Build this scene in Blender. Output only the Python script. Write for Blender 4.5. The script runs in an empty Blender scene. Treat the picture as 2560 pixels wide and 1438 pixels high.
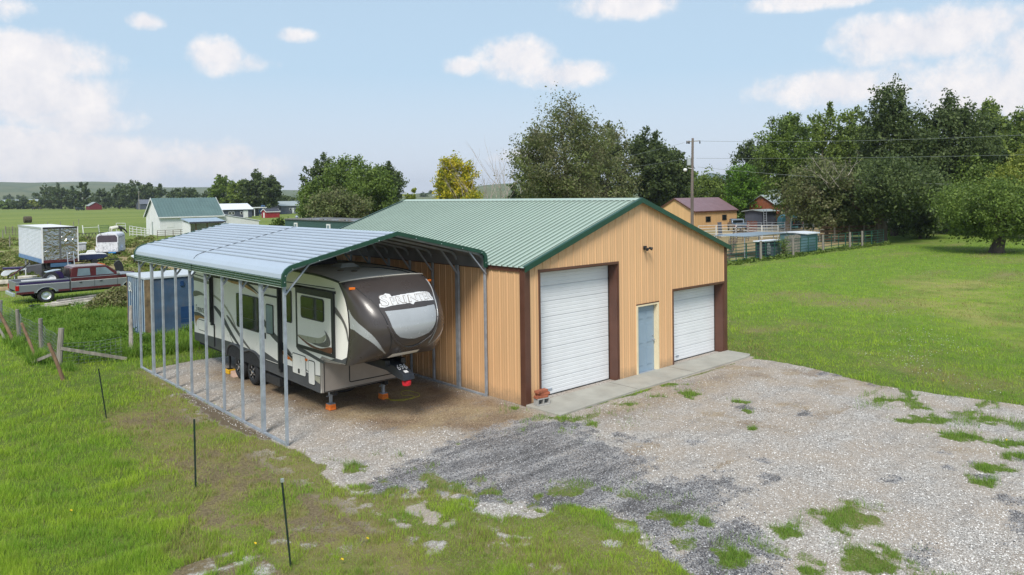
import bpy, bmesh, math, random
import numpy as np
from mathutils import Vector, Matrix
random.seed(7); RNG = np.random.default_rng(11)
sc = bpy.context.scene
COL = sc.collection
rad = math.radians
# ------------------------------------------------------------ camera
CF, CCY = 1868.4, 531.4
cyaw, cpit, crol = rad(-42.2), rad(-1.343), rad(-0.709)
F = np.array([-math.sin(cyaw)*math.cos(cpit), math.cos(cyaw)*math.cos(cpit), math.sin(cpit)])
_r = np.array([math.cos(cyaw), math.sin(cyaw), 0.0]); _u = np.cross(_r, F)
R = _r*math.cos(crol)+_u*math.sin(crol); U = -_r*math.sin(crol)+_u*math.cos(crol)
O = np.array([-13.454, -14.385, 5.606])
cam = bpy.data.cameras.new('camera'); camo = bpy.data.objects.new('camera', cam); COL.objects.link(camo)
camo.matrix_world = Matrix(((R[0], U[0], -F[0], O[0]), (R[1], U[1], -F[1], O[1]), (R[2], U[2], -F[2], O[2]), (0, 0, 0, 1)))
cam.sensor_width = 36; cam.lens = CF/2560*36; cam.shift_y = (CCY-719)/2560
cam.clip_start = .1; cam.clip_end = 12000
sc.camera = camo
# ------------------------------------------------------------ light, exposure
SUN_EL, SUN_AZ = 50, 232          # degrees; azimuth measured clockwise from +Y
sc.view_settings.view_transform = 'Standard'; sc.view_settings.look = 'None'
sc.view_settings.exposure = 0.44; sc.view_settings.gamma = 1
sd = bpy.data.lights.new('sun', 'SUN'); sd.energy = 2.8; sd.angle = rad(19); sd.color = (1, .955, .88)
so = bpy.data.objects.new('sun', sd); COL.objects.link(so)
_el, _az = rad(SUN_EL), rad(SUN_AZ)
sdir = Vector((math.sin(_az)*math.cos(_el), math.cos(_az)*math.cos(_el), math.sin(_el)))
so.rotation_euler = sdir.to_track_quat('Z', 'Y').to_euler()
so.location = (0, -20, 40)
W = bpy.data.worlds.new('World'); sc.world = W; W.use_nodes = True

class NT:
    """small helper round a node tree"""
    def __init__(s, nt): s.nt = nt; s.n = nt.nodes; s.l = nt.links
    def new(s, t, **k):
        o = s.n.new(t)
        for a, b in k.items():
            if a.startswith('i_'):
                o.inputs[a[2:].replace('_', ' ')].default_value = b
            else: setattr(o, a, b)
        return o
    def put(s, inp, v):
        if isinstance(v, bpy.types.NodeSocket): s.l.new(v, inp)
        elif isinstance(v, (tuple, list)) and len(v) == 3 and inp.type == 'RGBA': inp.default_value = (*v, 1)
        else: inp.default_value = v
    def math(s, op, a, b=0.0, c=None, clamp=False):
        o = s.new('ShaderNodeMath', operation=op, use_clamp=clamp)
        s.put(o.inputs[0], a)
        if op not in ('SINE', 'COSINE', 'ABSOLUTE', 'SQRT', 'FLOOR', 'FRACT'): s.put(o.inputs[1], b)
        if c is not None: s.put(o.inputs[2], c)
        return o.outputs[0]
    def mix(s, f, a, b, mode='MIX'):
        o = s.new('ShaderNodeMix', data_type='RGBA', blend_type=mode)
        s.put(o.inputs[0], f); s.put(o.inputs[6], a); s.put(o.inputs[7], b)
        return o.outputs[2]
    def noise(s, vec, scale, detail=3, rough=.55, out=0, dist=0):
        o = s.new('ShaderNodeTexNoise'); s.put(o.inputs['Scale'], scale)
        o.inputs['Detail'].default_value = detail; o.inputs['Roughness'].default_value = rough
        o.inputs['Distortion'].default_value = dist
        if vec is not None: s.l.new(vec, o.inputs['Vector'])
        return o.outputs[out]
    def ramp(s, v, lo, hi, a=0.0, b=1.0, smooth=False):
        o = s.new('ShaderNodeMapRange', interpolation_type='SMOOTHSTEP' if smooth else 'LINEAR', clamp=True)
        s.put(o.inputs[0], v); s.put(o.inputs[1], lo); s.put(o.inputs[2], hi); s.put(o.inputs[3], a); s.put(o.inputs[4], b)
        return o.outputs[0]

wn = NT(W.node_tree); wn.n.clear()
sky = wn.new('ShaderNodeTexSky'); sky.sky_type = 'NISHITA'; sky.sun_disc = False
sky.sun_elevation = _el; sky.sun_rotation = _az; sky.altitude = 900; sky.air_density = 1.0; sky.dust_density = 2.0; sky.ozone_density = 1.5
tc = wn.new('ShaderNodeTexCoord'); sep = wn.new('ShaderNodeSeparateXYZ'); wn.l.new(tc.outputs['Generated'], sep.inputs[0])
az = wn.math('ARCTAN2', sep.outputs[0], sep.outputs[1]); el = wn.math('ARCSINE', sep.outputs[2])
# thin high veil that pales the blue, strongest low down
skc = wn.mix(wn.ramp(el, 0.0, .6, .9, .62), sky.outputs[0], (4.2, 5.55, 6.75))
skc = wn.mix(wn.ramp(el, 0.0, .16, .85, 0.0), skc, (5.9, 6.05, 6.7))
SKYBANK = []   # (azimuth, elevation, half width, half height) of each cloud, radians
def _cl(u, v, a, b, k=1.0):
    q = F+R*(u-1280)/CF+U*(CCY-v)/CF; q = q/np.linalg.norm(q)
    SKYBANK.append((math.atan2(q[0], q[1]), math.asin(q[2]), a/CF, b/CF, k))
for c in ((110, 145, 150, 60, 1.15), (90, 235, 200, 65, 1.1), (60, 385, 470, 60, 1.3), (330, 405, 380, 42, 1.1), (210, 300, 130, 40, .9), (450, 420, 330, 38, .7), (735, 90, 60, 20, .9), (545, 140, 60, 45, .8),
          (1290, 150, 120, 60), (1400, 185, 140, 40), (1165, 165, 55, 25, .8), (2340, 90, 210, 60), (2110, 215, 200, 45, .9), (2450, 210, 190, 80), (2560, 130, 120, 70),
          (1570, 12, 150, 35, .8), (2020, 2, 150, 22, .8), (355, 55, 40, 18, .6), (2170, 130, 60, 50, .6), (650, 160, 60, 20, .4), (590, 385, 110, 22, .5), (1290, 395, 60, 20, .5), (2270, 165, 60, 25, .5), (0, 10, 60, 30, .6),
          (-900, 200, 500, 90), (-700, 420, 900, 60, .8), (3500, 150, 600, 110), (3300, 380, 800, 60, .7), (1800, -500, 500, 120, .8), (600, -450, 380, 110, .8)):
    _cl(*c)
acc = None
cn = wn.noise(tc.outputs['Generated'], 9, 6, .62); cn2 = wn.noise(tc.outputs['Generated'], 30, 7, .65)
cc = wn.math('ADD', wn.math('MULTIPLY', wn.math('SUBTRACT', cn, .5), 3.0), wn.math('MULTIPLY', wn.math('SUBTRACT', cn2, .5), 1.9))
for a0, e0, sa, se, k in SKYBANK:
    dx = wn.math('DIVIDE', wn.math('SUBTRACT', az, a0), sa); dy = wn.math('DIVIDE', wn.math('SUBTRACT', el, e0), se)
    q = wn.math('ADD', wn.math('MULTIPLY', dx, dx), wn.math('MULTIPLY', dy, dy))
    b = wn.math('MULTIPLY', wn.math('SUBTRACT', 1.0, q), k)
    acc = b if acc is None else wn.math('MAXIMUM', acc, b)
dens = wn.ramp(wn.math('ADD', acc, cc), -.3, .85, 0, .93, True)
skc = wn.mix(dens, skc, wn.mix(wn.ramp(cn2, .3, .7), (6.1, 6.1, 6.5), (7.7, 7.35, 7.25)))
bg = wn.new('ShaderNodeBackground'); bg.inputs[1].default_value = .1
wn.l.new(skc, bg.inputs[0]); wo = wn.new('ShaderNodeOutputWorld'); wn.l.new(bg.outputs[0], wo.inputs[0])

# ------------------------------------------------------------ materials
MATS = {}
def newmat(name):
    m = bpy.data.materials.new(name); m.use_nodes = True; t = NT(m.node_tree); t.n.clear()
    p = t.new('ShaderNodeBsdfPrincipled'); o = t.new('ShaderNodeOutputMaterial'); t.l.new(p.outputs[0], o.inputs[0])
    return m, t, p
def pm(name, col, rough=.5, metal=0.0, var=.12, scale=3.0, bump=0.0, bscale=30.0, dirt=None, dscale=2.0, damt=.4, stretch=None, spec=None, coat=0):
    """procedural surface: base colour with uneven tone, patches of dirt, fine bump"""
    if name in MATS: return MATS[name]
    m, t, p = newmat(name)
    tcx = t.new('ShaderNodeTexCoord'); v = tcx.outputs['Object']
    if stretch:
        mp = t.new('ShaderNodeMapping'); t.l.new(v, mp.inputs[0]); mp.inputs['Scale'].default_value = stretch; v = mp.outputs[0]
    n = t.noise(v, scale, 4)
    a = tuple(max(0, c*(1-var*1.6)) for c in col); b = tuple(min(1, c*(1+var*1.6)) for c in col)
    c = t.mix(t.ramp(n, .3, .7), a, b)
    if dirt:
        d = t.noise(v, dscale, 5, .65)
        c = t.mix(t.ramp(d, .5, .75, 0, damt), c, dirt)
    t.put(p.inputs['Base Color'], c)
    t.put(p.inputs['Roughness'], t.ramp(t.noise(v, scale*2.3, 3), .3, .7, max(.03, rough*.85), min(1, rough*1.15)))
    p.inputs['Metallic'].default_value = metal
    if spec is not None: p.inputs['Specular IOR Level'].default_value = spec
    if coat: p.inputs['Coat Weight'].default_value = coat; p.inputs['Coat Roughness'].default_value = .08
    if bump:
        bn = t.new('ShaderNodeBump'); bn.inputs['Strength'].default_value = min(1, bump); bn.inputs['Distance'].default_value = .02
        t.l.new(t.noise(v, bscale, 4), bn.inputs['Height']); t.l.new(bn.outputs[0], p.inputs['Normal'])
    MATS[name] = m; return m
M = {}
M['tan'] = pm('tan_steel', (.68, .415, .215), .5, 0, .04, .7, .03, 12, dirt=(.50, .32, .17), dscale=.9, damt=.35, stretch=(1, 1, .25))
_t = NT(M['tan'].node_tree); _p = [q for q in _t.n if q.type == 'BSDF_PRINCIPLED'][0]
_src = _p.inputs['Base Color'].links[0].from_socket; _o = _t.new('ShaderNodeTexCoord').outputs['Object']; _s = _t.new('ShaderNodeSeparateXYZ'); _t.l.new(_o, _s.inputs[0])
_mud = _t.math('MULTIPLY', _t.ramp(_t.math('ADD', _s.outputs[2], _t.math('MULTIPLY', _t.noise(_o, 5, 5, .7), -.5)), .12, -.18), _t.ramp(_t.noise(_o, 30, 4, .7), .3, .7, .35, .9))
_t.put(_p.inputs['Base Color'], _t.mix(_mud, _src, (.27, .19, .12)))      # splash of soil along the foot of the walls
M['brown'] = pm('brown_trim', (.11, .048, .032), .4, 0, .1, 2)
M['green'] = pm('green_trim', (.014, .062, .038), .35, 0, .1, 2)
M['sage'] = pm('sage_roof_steel', (.38, .465, .40), .42, .0, .02, .6, dirt=(.36, .44, .38), dscale=.8, damt=.3)
M['sageshade'] = pm('roof_rib_shade', (.12, .17, .14), .6, 0, .1, 2)  # shade at the foot and side of the roof ribs, as colour
M['door'] = pm('white_door', (.78, .79, .80), .45, 0, .02, 1.5, dirt=(.62, .62, .61), dscale=1.4, damt=.2)
M['white'] = pm('white_paint', (.75, .75, .74), .5, 0, .05, 2, dirt=(.5, .48, .43), damt=.35)
M['whiteroof'] = pm('white_sheet', (.7, .73, .78), .4, 0, .05, 2)
M['blue_door'] = pm('grey_blue_door', (.27, .36, .44), .5, 0, .04, 1.5)
M['cream'] = pm('cream_trim', (.78, .66, .44), .5, 0, .05, 2)
M['galv'] = pm('galvanised_steel', (.34, .375, .42), .5, .25, .12, 5, .04, 60)
M['galvroof'] = pm('galvalume_sheet', (.49, .55, .625), .38, .30, .02, .8, dirt=(.42, .475, .55), dscale=1.0, damt=.3)
M['galvshade'] = pm('sheet_rib_shade', (.20, .23, .27), .5, .2, .1, 2)  # shade beside the carport roof ribs, as a darker colour
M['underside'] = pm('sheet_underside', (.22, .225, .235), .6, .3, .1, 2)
M['fascia'] = pm('green_fascia_sheet', (.02, .065, .042), .28, .1, .08, 2)
M['silver'] = pm('silver_edge', (.62, .66, .68), .35, .6, .08, 3)
M['dark'] = pm('dark_plastic', (.018, .019, .021), .45, 0, .15, 5)
M['black'] = pm('black_rubber', (.02, .02, .022), .75, 0, .15, 9, .15, 40)
M['glass'] = pm('dark_glass', (.008, .012, .011), .06, 0, .2, 1, spec=.8)
M['tintglass'] = pm('pale_glass', (.18, .24, .28), .1, 0, .2, 1, spec=.8)
M['conttop'] = pm('container_top', (.50, .54, .57), .6, 0, .12, 1.5, dirt=(.34, .33, .30), dscale=1.5, damt=.5)
M['concrete'] = pm('concrete', (.36, .345, .30), .85, 0, .08, 1.5, .2, 25, dirt=(.30, .27, .22), dscale=1.1, damt=.45)
M['block'] = pm('concrete_block', (.38, .37, .35), .9, 0, .12, 9, .5, 60)
M['brick'] = pm('red_brick', (.33, .10, .05), .85, 0, .2, 11, .5, 60)
M['orange'] = pm('orange_plastic', (.85, .22, .035), .4, 0, .05, 6)
M['yellow'] = pm('yellow_plastic', (.80, .46, .02), .4, 0, .05, 6)
M['red'] = pm('red_cap', (.62, .015, .03), .35, 0, .05, 6)
M['amber'] = pm('amber_lens', (.75, .16, .01), .25, 0, .05, 6)
M['rvcream'] = pm('rv_gelcoat', (.89, .855, .79), .32, 0, .02, 1.2, dirt=(.66, .62, .55), dscale=1, damt=.25)
M['rvroof'] = pm('rv_membrane', (.68, .62, .53), .8, 0, .07, 1.5, .05, 30, dirt=(.36, .32, .26), dscale=1.4, damt=.55)
M['rvdark'] = pm('cap_dark_gelcoat', (.058, .048, .045), .30, 0, .08, 1.0, spec=.5, coat=.15)
M['rvgrey'] = pm('rv_grey_band', (.07, .073, .08), .4, 0, .05, 2)
M['rvtaupe'] = pm('rv_taupe_panel', (.30, .265, .235), .4, 0, .06, 2)
M['rvsilver'] = pm('cap_silver_panel', (.42, .43, .44), .25, .15, .04, 1.5)
M['swoosh_g'] = pm('graphic_warm_grey', (.13, .12, .12), .3, 0, .05, 3)
M['swoosh_l'] = pm('graphic_pale_taupe', (.42, .40, .31), .3, 0, .05, 3)
M['swoosh_b'] = pm('graphic_red_brown', (.16, .058, .035), .3, 0, .05, 3)
M['gold'] = pm('graphic_copper', (.42, .20, .07), .3, 0, .15, 6)
M['letter'] = pm('letter_white', (.70, .69, .69), .3, 0, .04, 6)
M['letterd'] = pm('letter_outline', (.27, .23, .20), .4, 0, .1, 6)  # dark printed outline round the white nose letters
M['wood'] = pm('weathered_wood', (.26, .235, .20), .9, 0, .25, 6, .5, 40, stretch=(1, 1, .15))
M['woodh'] = pm('weathered_boards', (.30, .275, .245), .9, 0, .25, 5, .4, 40)
M['woodbrown'] = pm('brown_post', (.17, .105, .06), .9, 0, .3, 6, .5, 40, stretch=(1, 1, .2))
M['lumber'] = pm('pale_lumber', (.52, .47, .40), .85, 0, .25, 3, .2, 40)
M['stake'] = pm('stake_green', (.012, .03, .02), .6, 0, .3, 8)
M['wire'] = pm('fence_wire', (.30, .31, .31), .5, .6, .15, 8)
M['bark'] = pm('bark', (.085, .065, .048), .95, 0, .3, 4, .7, 18, stretch=(1, 1, .3))
M['barkpale'] = pm('dead_wood', (.36, .31, .27), .9, 0, .25, 4, .3, 30)

# ------------------------------------------------------------ mesh builder
class MB:
    def __init__(s): s.v = []; s.f = []; s.m = []; s.cur = 0
    def face(s, *i): s.f.append(i); s.m.append(s.cur)
    def add(s, vs): n = len(s.v); s.v.extend([tuple(map(float, q)) for q in vs]); return n
    def box(s, x0, x1, y0, y1, z0, z1):
        n = s.add([(x0, y0, z0), (x1, y0, z0), (x1, y1, z0), (x0, y1, z0), (x0, y0, z1), (x1, y0, z1), (x1, y1, z1), (x0, y1, z1)])
        for q in ((0, 3, 2, 1), (4, 5, 6, 7), (0, 1, 5, 4), (1, 2, 6, 5), (2, 3, 7, 6), (3, 0, 4, 7)): s.face(*[n+k for k in q])
        return s
    def obox(s, c, size, rot):
        """oriented box: centre, sizes, 3x3 Matrix"""
        hx, hy, hz = [q/2 for q in size]; c = Vector(c); P = []
        for z in (-hz, hz):
            for x, y in ((-hx, -hy), (hx, -hy), (hx, hy), (-hx, hy)): P.append(c+rot@Vector((x, y, z)))
        n = s.add(P)
        for q in ((0, 3, 2, 1), (4, 5, 6, 7), (0, 1, 5, 4), (1, 2, 6, 5), (2, 3, 7, 6), (3, 0, 4, 7)): s.face(*[n+k for k in q])
        return s
    def bar(s, p, q, w, h=None):
        """square bar between two points"""
        p, q = Vector(p), Vector(q); d = q-p; h = h or w
        if d.length < 1e-6: return s
        rot = d.to_track_quat('Z', 'Y').to_matrix()
        return s.obox((p+q)/2, (w, h, d.length), rot)
    def tube(s, pts, r, n=8, caps=True):
        pts = [Vector(p) for p in pts]; rs = r if isinstance(r, (list, tuple)) else [r]*len(pts)
        base = None
        for i, p in enumerate(pts):
            d = (pts[min(i+1, len(pts)-1)]-pts[max(i-1, 0)]).normalized()
            a = d.orthogonal().normalized() if i == 0 else (pa-d*pa.dot(d)).normalized()
            pa = a; b = d.cross(a)
            k = s.add([p+(a*math.cos(2*math.pi*j/n)+b*math.sin(2*math.pi*j/n))*rs[i] for j in range(n)])
            if base is not None:
                for j in range(n): s.face(base+j, base+(j+1) % n, k+(j+1) % n, k+j)
            elif caps: s.face(*[k+n-1-j for j in range(n)])
            base = k
        if caps: s.face(*[base+j for j in range(n)])
        return s
    def prism(s, poly, axis, a, b):
        """extrude a closed 2D outline along an axis; poly in the other two axes (x: y,z  y: x,z  z: x,y)"""
        def P(u, v, w): return {'x': (w, u, v), 'y': (u, w, v), 'z': (u, v, w)}[axis]
        n = len(poly); k = s.add([P(u, v, a) for u, v in poly]+[P(u, v, b) for u, v in poly])
        s.face(*[k+i for i in range(n)]); s.face(*[k+n+n-1-i for i in range(n)])
        for i in range(n): s.face(k+i, k+n+i, k+n+(i+1) % n, k+(i+1) % n)
        return s
    def strip(s, prof, axis, a, b, steps=1):
        """open profile swept along an axis (sheet)"""
        def P(u, v, w): return {'x': (w, u, v), 'y': (u, w, v), 'z': (u, v, w)}[axis]
        n = len(prof); ks = []
        for q in range(steps+1):
            w = a+(b-a)*q/steps; ks.append(s.add([P(u, v, w) for u, v in prof]))
        for q in range(steps):
            for i in range(n-1): s.face(ks[q]+i, ks[q]+i+1, ks[q+1]+i+1, ks[q+1]+i)
        return s
    def lathe(s, c, prof, n=20, axis='z'):
        """prof: (radius, height) rings about an axis through c"""
        base = None; c = Vector(c)
        for r, h in prof:
            ring = []
            for j in range(n):
                a = 2*math.pi*j/n; u, v = r*math.cos(a), r*math.sin(a)
                ring.append(c+Vector({'z': (u, v, h), 'x': (h, u, v), 'y': (u, h, v)}[axis]))
            k = s.add(ring)
            if base is not None:
                for j in range(n): s.face(base+j, base+(j+1) % n, k+(j+1) % n, k+j)
            base = k
        return s
    def quad(s, a, b, c, d): n = s.add([a, b, c, d]); s.face(n, n+1, n+2, n+3); return s
    def build(s, name, mat, parent=None, smooth=False, bevel=0, loc=None, solid=0, fixn=True):
        me = bpy.data.meshes.new(name); me.from_pydata(s.v, [], s.f)
        for m in (mat if isinstance(mat, list) else [mat]): me.materials.append(m)
        if isinstance(mat, list): me.polygons.foreach_set('material_index', s.m)
        if fixn:
            bm = bmesh.new(); bm.from_mesh(me); bmesh.ops.recalc_face_normals(bm, faces=bm.faces); bm.to_mesh(me); bm.free()
        if smooth:
            for p in me.polygons: p.use_smooth = True
            if smooth == 'auto':
                try: me.set_sharp_from_angle(angle=rad(35))
                except Exception: pass
        o = bpy.data.objects.new(name, me); COL.objects.link(o)
        if parent: o.parent = parent
        if loc: o.location = loc
        if solid:
            q = o.modifiers.new('solid', 'SOLIDIFY'); q.thickness = solid
        if bevel:
            b = o.modifiers.new('bevel', 'BEVEL'); b.width = bevel; b.segments = 2; b.limit_method = 'ANGLE'; b.angle_limit = rad(40)
        return o

def tag(o, label=None, cat=None, group=None, kind=None):
    if label: o['label'] = label
    if cat: o['category'] = cat
    if group: o['group'] = group
    if kind: o['kind'] = kind
    return o
def thing(name, label, cat, loc=(0, 0, 0), rz=0.0, group=None):
    o = bpy.data.objects.new(name, None); COL.objects.link(o); o.empty_display_size = .3
    o.location = loc; o.rotation_euler = (0, 0, rz); return tag(o, label, cat, group)
def copy_tree(o, loc=None, rz=None, label=None, scale=None, parent=None):
    c = o.copy(); COL.objects.link(c)
    if parent: c.parent = parent
    if loc is not None: c.location = loc
    if rz is not None: c.rotation_euler = (0, 0, rz)
    if scale is not None: c.scale = scale if hasattr(scale, '__len__') else (scale,)*3
    if label: c['label'] = label
    for ch in list(o.children): copy_tree(ch, parent=c)
    return c
def at(u, D):
    """ground point on the bearing u (photo column) at D metres in front of the viewpoint"""
    p = O+D*(F+R*(u-1280)/CF); return float(p[0]), float(p[1])
def hor(u): return 503.4-.012344*u
def ht(u, v, D): return 5.606-(v-hor(u))*D/CF
def G(u, v, z=0.0):
    q = F+R*(u-1280)/CF+U*(CCY-v)/CF; p = O+q*(z-O[2])/q[2]; return float(p[0]), float(p[1])
VIEWYAW = cyaw      # yaw of the view direction, for turning things broadside
def text_mesh(s, size=1.0, shear=0.0, offset=0.0, res=3):
    """outline letters -> (verts 2D, faces)"""
    cu = bpy.data.curves.new('lettering', 'FONT'); cu.body = s; cu.size = size; cu.shear = shear; cu.offset = offset
    cu.align_x = 'LEFT'; cu.resolution_u = res
    ob = bpy.data.objects.new('lettering', cu); COL.objects.link(ob)
    dg = bpy.context.evaluated_depsgraph_get(); dg.update()
    me = bpy.data.meshes.new_from_object(ob.evaluated_get(dg))
    v = [(a.co.x, a.co.y) for a in me.vertices]; f = [tuple(p.vertices) for p in me.polygons]
    bpy.data.objects.remove(ob); bpy.data.curves.remove(cu); bpy.data.meshes.remove(me)
    return v, f
# ------------------------------------------------------------ noise and regions for the ground
def _hash(ix, iy, seed):
    h = (ix.astype(np.int64)*374761393+iy.astype(np.int64)*668265263+seed*974711) & 0x7fffffff
    h = ((h ^ (h >> 13))*1274126177) & 0x7fffffff
    return ((h ^ (h >> 16)) & 0xffff)/65535.0
def vnoise(x, y, seed=0):
    ix, iy = np.floor(x), np.floor(y); fx, fy = x-ix, y-iy
    fx = fx*fx*(3-2*fx); fy = fy*fy*(3-2*fy)
    a, b = _hash(ix, iy, seed), _hash(ix+1, iy, seed); c, d = _hash(ix, iy+1, seed), _hash(ix+1, iy+1, seed)
    return (a*(1-fx)+b*fx)*(1-fy)+(c*(1-fx)+d*fx)*fy
def fbm(x, y, sc, seed=0, oc=4):
    s = 0; a = .5; t = 0
    for k in range(oc): s = s+a*vnoise(x*sc, y*sc, seed+k*17); t += a; a *= .55; sc *= 2.03
    return s/t
def sdist(x, y, poly):
    """signed distance to a polygon, positive inside"""
    d = np.full(x.shape, 1e9); ins = np.zeros(x.shape, bool); n = len(poly)
    for i in range(n):
        x0, y0 = poly[i]; x1, y1 = poly[(i+1) % n]; ex, ey = x1-x0, y1-y0
        t = np.clip(((x-x0)*ex+(y-y0)*ey)/(ex*ex+ey*ey+1e-9), 0, 1)
        d = np.minimum(d, np.hypot(x-x0-t*ex, y-y0-t*ey))
        if y0 != y1:
            ins ^= ((y0 > y) != (y1 > y)) & (x < (x1-x0)*(y-y0)/(y1-y0)+x0)
    return np.where(ins, d, -d)
GRAVEL = [(-5.95, 11.8), (-5.2, 12.1), (-3.5, 12.1), (-2.2, 12.1), (-.1, 12.1), (-.1, 4.7), (-.1, -.1), (-.1, -1.3), (9.3, -1.1), (9.6, -2.2), (9.2, -4.2), (8.6, -5.6), (8.8, -7), (9.2, -8.3), (9.2, -9), (9.3, -10.2), (9.5, -22), (-3, -22), (-1.4, -13), (-4.4, -8.2), (-4.2, -7.3), (-3.6, -6.3), (-3.7, -5.5), (-4.5, -4.9), (-5.2, -4.4), (-5, -3.5), (-5.4, -2.6), (-6.1, -2.6), (-6.3, -2.1), (-6.1, -1.1), (-5.9, -.2), (-6, .9), (-6.05, 1.4)]
DARK = [(-6.2, -1.6), (-5.5, -1.5), (-3.1, -1.1), (-.6, -.9), (.1, -2.2), (-.9, -3.3), (-1, -4.6), (-1.7, -5.5), (-.2, -6), (-1, -7), (-2.3, -7.2), (-2.4, -8.1), (-3.5, -9), (-4.9, -7.7), (-4, -7.3), (-3.5, -6.2), (-3.7, -5.4), (-4.5, -4.8), (-5, -3.6), (-5.6, -2.5)]
BROWN = [(-4.4, 9.8), (-.4, 9.8), (-.2, 1), (-.4, -.9), (-2.2, -.7), (-3.6, .5), (-4.3, 2.6), (-4.5, 4.4)]
TRAMP = [(-8.7, 3.5), (-8.4, 1.6), (-7.6, 1.1), (-8.2, -1.5), (-8.8, -2.8), (-9.5, -3.3), (-9.7, -2.6), (-9.4, -.6), (-9.4, .9)]
BARE = [(-6.02, 7.9), (-6.02, 2.0), (-6.35, 2.6), (-6.5, 4.2), (-6.25, 7.9)]
MOW = [(38, 4.7), (40.6, -1.6), (18.2, -6.9), (21.7, -3), (24.7, .7)]
WEED = [(-7.8, 28), (-7.6, 19.4), (-7.6, 14.6), (-5.8, 13.9), (-1.0, 14.2), (-.6, 22), (-.2, 30.5), (-5.3, 29.1), (-6.7, 29.6)]
YARD = [(-12, 42), (8, 40), (14, 50), (20, 96), (6, 100), (-6, 78), (-12, 56)]
CORRAL = [(36.9, 18), (56.3, 18.4), (70.3, 19.6), (113, 42), (98, 62), (60, 50), (38, 36)]
TUFTS = [(-.73, -8.68, .76, .56), (-1.93, -8.39, .33, .28), (-1.88, -9.74, .67, .62), (2.72, -9.9, .31, .28), (4.09, -2.33, .45, .51), (4.46, -3.73, .38, .28), (2.55, -5.17, .17, .25), (3.75, -4.28, .17, .26), (-4.49, -.79, .24, .2), (-.34, .02, .58, .33), (.1, -2.24, .35, .29), (-4.87, -2.27, .2, .43), (-3.89, -4.46, .15, .3), (-5.67, -.79, .25, .28), (-.11, -1.3, .35, .2), (2.01, -1.68, .53, .19), (4.48, -1.17, .82, .28), (6.23, -7.82, .78, .51), (5.38, -8.69, .55, .45), (7.24, -8.82, .58, .52), (5.53, -9.59, .53, .37), (4.84, -9.98, .34, .34), (5.65, -7.48, .29, .35), (9.08, -4.42, .17, .32), (-2.82, -6.9, .34, .4), (-3.43, -8.17, .43, .46), (-3.15, -1.11, .07, .08), (-1.36, .03, .12, .17), (-2.88, -9.29, .35, .25), (-2.62, -7.2, .2, .19), (3.25, -1.8, .33, .25), (3.71, -9.84, .48, .31), (7.37, -6.45, .64, .26), (7.1, -7.24, .62, .28)]
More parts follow.
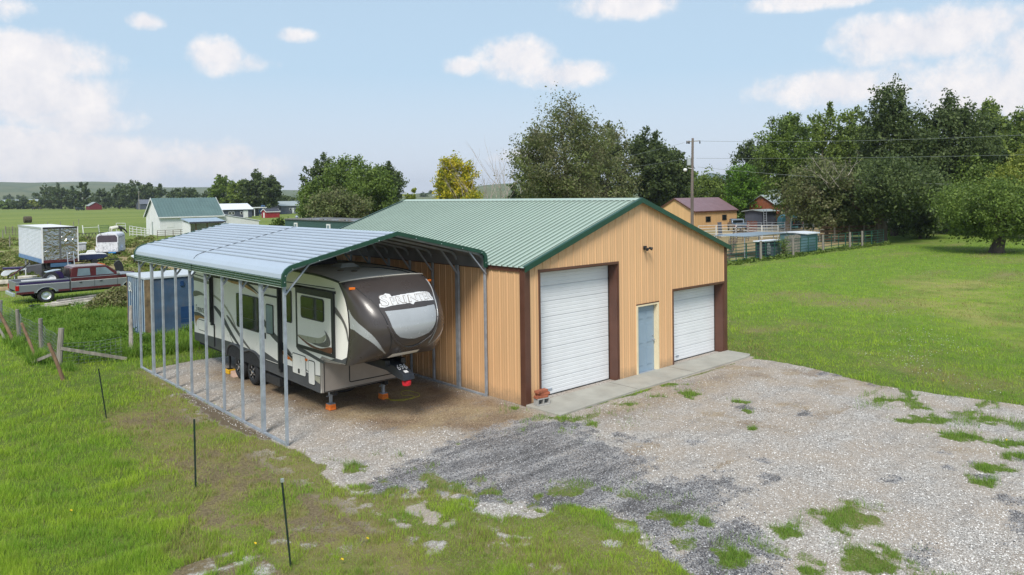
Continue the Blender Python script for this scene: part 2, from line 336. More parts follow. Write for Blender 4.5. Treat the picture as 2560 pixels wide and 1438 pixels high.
def regions(x, y):
    """returns grass cover, dark chips, brown soil, lushness (0 worn .. 1 lush), weeds"""
    n1 = fbm(x, y, .9, 3)-.5; n2 = fbm(x, y, 4.5, 9)-.5; n3 = fbm(x, y, .35, 21)-.5
    g = -sdist(x, y, GRAVEL)
    soft = np.clip(1-(y+2)/3, 0, 1)*np.clip((4-x)/4, 0, 1)      # ragged edge along the near side, crisp by the building
    g = g+(n1*.9*soft+n1*.35+n2*.5*soft+n2*.12)
    cover = np.clip(g/.10+.5, 0, 1)
    patchy = np.clip(1.2-np.abs(g+.1)/1.6, 0, 1)*soft*np.clip((fbm(x, y, 2.3, 40)-.56)*12, 0, 1)
    cover = np.maximum(cover, patchy*np.where(g < 0, 1, 0))
    # holes where chips show through the turf near the edge
    hole = np.clip((fbm(x, y, 1.7, 55)-.62)*14, 0, 1)*np.clip(1-np.abs(g-.9)/1.3, 0, 1)*soft
    cover = cover*(1-hole)
    # broken turf on the far right of the yard
    rp = np.clip((x-5.2)/2.4, 0, 1)*np.clip((-5.0-y)/1.2, 0, 1)*np.clip((9.6-x)/.3, 0, 1)
    cover = np.maximum(cover, rp*np.clip((fbm(x*.55, y*1.2, 2.0, 70)-.52)*9, 0, 1)*.9)
    for cx, cy, a, b in TUFTS:
        m = (np.abs(x-cx) < 2*(a+b)) & (np.abs(y-cy) < 2*(a+b))
        if m.any():
            dx, dy = x[m]-cx, y[m]-cy; p = dx*R[0]+dy*R[1]; q = dx*F[0]+dy*F[1]
            r = np.hypot(p/a, q/b)+n2[m]*1.7+n1[m]*1.2
            cover[m] = np.maximum(cover[m], np.clip((1.0-r)*1.6+(fbm(x[m], y[m], 9, 61)-.5)*1.3, 0, 1)*np.clip((1.15-r)*3, 0, 1))
    slab = (x > -.15) & (x < 9.6) & (y > -1.15) & (y < 13); cover[slab] = 0
    dk = np.clip(sdist(x, y, DARK)/.5+.5+n1*2.2+n2*2.4, 0, 1)
    dk = np.maximum(dk, np.clip((fbm(x, y, 1.3, 88)-.67)*9, 0, 1)*np.where(y < -3, 1, .25)*np.where(x > -6, 1, 0))
    dk = np.maximum(dk, np.clip((fbm(x, y, .9, 95)-.58)*8, 0, .9)*np.clip((-9.3-y+n1*3)/1, 0, 1))
    br = np.clip(sdist(x, y, BROWN)/.9+.55+n1*1.2, 0, 1)
    br = np.maximum(br, np.clip((fbm(x, y, .8, 33)-.6)*6, 0, .6)*np.where((x > -4) & (y > -6), 1, 0))
    br = np.maximum(br, np.clip(1.1-np.abs(y+2.0)/.9, 0, 1)*np.clip((x+0)/1, 0, 1)*np.clip((9-x)/2, 0, 1)*.55)
    lush = np.clip(.62+n3*1.3, 0, 1)
    tr = np.clip(sdist(x, y, TRAMP)/.7+.6+n1*2, 0, 1)
    worn = np.clip(1-(np.abs(x+7.3+.12*np.clip(-y, 0, 9))-.8)/.8, 0, 1)*np.clip((9.5-y)/3, 0, 1)*(.54+n1*1.3)
    lush = lush*(1-np.clip(worn*1.25, 0, .92))*(1-tr*.95)
    lush = np.where((x < -8.6+n1*2) & (y < 12), np.clip(lush+.35, 0, 1), lush)
    lush = np.where((x > -6) & (y < -4) & (x < 1), lush*.62, lush)
    barez = np.clip(sdist(x, y, BARE)/.12+.4+n2*2.5+n1*2, 0, 1)
    cover = cover*(1-barez)*(1-np.clip((.12-lush)*5+n2*3, 0, .55))
    trk = np.zeros(x.shape)
    for cx0, x1_ in ((2.2, 7.5), (8.0, 8.6)):
        px = cx0+(x1_-cx0)*np.clip((-y)/13, 0, 1)**1.6+(n3)*.8
        for o_ in (-.8, .8): trk = np.maximum(trk, np.exp(-((x-px-o_)/.24)**2))
    trk *= np.clip((-1.6-y)/1.5, 0, 1)*(.35+n1*1.6)
    br = np.maximum(br, np.clip(trk, 0, 1)*.55)
    cover = np.where((x > -9.9) & (x < -8.6) & (y < -2.6) & (y > -5.2), cover*(1-np.clip((fbm(x, y, 2.2, 71)-.5)*7, 0, 1)), cover)
    mow = np.clip(sdist(x, y, MOW)/3+.4, 0, 1)
    weed = np.clip(sdist(x, y, WEED)/.5+.5+n1*1.6, 0, 1)
    soil = np.maximum(np.clip(sdist(x, y, YARD)/6+.35+n3*2.5+n1*1.5, 0, 1)*.85, np.clip(sdist(x, y, CORRAL)/3+.2+n3*2, 0, 1)*.9)
    cover = np.where(soil > .5, cover*np.clip(1.5-soil*1.25+n1, .1, 1), cover)
    return cover, dk, br, lush, weed, mow, soil, barez
# ------------------------------------------------------------ the ground sheet
def axis(lo, hi, st, far, near=580):
    a = list(np.arange(lo, hi+st/2, st)); s = st; q = a[-1]
    while q < far: s *= 1.09; q += s; a.append(q)
    s = st; q = a[0]; pre = []
    while q > -near: s *= 1.09; q -= s; pre.append(q)
    return np.array(pre[::-1]+a)
gx = axis(-14, 12, .06, 3900); gy = axis(-13, 14, .06, 3900)
X, Y = np.meshgrid(gx, gy); nx, ny = len(gx), len(gy)
cov, dk, br, lu, we, mw, so_, bz = regions(X.ravel(), Y.ravel())
Z = (fbm(X, Y, .5, 5)-.5)*.05*np.clip(cov.reshape(X.shape), 0, 1)*np.where(np.hypot(X, Y) < 200, 1, 0)-.01
Z = Z.ravel(); Z = np.where((X.ravel() > -6.3) & (X.ravel() < 10) & (Y.ravel() > -1.4) & (Y.ravel() < 13), -.006, Z)
Z = Z+np.where(cov < .5, (fbm(X.ravel(), Y.ravel(), 1.1, 66)-.5)*.012, 0)
me = bpy.data.meshes.new('ground'); me.vertices.add(nx*ny)
me.vertices.foreach_set('co', np.stack([X.ravel(), Y.ravel(), Z], 1).ravel())
ii = (np.arange(ny-1)[:, None]*nx+np.arange(nx-1)[None, :]).ravel()
fc = np.stack([ii, ii+1, ii+1+nx, ii+nx], 1).ravel()
me.loops.add(len(fc)); me.loops.foreach_set('vertex_index', fc.astype(np.int32))
me.polygons.add(len(ii)); me.polygons.foreach_set('loop_start', np.arange(0, len(fc), 4, dtype=np.int32))
me.update(calc_edges=True)
def cattr(nm, ch):
    a = me.color_attributes.new(nm, 'FLOAT_COLOR', 'POINT'); a.data.foreach_set('color', np.stack(ch, 1).astype(np.float32).ravel())
cattr('reg', [cov, dk, br, lu]); cattr('reg2', [we, mw, so_, bz])
me.polygons.foreach_set('use_smooth', np.ones(len(ii), bool))
def ground_mat():
    m, t, p = newmat('ground'); tcx = t.new('ShaderNodeTexCoord'); v = tcx.outputs['Object']
    def sepc(nm):
        a = t.new('ShaderNodeAttribute', attribute_name=nm); s_ = t.new('ShaderNodeSeparateColor'); t.l.new(a.outputs['Color'], s_.inputs[0])
        return s_.outputs[0], s_.outputs[1], s_.outputs[2], a.outputs['Alpha']
    cov, dk, br, lu = sepc('reg'); we, mw, so_, bz = sepc('reg2')
    # crushed stone: cells with their own tone
    vo = t.new('ShaderNodeTexVoronoi'); vo.inputs['Scale'].default_value = 52; t.l.new(v, vo.inputs['Vector'])
    vs = t.new('ShaderNodeSeparateColor'); t.l.new(vo.outputs['Color'], vs.inputs[0])
    vo2 = t.new('ShaderNodeTexVoronoi'); vo2.inputs['Scale'].default_value = 24; t.l.new(v, vo2.inputs['Vector'])
    v2 = t.new('ShaderNodeSeparateColor'); t.l.new(vo2.outputs['Color'], v2.inputs[0])
    big = t.noise(v, .7, 5, .6); med = t.noise(v, 5, 4, .6)
    mpx = t.new('ShaderNodeMapping'); t.l.new(v, mpx.inputs[0]); mpx.inputs['Rotation'].default_value = (0, 0, rad(8)); mpx.inputs['Scale'].default_value = (.35, 1.5, 1)
    streak = t.noise(mpx.outputs[0], 1.5, 6, .65)
    st = t.mix(vs.outputs[0], (.15, .135, .12), (.64, .595, .545))
    st = t.mix(t.ramp(v2.outputs[1], .6, 1, 0, .6), st, (.70, .67, .63))
    st = t.mix(t.ramp(streak, .52, .70, 0, .45), st, (.25, .22, .19))
    st = t.mix(t.ramp(big, .36, .6, 0, .6), st, (.43, .345, .265))
    brs = t.mix(vs.outputs[1], (.11, .07, .04), (.34, .235, .145))
    brs = t.mix(t.ramp(big, .4, .65), brs, t.mix(vs.outputs[0], (.26, .19, .10), (.50, .39, .24)))
    st = t.mix(t.math('MULTIPLY', br, .92), st, brs)
    chips = t.mix(t.ramp(vs.outputs[2], .5, .8), t.mix(t.ramp(streak, .62, .42), (.035, .036, .042), (.13, .13, .14)), t.mix(t.ramp(streak, .62, .42), (.22, .22, .23), (.46, .45, .45)))
    dmask = t.ramp(t.math('ADD', dk, t.math('MULTIPLY', t.math('SUBTRACT', t.math('ADD', vs.outputs[2], t.math('MULTIPLY', streak, 2.2)), 1.6), .95)), .35, .75)
    st = t.mix(t.math('MULTIPLY', dmask, .82), st, chips)
    soil = t.mix(t.noise(v, 9, 4), (.10, .075, .05), (.21, .165, .11))
    st = t.mix(bz, st, soil)
    # turf base under the blades
    gn = t.noise(v, 1.1, 5, .65); gf = t.noise(v, 22, 3, .7)
    gr = t.mix(t.ramp(gn, .3, .7), (.14, .255, .022), (.27, .39, .04))
    gd = t.mix(t.ramp(t.noise(v, 2.6, 4, .7), .35, .7), (.06, .08, .022), (.15, .14, .05))
    posn = t.new('ShaderNodeSeparateXYZ'); t.l.new(v, posn.inputs[0])
    nearm = t.math('MULTIPLY', t.ramp(posn.outputs[0], 22, 9), t.ramp(posn.outputs[1], 24, 14))
    gr = t.mix(t.math('MULTIPLY', nearm, .5), gr, gd)
    gr = t.mix(t.ramp(t.noise(v, 38, 4, .8), .38, .66), t.mix(.72, gr, (.035, .05, .012)), gr)
    strw = t.mix(gf, (.17, .13, .055), (.30, .25, .12))
    gr = t.mix(t.ramp(t.math('ADD', lu, t.math('MULTIPLY', t.math('SUBTRACT', gf, .5), .6)), .15, .6, .85, 0), gr, strw)
    gr = t.mix(t.math('MULTIPLY', t.math('MULTIPLY', mw, .75), t.ramp(t.noise(v, .5, 4), .35, .6)), gr, (.33, .31, .09))
    far = t.noise(v, .035, 5, .6)
    pos = t.new('ShaderNodeSeparateXYZ'); t.l.new(v, pos.inputs[0])
    fmask = t.math('MAXIMUM', t.ramp(pos.outputs[1], 26, 60), t.ramp(pos.outputs[0], 100, 160))
    mpz = t.new('ShaderNodeMapping'); t.l.new(v, mpz.inputs[0]); mpz.inputs['Rotation'].default_value = (0, 0, -cyaw); mpz.inputs['Scale'].default_value = (.3, 1.6, 1)
    band = t.noise(mpz.outputs[0], .022, 5, .6)
    fieldc = t.mix(t.ramp(band, .36, .64), (.13, .185, .03), (.22, .26, .055))
    fieldc = t.mix(t.ramp(t.noise(v, .6, 4, .7), .35, .75, 0, .45), fieldc, (.09, .125, .022))
    gr = t.mix(fmask, gr, fieldc)
    dry = t.mix(t.noise(v, 1.4, 5, .7), (.24, .17, .085), (.42, .33, .19))
    gr = t.mix(t.math('MULTIPLY', so_, t.ramp(t.noise(v, .5, 5, .7), .3, .6)), gr, dry)
    cv = t.ramp(t.math('ADD', cov, t.math('MULTIPLY', t.math('SUBTRACT', t.math('ADD', gf, t.math('MULTIPLY', t.noise(v, 55, 2), .6)), .8), 1.5)), .45, .85)
    soilmix = t.mix(t.ramp(t.math('ADD', so_, 0), .4, .7), st, dry)
    inyard = t.math('MULTIPLY', t.ramp(pos.outputs[0], -7.5, -6.6), t.ramp(pos.outputs[1], 13, 12))
    bare = t.mix(t.ramp(gf, .3, .7), (.13, .10, .055), (.26, .205, .12))
    stt = t.mix(t.ramp(pos.outputs[0], -7.0, -6.4), bare, soilmix)
    near = t.mix(t.ramp(t.noise(v, 2.2, 4, .6), .5, .6), stt, t.mix(vs.outputs[0], (.3, .27, .24), (.7, .67, .63)))
    stt = t.mix(t.math('MULTIPLY', t.ramp(pos.outputs[0], -7.0, -8.0), t.ramp(pos.outputs[1], -2.4, -3.0)), stt, near)
    t.put(p.inputs['Base Color'], t.mix(cv, stt, gr))
    p.inputs['Roughness'].default_value = .95; p.inputs['Specular IOR Level'].default_value = .2
    bn = t.new('ShaderNodeBump'); bn.inputs['Strength'].default_value = .8; bn.inputs['Distance'].default_value = .02
    h = t.math('ADD', t.math('MULTIPLY', vo.outputs['Distance'], 1.2), t.math('MULTIPLY', vo2.outputs['Distance'], .9))
    h = t.mix(cv, h, t.math('MULTIPLY', gf, 2.0)); t.l.new(h, bn.inputs['Height']); t.l.new(bn.outputs[0], p.inputs['Normal'])
    return m
me.materials.append(ground_mat())
ground = bpy.data.objects.new('ground', me); COL.objects.link(ground); tag(ground, kind='structure')

# ------------------------------------------------------------ concrete apron
mb = MB()
mb.prism([(-.02, -1.28), (.9, -1.22), (3.3, -1.12), (6.1, -1.08), (9.42, -1.04), (9.75, -.9), (9.75, -.006), (-.02, -.006)], 'z', -.05, .045)
ap = mb.build('concrete_apron', M['concrete'], bevel=.012); tag(ap, kind='structure')
mb = MB()
for xx in (3.35, 6.2): mb.box(xx, xx+.012, -1.07, -.01, .045, .0475)
j = mb.build('apron_joint', pm('joint_dirt', (.09, .08, .065), .9)); tag(j, kind='structure')

# ------------------------------------------------------------ main garage
BW, BD, HE, HP = 9.70, 12.55, 3.71, 5.42
def rib_profile(a, b, pitch=.305, h=.020, minor=.006):
    """offsets along a wall: list of (position, outwards)"""
    out = [(a, 0)]; x = a+.06
    while x < b-.08:
        out += [(x, 0), (x+.014, h), (x+.05, h), (x+.064, 0)]
        for k in (1, 2):
            q = x+.05+k*(pitch-.05)/3
            if q < b-.06: out += [(q-.014, 0), (q-.006, minor), (q+.014, minor), (q+.022, 0)]
        x += pitch
    out.append((b, 0)); return out
def ribbed_wall(mb, a, b, zb, zt, holes, P, pitch=.305, h=.019):
    pr = rib_profile(a, b, pitch, h)
    cuts = sorted({q for hh in holes for q in (hh[0], hh[1])}|{(a+b)/2})
    pts = []
    for (p0, o0), (p1, o1) in zip(pr[:-1], pr[1:]):
        pts.append((p0, o0))
        for c in cuts:
            if p0 < c < p1: pts.append((c, o0+(o1-o0)*(c-p0)/(p1-p0)))
    pts.append(pr[-1])
    for (p0, o0), (p1, o1) in zip(pts[:-1], pts[1:]):
        m_ = (p0+p1)/2; segs = [(zb, None)]
        hs = sorted([hh for hh in holes if hh[0] <= m_ <= hh[1]], key=lambda q: q[2])
        lo = zb; spans = []
        for hh in hs:
            if hh[2] > lo+1e-4: spans.append((lo, hh[2], False))
            lo = hh[3]
        spans.append((lo, None, True))
        for z0, z1, top in spans:
            mb.quad(P(p0, o0, z0), P(p1, o1, z0), P(p1, o1, zt(p1) if top else z1), P(p0, o0, zt(p0) if top else z1))
def garage():
    t = thing('metal_garage', 'large tan ribbed metal garage with pale green roof and two white overhead doors', 'garage')
    gab = lambda x: HE+(HP-HE)*(1-abs(x-BW/2)/(BW/2))-.03
    BIG = (.56, 3.81, 0, 3.52); SML = (6.57, 9.52, 0, 2.43); MAN = (4.69, 5.75, 0, 2.17)
    mb = MB(); ribbed_wall(mb, 0, BW, 0, gab, [BIG, SML, MAN], lambda p, o, z: (p, -o, z))
    mb.build('front_wall', M['tan'], t, fixn=False)
    mb = MB(); ribbed_wall(mb, 0, BW, 0, gab, [], lambda p, o, z: (p, BD+o, z)); mb.build('rear_wall', M['tan'], t, fixn=False)
    for nm, xx, sg in (('side_wall', 0, -1), ('side_wall', BW, 1)):
        mb = MB(); ribbed_wall(mb, 0, BD, 0, lambda p: HE-.02, [], lambda p, o, z: (xx+sg*o, p, z)); mb.build(nm, M['tan'], t, fixn=False)
    # corner posts and base trim
    for x0, x1, y0, y1 in ((-.03, .15, -.03, .004), (-.03, .004, .004, .12), (BW-.15, BW+.03, -.03, .004), (BW-.004, BW+.03, .004, .12)): pass
    for sx in (0, 1):
        mb = MB()
        if sx == 0: mb.box(-.032, .17, -.035, -.001, .0, HE-.03); mb.box(-.032, -.001, -.001, .16, 0, HE-.03)
        else: mb.box(BW-.13, BW+.032, -.035, -.001, .0, HE-.03); mb.box(BW+.001, BW+.032, -.001, .16, 0, HE-.03)
        mb.build('corner_trim', M['brown'], t, bevel=.004)
    for xx in (-.045, BW+.01):
        mb = MB(); mb.box(xx, xx+.035, .162, BD-.02, HE-.15, HE-.02); mb.build('eave_trim', M['brown'], t)
    # roof sheets with standing ribs running down each slope
    sl = (HP-HE)/(BW/2); ov = .09
    for s in (-1, 1):
        mb = MB(); prof = []; y = -.13; pitch = .2286; rib_feet = []
        while y < BD+.13-.06:
            prof += [(y, 0), (y+.006, .042), (y+.034, .042), (y+.040, 0)]; rib_feet.append(y); y += pitch
        prof.append((BD+.13, 0))
        n = len(prof); x_r = BW/2; x_e = -ov if s < 0 else BW+ov
        z_e = HP-(BW/2+ov)*sl
        k = mb.add([(x_r, py, HP+pz) for py, pz in prof]+[(x_e, py, z_e+pz) for py, pz in prof])
        for i in range(n-1): mb.face(k+i, k+i+1, k+n+i+1, k+n+i)
        ro = mb.build('roof', M['sage'], t, solid=-.004)
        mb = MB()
        for yy in rib_feet:  # dark strips stand in for the shade along each rib
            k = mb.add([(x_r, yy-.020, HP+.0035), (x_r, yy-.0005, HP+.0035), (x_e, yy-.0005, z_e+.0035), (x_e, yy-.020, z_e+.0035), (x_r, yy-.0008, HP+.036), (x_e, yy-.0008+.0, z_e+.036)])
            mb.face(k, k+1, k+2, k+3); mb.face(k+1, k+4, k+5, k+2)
        mb.build('rib_shade_strip', M['sageshade'], ro, fixn=False)
    mb = MB(); mb.strip([(BW/2-.17, HP-.17*sl+.036), (BW/2-.165, HP-.165*sl+.044), (BW/2, HP+.05), (BW/2+.165, HP-.165*sl+.044), (BW/2+.17, HP-.17*sl+.036)], 'y', -.14, BD+.14)
    mb.build('ridge_cap', M['sage'], t, solid=.003)
    # rake trim, dark green, at both gables
    for yy in (-.16, BD+.14):
        for s in (-1, 1):
            mb = MB(); x_e = -ov-.02 if s < 0 else BW+ov+.02; z_e = HP-(BW/2+ov+.02)*sl
            pl = [(BW/2, HP+.055), (x_e, z_e+.055), (x_e, z_e-.10), (BW/2, HP-.10)]
            mb.prism(pl, 'y', yy, yy+.025)
            d = .10
            mb.prism([(BW/2, HP+.058), (x_e, z_e+.058), (x_e, z_e+.046), (BW/2, HP+.046)], 'y', yy+(.0251 if yy < 0 else -.085), yy+(.11 if yy < 0 else -.0001))
            mb.build('rake_trim', M['green'], t)
    # overhead doors set back in brown jambs
    def overhead(h, n, rec=.34):
        x0, x1, z0, z1 = h
        fr = MB()
        fr.box(x0-.06, x0+.002, -.033, -.001, 0, z1+.07); fr.box(x1-.002, x1+.03, -.033, -.001, 0, z1+.07)   # face trim
        fr.box(x0+.0021, x1-.0021, -.033, -.001, z1-.002, z1+.07)
        fr.box(x0+.003, x0+.02, 0.0, rec-.006, 0, z1-.003); fr.box(x1-.02, x1-.003, 0.0, rec-.006, 0, z1-.003)
        fr.box(x0+.0205, x1-.0205, 0.0, rec-.006, z1-.02, z1-.003)
        f = fr.build('door_frame', M['brown'], t, bevel=.003)
        d = MB(); H = (z1-.03)/n
        for k in range(n):
            a = .02+k*H; b = a+H-.012
            prof = [(rec+.03, a), (rec+.008, a), (rec, a+.012)]
            for q in range(1, 4):
                zc = a+(b-a)*q/4; prof += [(rec, zc-.013), (rec+.008, zc-.005), (rec+.008, zc+.005), (rec, zc+.013)]
            prof += [(rec, b-.012), (rec+.008, b), (rec+.03, b)]
            d.strip(prof, 'x', x0+.022, x1-.022)
        d.box(x0+.022, x1-.022, rec+.031, rec+.05, .02, z1-.022)
        dd = d.build('overhead_door', M['door'], t)
        s_ = MB(); s_.box(x0+.022, x1-.022, rec-.004, rec+.028, -.005, .019); s_.box(x0+.021, x0+.05, rec-.006, rec-.001, .02, z1-.025); s_.box(x1-.05, x1-.021, rec-.006, rec-.001, .02, z1-.025)
        s_.build('weather_seal', M['dark'], dd)
        hd = MB(); hd.box(x0+.6, x0+.75, rec-.03, rec-.002, .16, .19); hd.build('lift_handle', M['galv'], dd)
    overhead(BIG, 8); overhead(SML, 6)
    # walk door
    x0, x1, z0, z1 = MAN; rec = .14; fr = MB()
    fr.box(x0-.035, x0+.045, -.036, rec, 0, z1); fr.box(x1-.045, x1+.035, -.036, rec, 0, z1); fr.box(x0+.0451, x1-.0451, -.036, rec, z1-.055, z1)
    fr.build('door_frame', M['cream'], t, bevel=.004)
    b_ = MB(); b_.box(x0-.04, x1+.04, -.04, -.002, z1+.001, z1+.03); b_.build('drip_cap', M['brown'], t)
    d = MB(); a, b, c = x0+.046, x1-.046, z1-.056; d.box(a, b, rec-.03, rec+.02, .03, c)
    w = b-a
    for i in (0, 1):
        xa = a+.11+i*(w/2-.03); xb = xa+w/2-.19
        for za, zb in ((.22, .78), (.92, 1.55), (1.68, 1.92)):
            d.prism([(xa, za), (xb, za), (xb, zb), (xa, zb)], 'y', rec-.037, rec-.0301); d.prism([(xa+.03, za+.03), (xb-.03, za+.03), (xb-.03, zb-.03), (xa+.03, zb-.03)], 'y', rec-.044, rec-.0371)
    dd = d.build('entry_door', M['blue_door'], t, bevel=.003)
    k = MB(); k.lathe((b-.07, rec-.03, .98), [(.0, -.075), (.026, -.07), (.03, -.05), (.012, -.035), (.012, -.012), (.032, -.01), (.032, 0)], 12, 'y')
    MB().lathe((b-.07, rec-.03, 1.12), [(0, -.02), (.026, -.018), (.026, 0)], 12, 'y').build('deadbolt', M['galv'], dd)
    k.build('door_knob', M['galv'], dd, smooth='auto')
    s_ = MB(); s_.box(x0, x1, -.06, rec, .0, .028); s_.build('threshold', M['galv'], t)
    # twin security light on the gable
    l = MB(); l.box(5.02, 5.15, -.07, -.02, 3.86, 3.98)
    l.build('light_base', M['dark'], t, bevel=.01)
    for dx, sx in ((5.03, -1), (5.2, 1)):
        q = MB(); q.tube([(5.085, -.08, 3.92), (dx*.5+5.085*.5, -.12, 3.9), (dx, -.12, 3.9)], .014, 8)
        q.tube([(dx, -.11, 3.92), (dx+.015*sx, -.155, 3.905), (dx+.04*sx, -.21, 3.88)], [.03, .042, .052], 12); q.build('lamp_head', M['dark'], t, smooth='auto')
    # small lag screws / weather stains are in the material; base angle
    bt = MB(); bt.box(.17, .49, -.03, -.021, .005, .05); bt.build('base_trim', M['brown'], t)
    return t
garage()
# ------------------------------------------------------------ carport
CX0, CX1, CXM = -6.0, -.10, -3.05
CPY = [1.50, 2.72, 3.95, 5.15, 6.35, 7.55, 8.75, 9.95, 10.98, 12.3]
def cp_profile(off=0.0):
    """roof outline in x,z from the left skirt over the ridge to the right skirt"""
    L = [(-6.09, 3.615), (-6.09, 3.79), (-6.075, 3.89), (-6.01, 3.985), (-5.91, 4.05), (-5.80, 4.085), (-3.05, 4.70)]
    Rr = [(-.42, 4.10), (-.27, 4.05), (-.19, 3.98), (-.155, 3.89), (-.155, 3.62)]
    return L+Rr
def carport():
    t = thing('carport', 'open grey steel carport with arched sheet roof and green trim sheltering the camper', 'carport', (0, 0, 0))
    y0, y1, ym = 1.36, 12.42, 7.05
    # roof sheets with ribs running lengthwise
    def ribbed(a, b, step, h):
        a, b = Vector(a), Vector(b); d = b-a; L = d.length; d.normalize(); n = Vector((-d.y, d.x))
        if n.y < 0: n = -n
        out = [tuple(a)]; q = step*.5
        while q < L-.06:
            for dd, hh in ((-.026, 0), (-.016, h), (.016, h), (.026, 0)):
                p = a+d*(q+dd)+n*hh; out.append(tuple(p))
            q += step
        out.append(tuple(b)); return out
    for (ya, yb, dz) in ((y0, ym+.06, .0), (ym, y1, .006)):
        pf = [(x, z+dz) for x, z in [(-6.09, 3.79), (-6.075, 3.89), (-6.01, 3.985), (-5.91, 4.05), (-5.80, 4.085)]]
        pf += [(x, z+dz) for x, z in ribbed((-5.80, 4.085), (-3.05, 4.70), .232, .03)[1:]]
        pf += [(x, z+dz) for x, z in ribbed((-3.05, 4.70), (-.42, 4.10), .232, .03)[1:]]
        pf += [(x, z+dz) for x, z in [(-.27, 4.05), (-.19, 3.98), (-.155, 3.89)]]
        rib_footx = [pf[i] for i in range(4, len(pf)-3) if abs(pf[i+1][0]-pf[i][0]) < .02 and abs(pf[i-1][0]-pf[i][0]) > .05]
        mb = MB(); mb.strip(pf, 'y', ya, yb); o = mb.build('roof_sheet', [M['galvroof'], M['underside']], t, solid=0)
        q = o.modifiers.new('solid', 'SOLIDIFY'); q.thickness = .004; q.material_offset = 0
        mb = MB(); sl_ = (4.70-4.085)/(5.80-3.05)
        for x, z in rib_footx:  # dark strip laid at each rib's foot in place of its shade
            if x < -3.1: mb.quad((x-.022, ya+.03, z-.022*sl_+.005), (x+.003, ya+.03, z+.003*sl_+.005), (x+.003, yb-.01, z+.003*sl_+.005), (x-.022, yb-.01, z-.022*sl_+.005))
        mb.build('sheet_rib_shade', M['galvshade'], o)
        # the underside is a lining sheet of its own tone, hung just below
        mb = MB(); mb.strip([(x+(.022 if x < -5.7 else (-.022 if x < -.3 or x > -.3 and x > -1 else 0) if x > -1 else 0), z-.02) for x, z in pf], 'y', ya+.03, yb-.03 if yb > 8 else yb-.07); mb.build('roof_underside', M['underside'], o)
        # skirts
        for nm, xs, sg in (('skirt', -6.095, -1), ('skirt', -.150, 1)):
            pr = []; z = 3.615+dz*.5
            pr.append((xs, z))
            for k in range(3):
                c = 3.655+k*.058; pr += [(xs, c-.02), (xs+sg*.014, c-.009), (xs+sg*.014, c+.009), (xs, c+.02)]
            pr.append((xs, 3.795 if sg < 0 else 3.845))
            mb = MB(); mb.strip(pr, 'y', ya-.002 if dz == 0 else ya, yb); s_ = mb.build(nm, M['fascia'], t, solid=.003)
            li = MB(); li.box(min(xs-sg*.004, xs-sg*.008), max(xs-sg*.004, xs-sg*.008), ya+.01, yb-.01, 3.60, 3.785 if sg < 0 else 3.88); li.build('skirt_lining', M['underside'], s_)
            if sg > 0: continue
            e = MB()
            for k in range(3):
                c = 3.655+k*.058; e.box(min(xs+sg*.0165, xs+sg*.019), max(xs+sg*.0165, xs+sg*.019), ya, yb, c+.002, c+.008)
            e.box(min(xs-.006, xs+.012), max(xs-.006, xs+.012), ya, yb, 3.597, 3.6135); e.build('skirt_edge', M['silver'], s_)
    # dark lap at the ends of the ribs where the two lengths of sheet meet
    mb = MB(); pf = [(-6.05, 3.93), (-5.97, 4.02), (-5.80, 4.085), (-3.05, 4.70), (-.42, 4.10)]
    mb.tube([(x, ym-.004, z+.012) for x, z in pf], .006, 6); mb.build('lap_seam', M['dark'], t)
    # green J-trim round both open ends
    def endtrim(ya, yb, h, nm):
        out = cp_profile(); mb = MB(); c = []
        n = len(out)
        def nrm(i):
            a = Vector(out[max(0, i-1)]); b = Vector(out[min(n-1, i+1)]); d = (b-a).normalized(); return Vector((d.y, -d.x))
        inn = []
        for i, p in enumerate(out):
            nn = nrm(i); q = Vector(p)+nn*h
            inn.append((q.x, q.y))
        o2 = [(Vector(p)-nrm(i)*.03)[:] for i, p in enumerate(out)]
        k = mb.add([(x, ya, z) for x, z in o2]+[(x, ya, z) for x, z in inn]+[(x, yb, z) for x, z in o2]+[(x, yb, z) for x, z in inn])
        for i in range(n-1):
            mb.face(k+i, k+i+1, k+n+i+1, k+n+i); mb.face(k+2*n+i, k+3*n+i, k+3*n+i+1, k+2*n+i+1)
            mb.face(k+i, k+2*n+i, k+2*n+i+1, k+i+1); mb.face(k+n+i, k+n+i+1, k+3*n+i+1, k+3*n+i)
        mb.face(k, k+n, k+3*n, k+2*n); mb.face(k+n-1, k+3*n-1, k+4*n-1, k+2*n-1)
        return mb.build(nm, M['green'], t)
    tr = endtrim(y0-.02, y0+.045, .070, 'end_trim'); endtrim(y1-.04, y1+.02, .070, 'end_trim')
    for x, z in ((-6.06, 3.72), (-6.04, 3.86), (-5.86, 4.0), (-5.2, 4.15), (-4.4, 4.34), (-3.6, 4.53), (-2.5, 4.53), (-1.7, 4.35), (-1.0, 4.19), (-.33, 4.04), (-.19, 3.75)): MB().lathe((x, y0-.021, z), [(0, -.008), (.012, -.006), (.012, 0)], 8, 'y').build('screw_head', M['silver'], tr)
    # posts, bows, braces
    w = .062
    for i, y in enumerate(CPY):
        dbl = i in (1, 8)
        for x in (CX0, CX1):
            mb = MB(); mb.box(x-w/2, x+w/2, y-w/2, y+w/2, .05, 3.62)
            if dbl: mb.box(x-w/2, x+w/2, y+w/2+.004, y+w/2+.004+w, .05, 3.62); mb.box(x-w/2-.004, x+w/2+.004, y-w/2-.02, y-w/2-.0005, .055, 3.4)
            if i in (0, 1, 3, 6): mb.box(x-w/2+.006, x+w/2-.006, y-w/2-.012, y-w/2-.0005, .05, 1.1)
            mb.build('post', M['galv'], t, bevel=.004)
        sg = 1
        mb = MB()
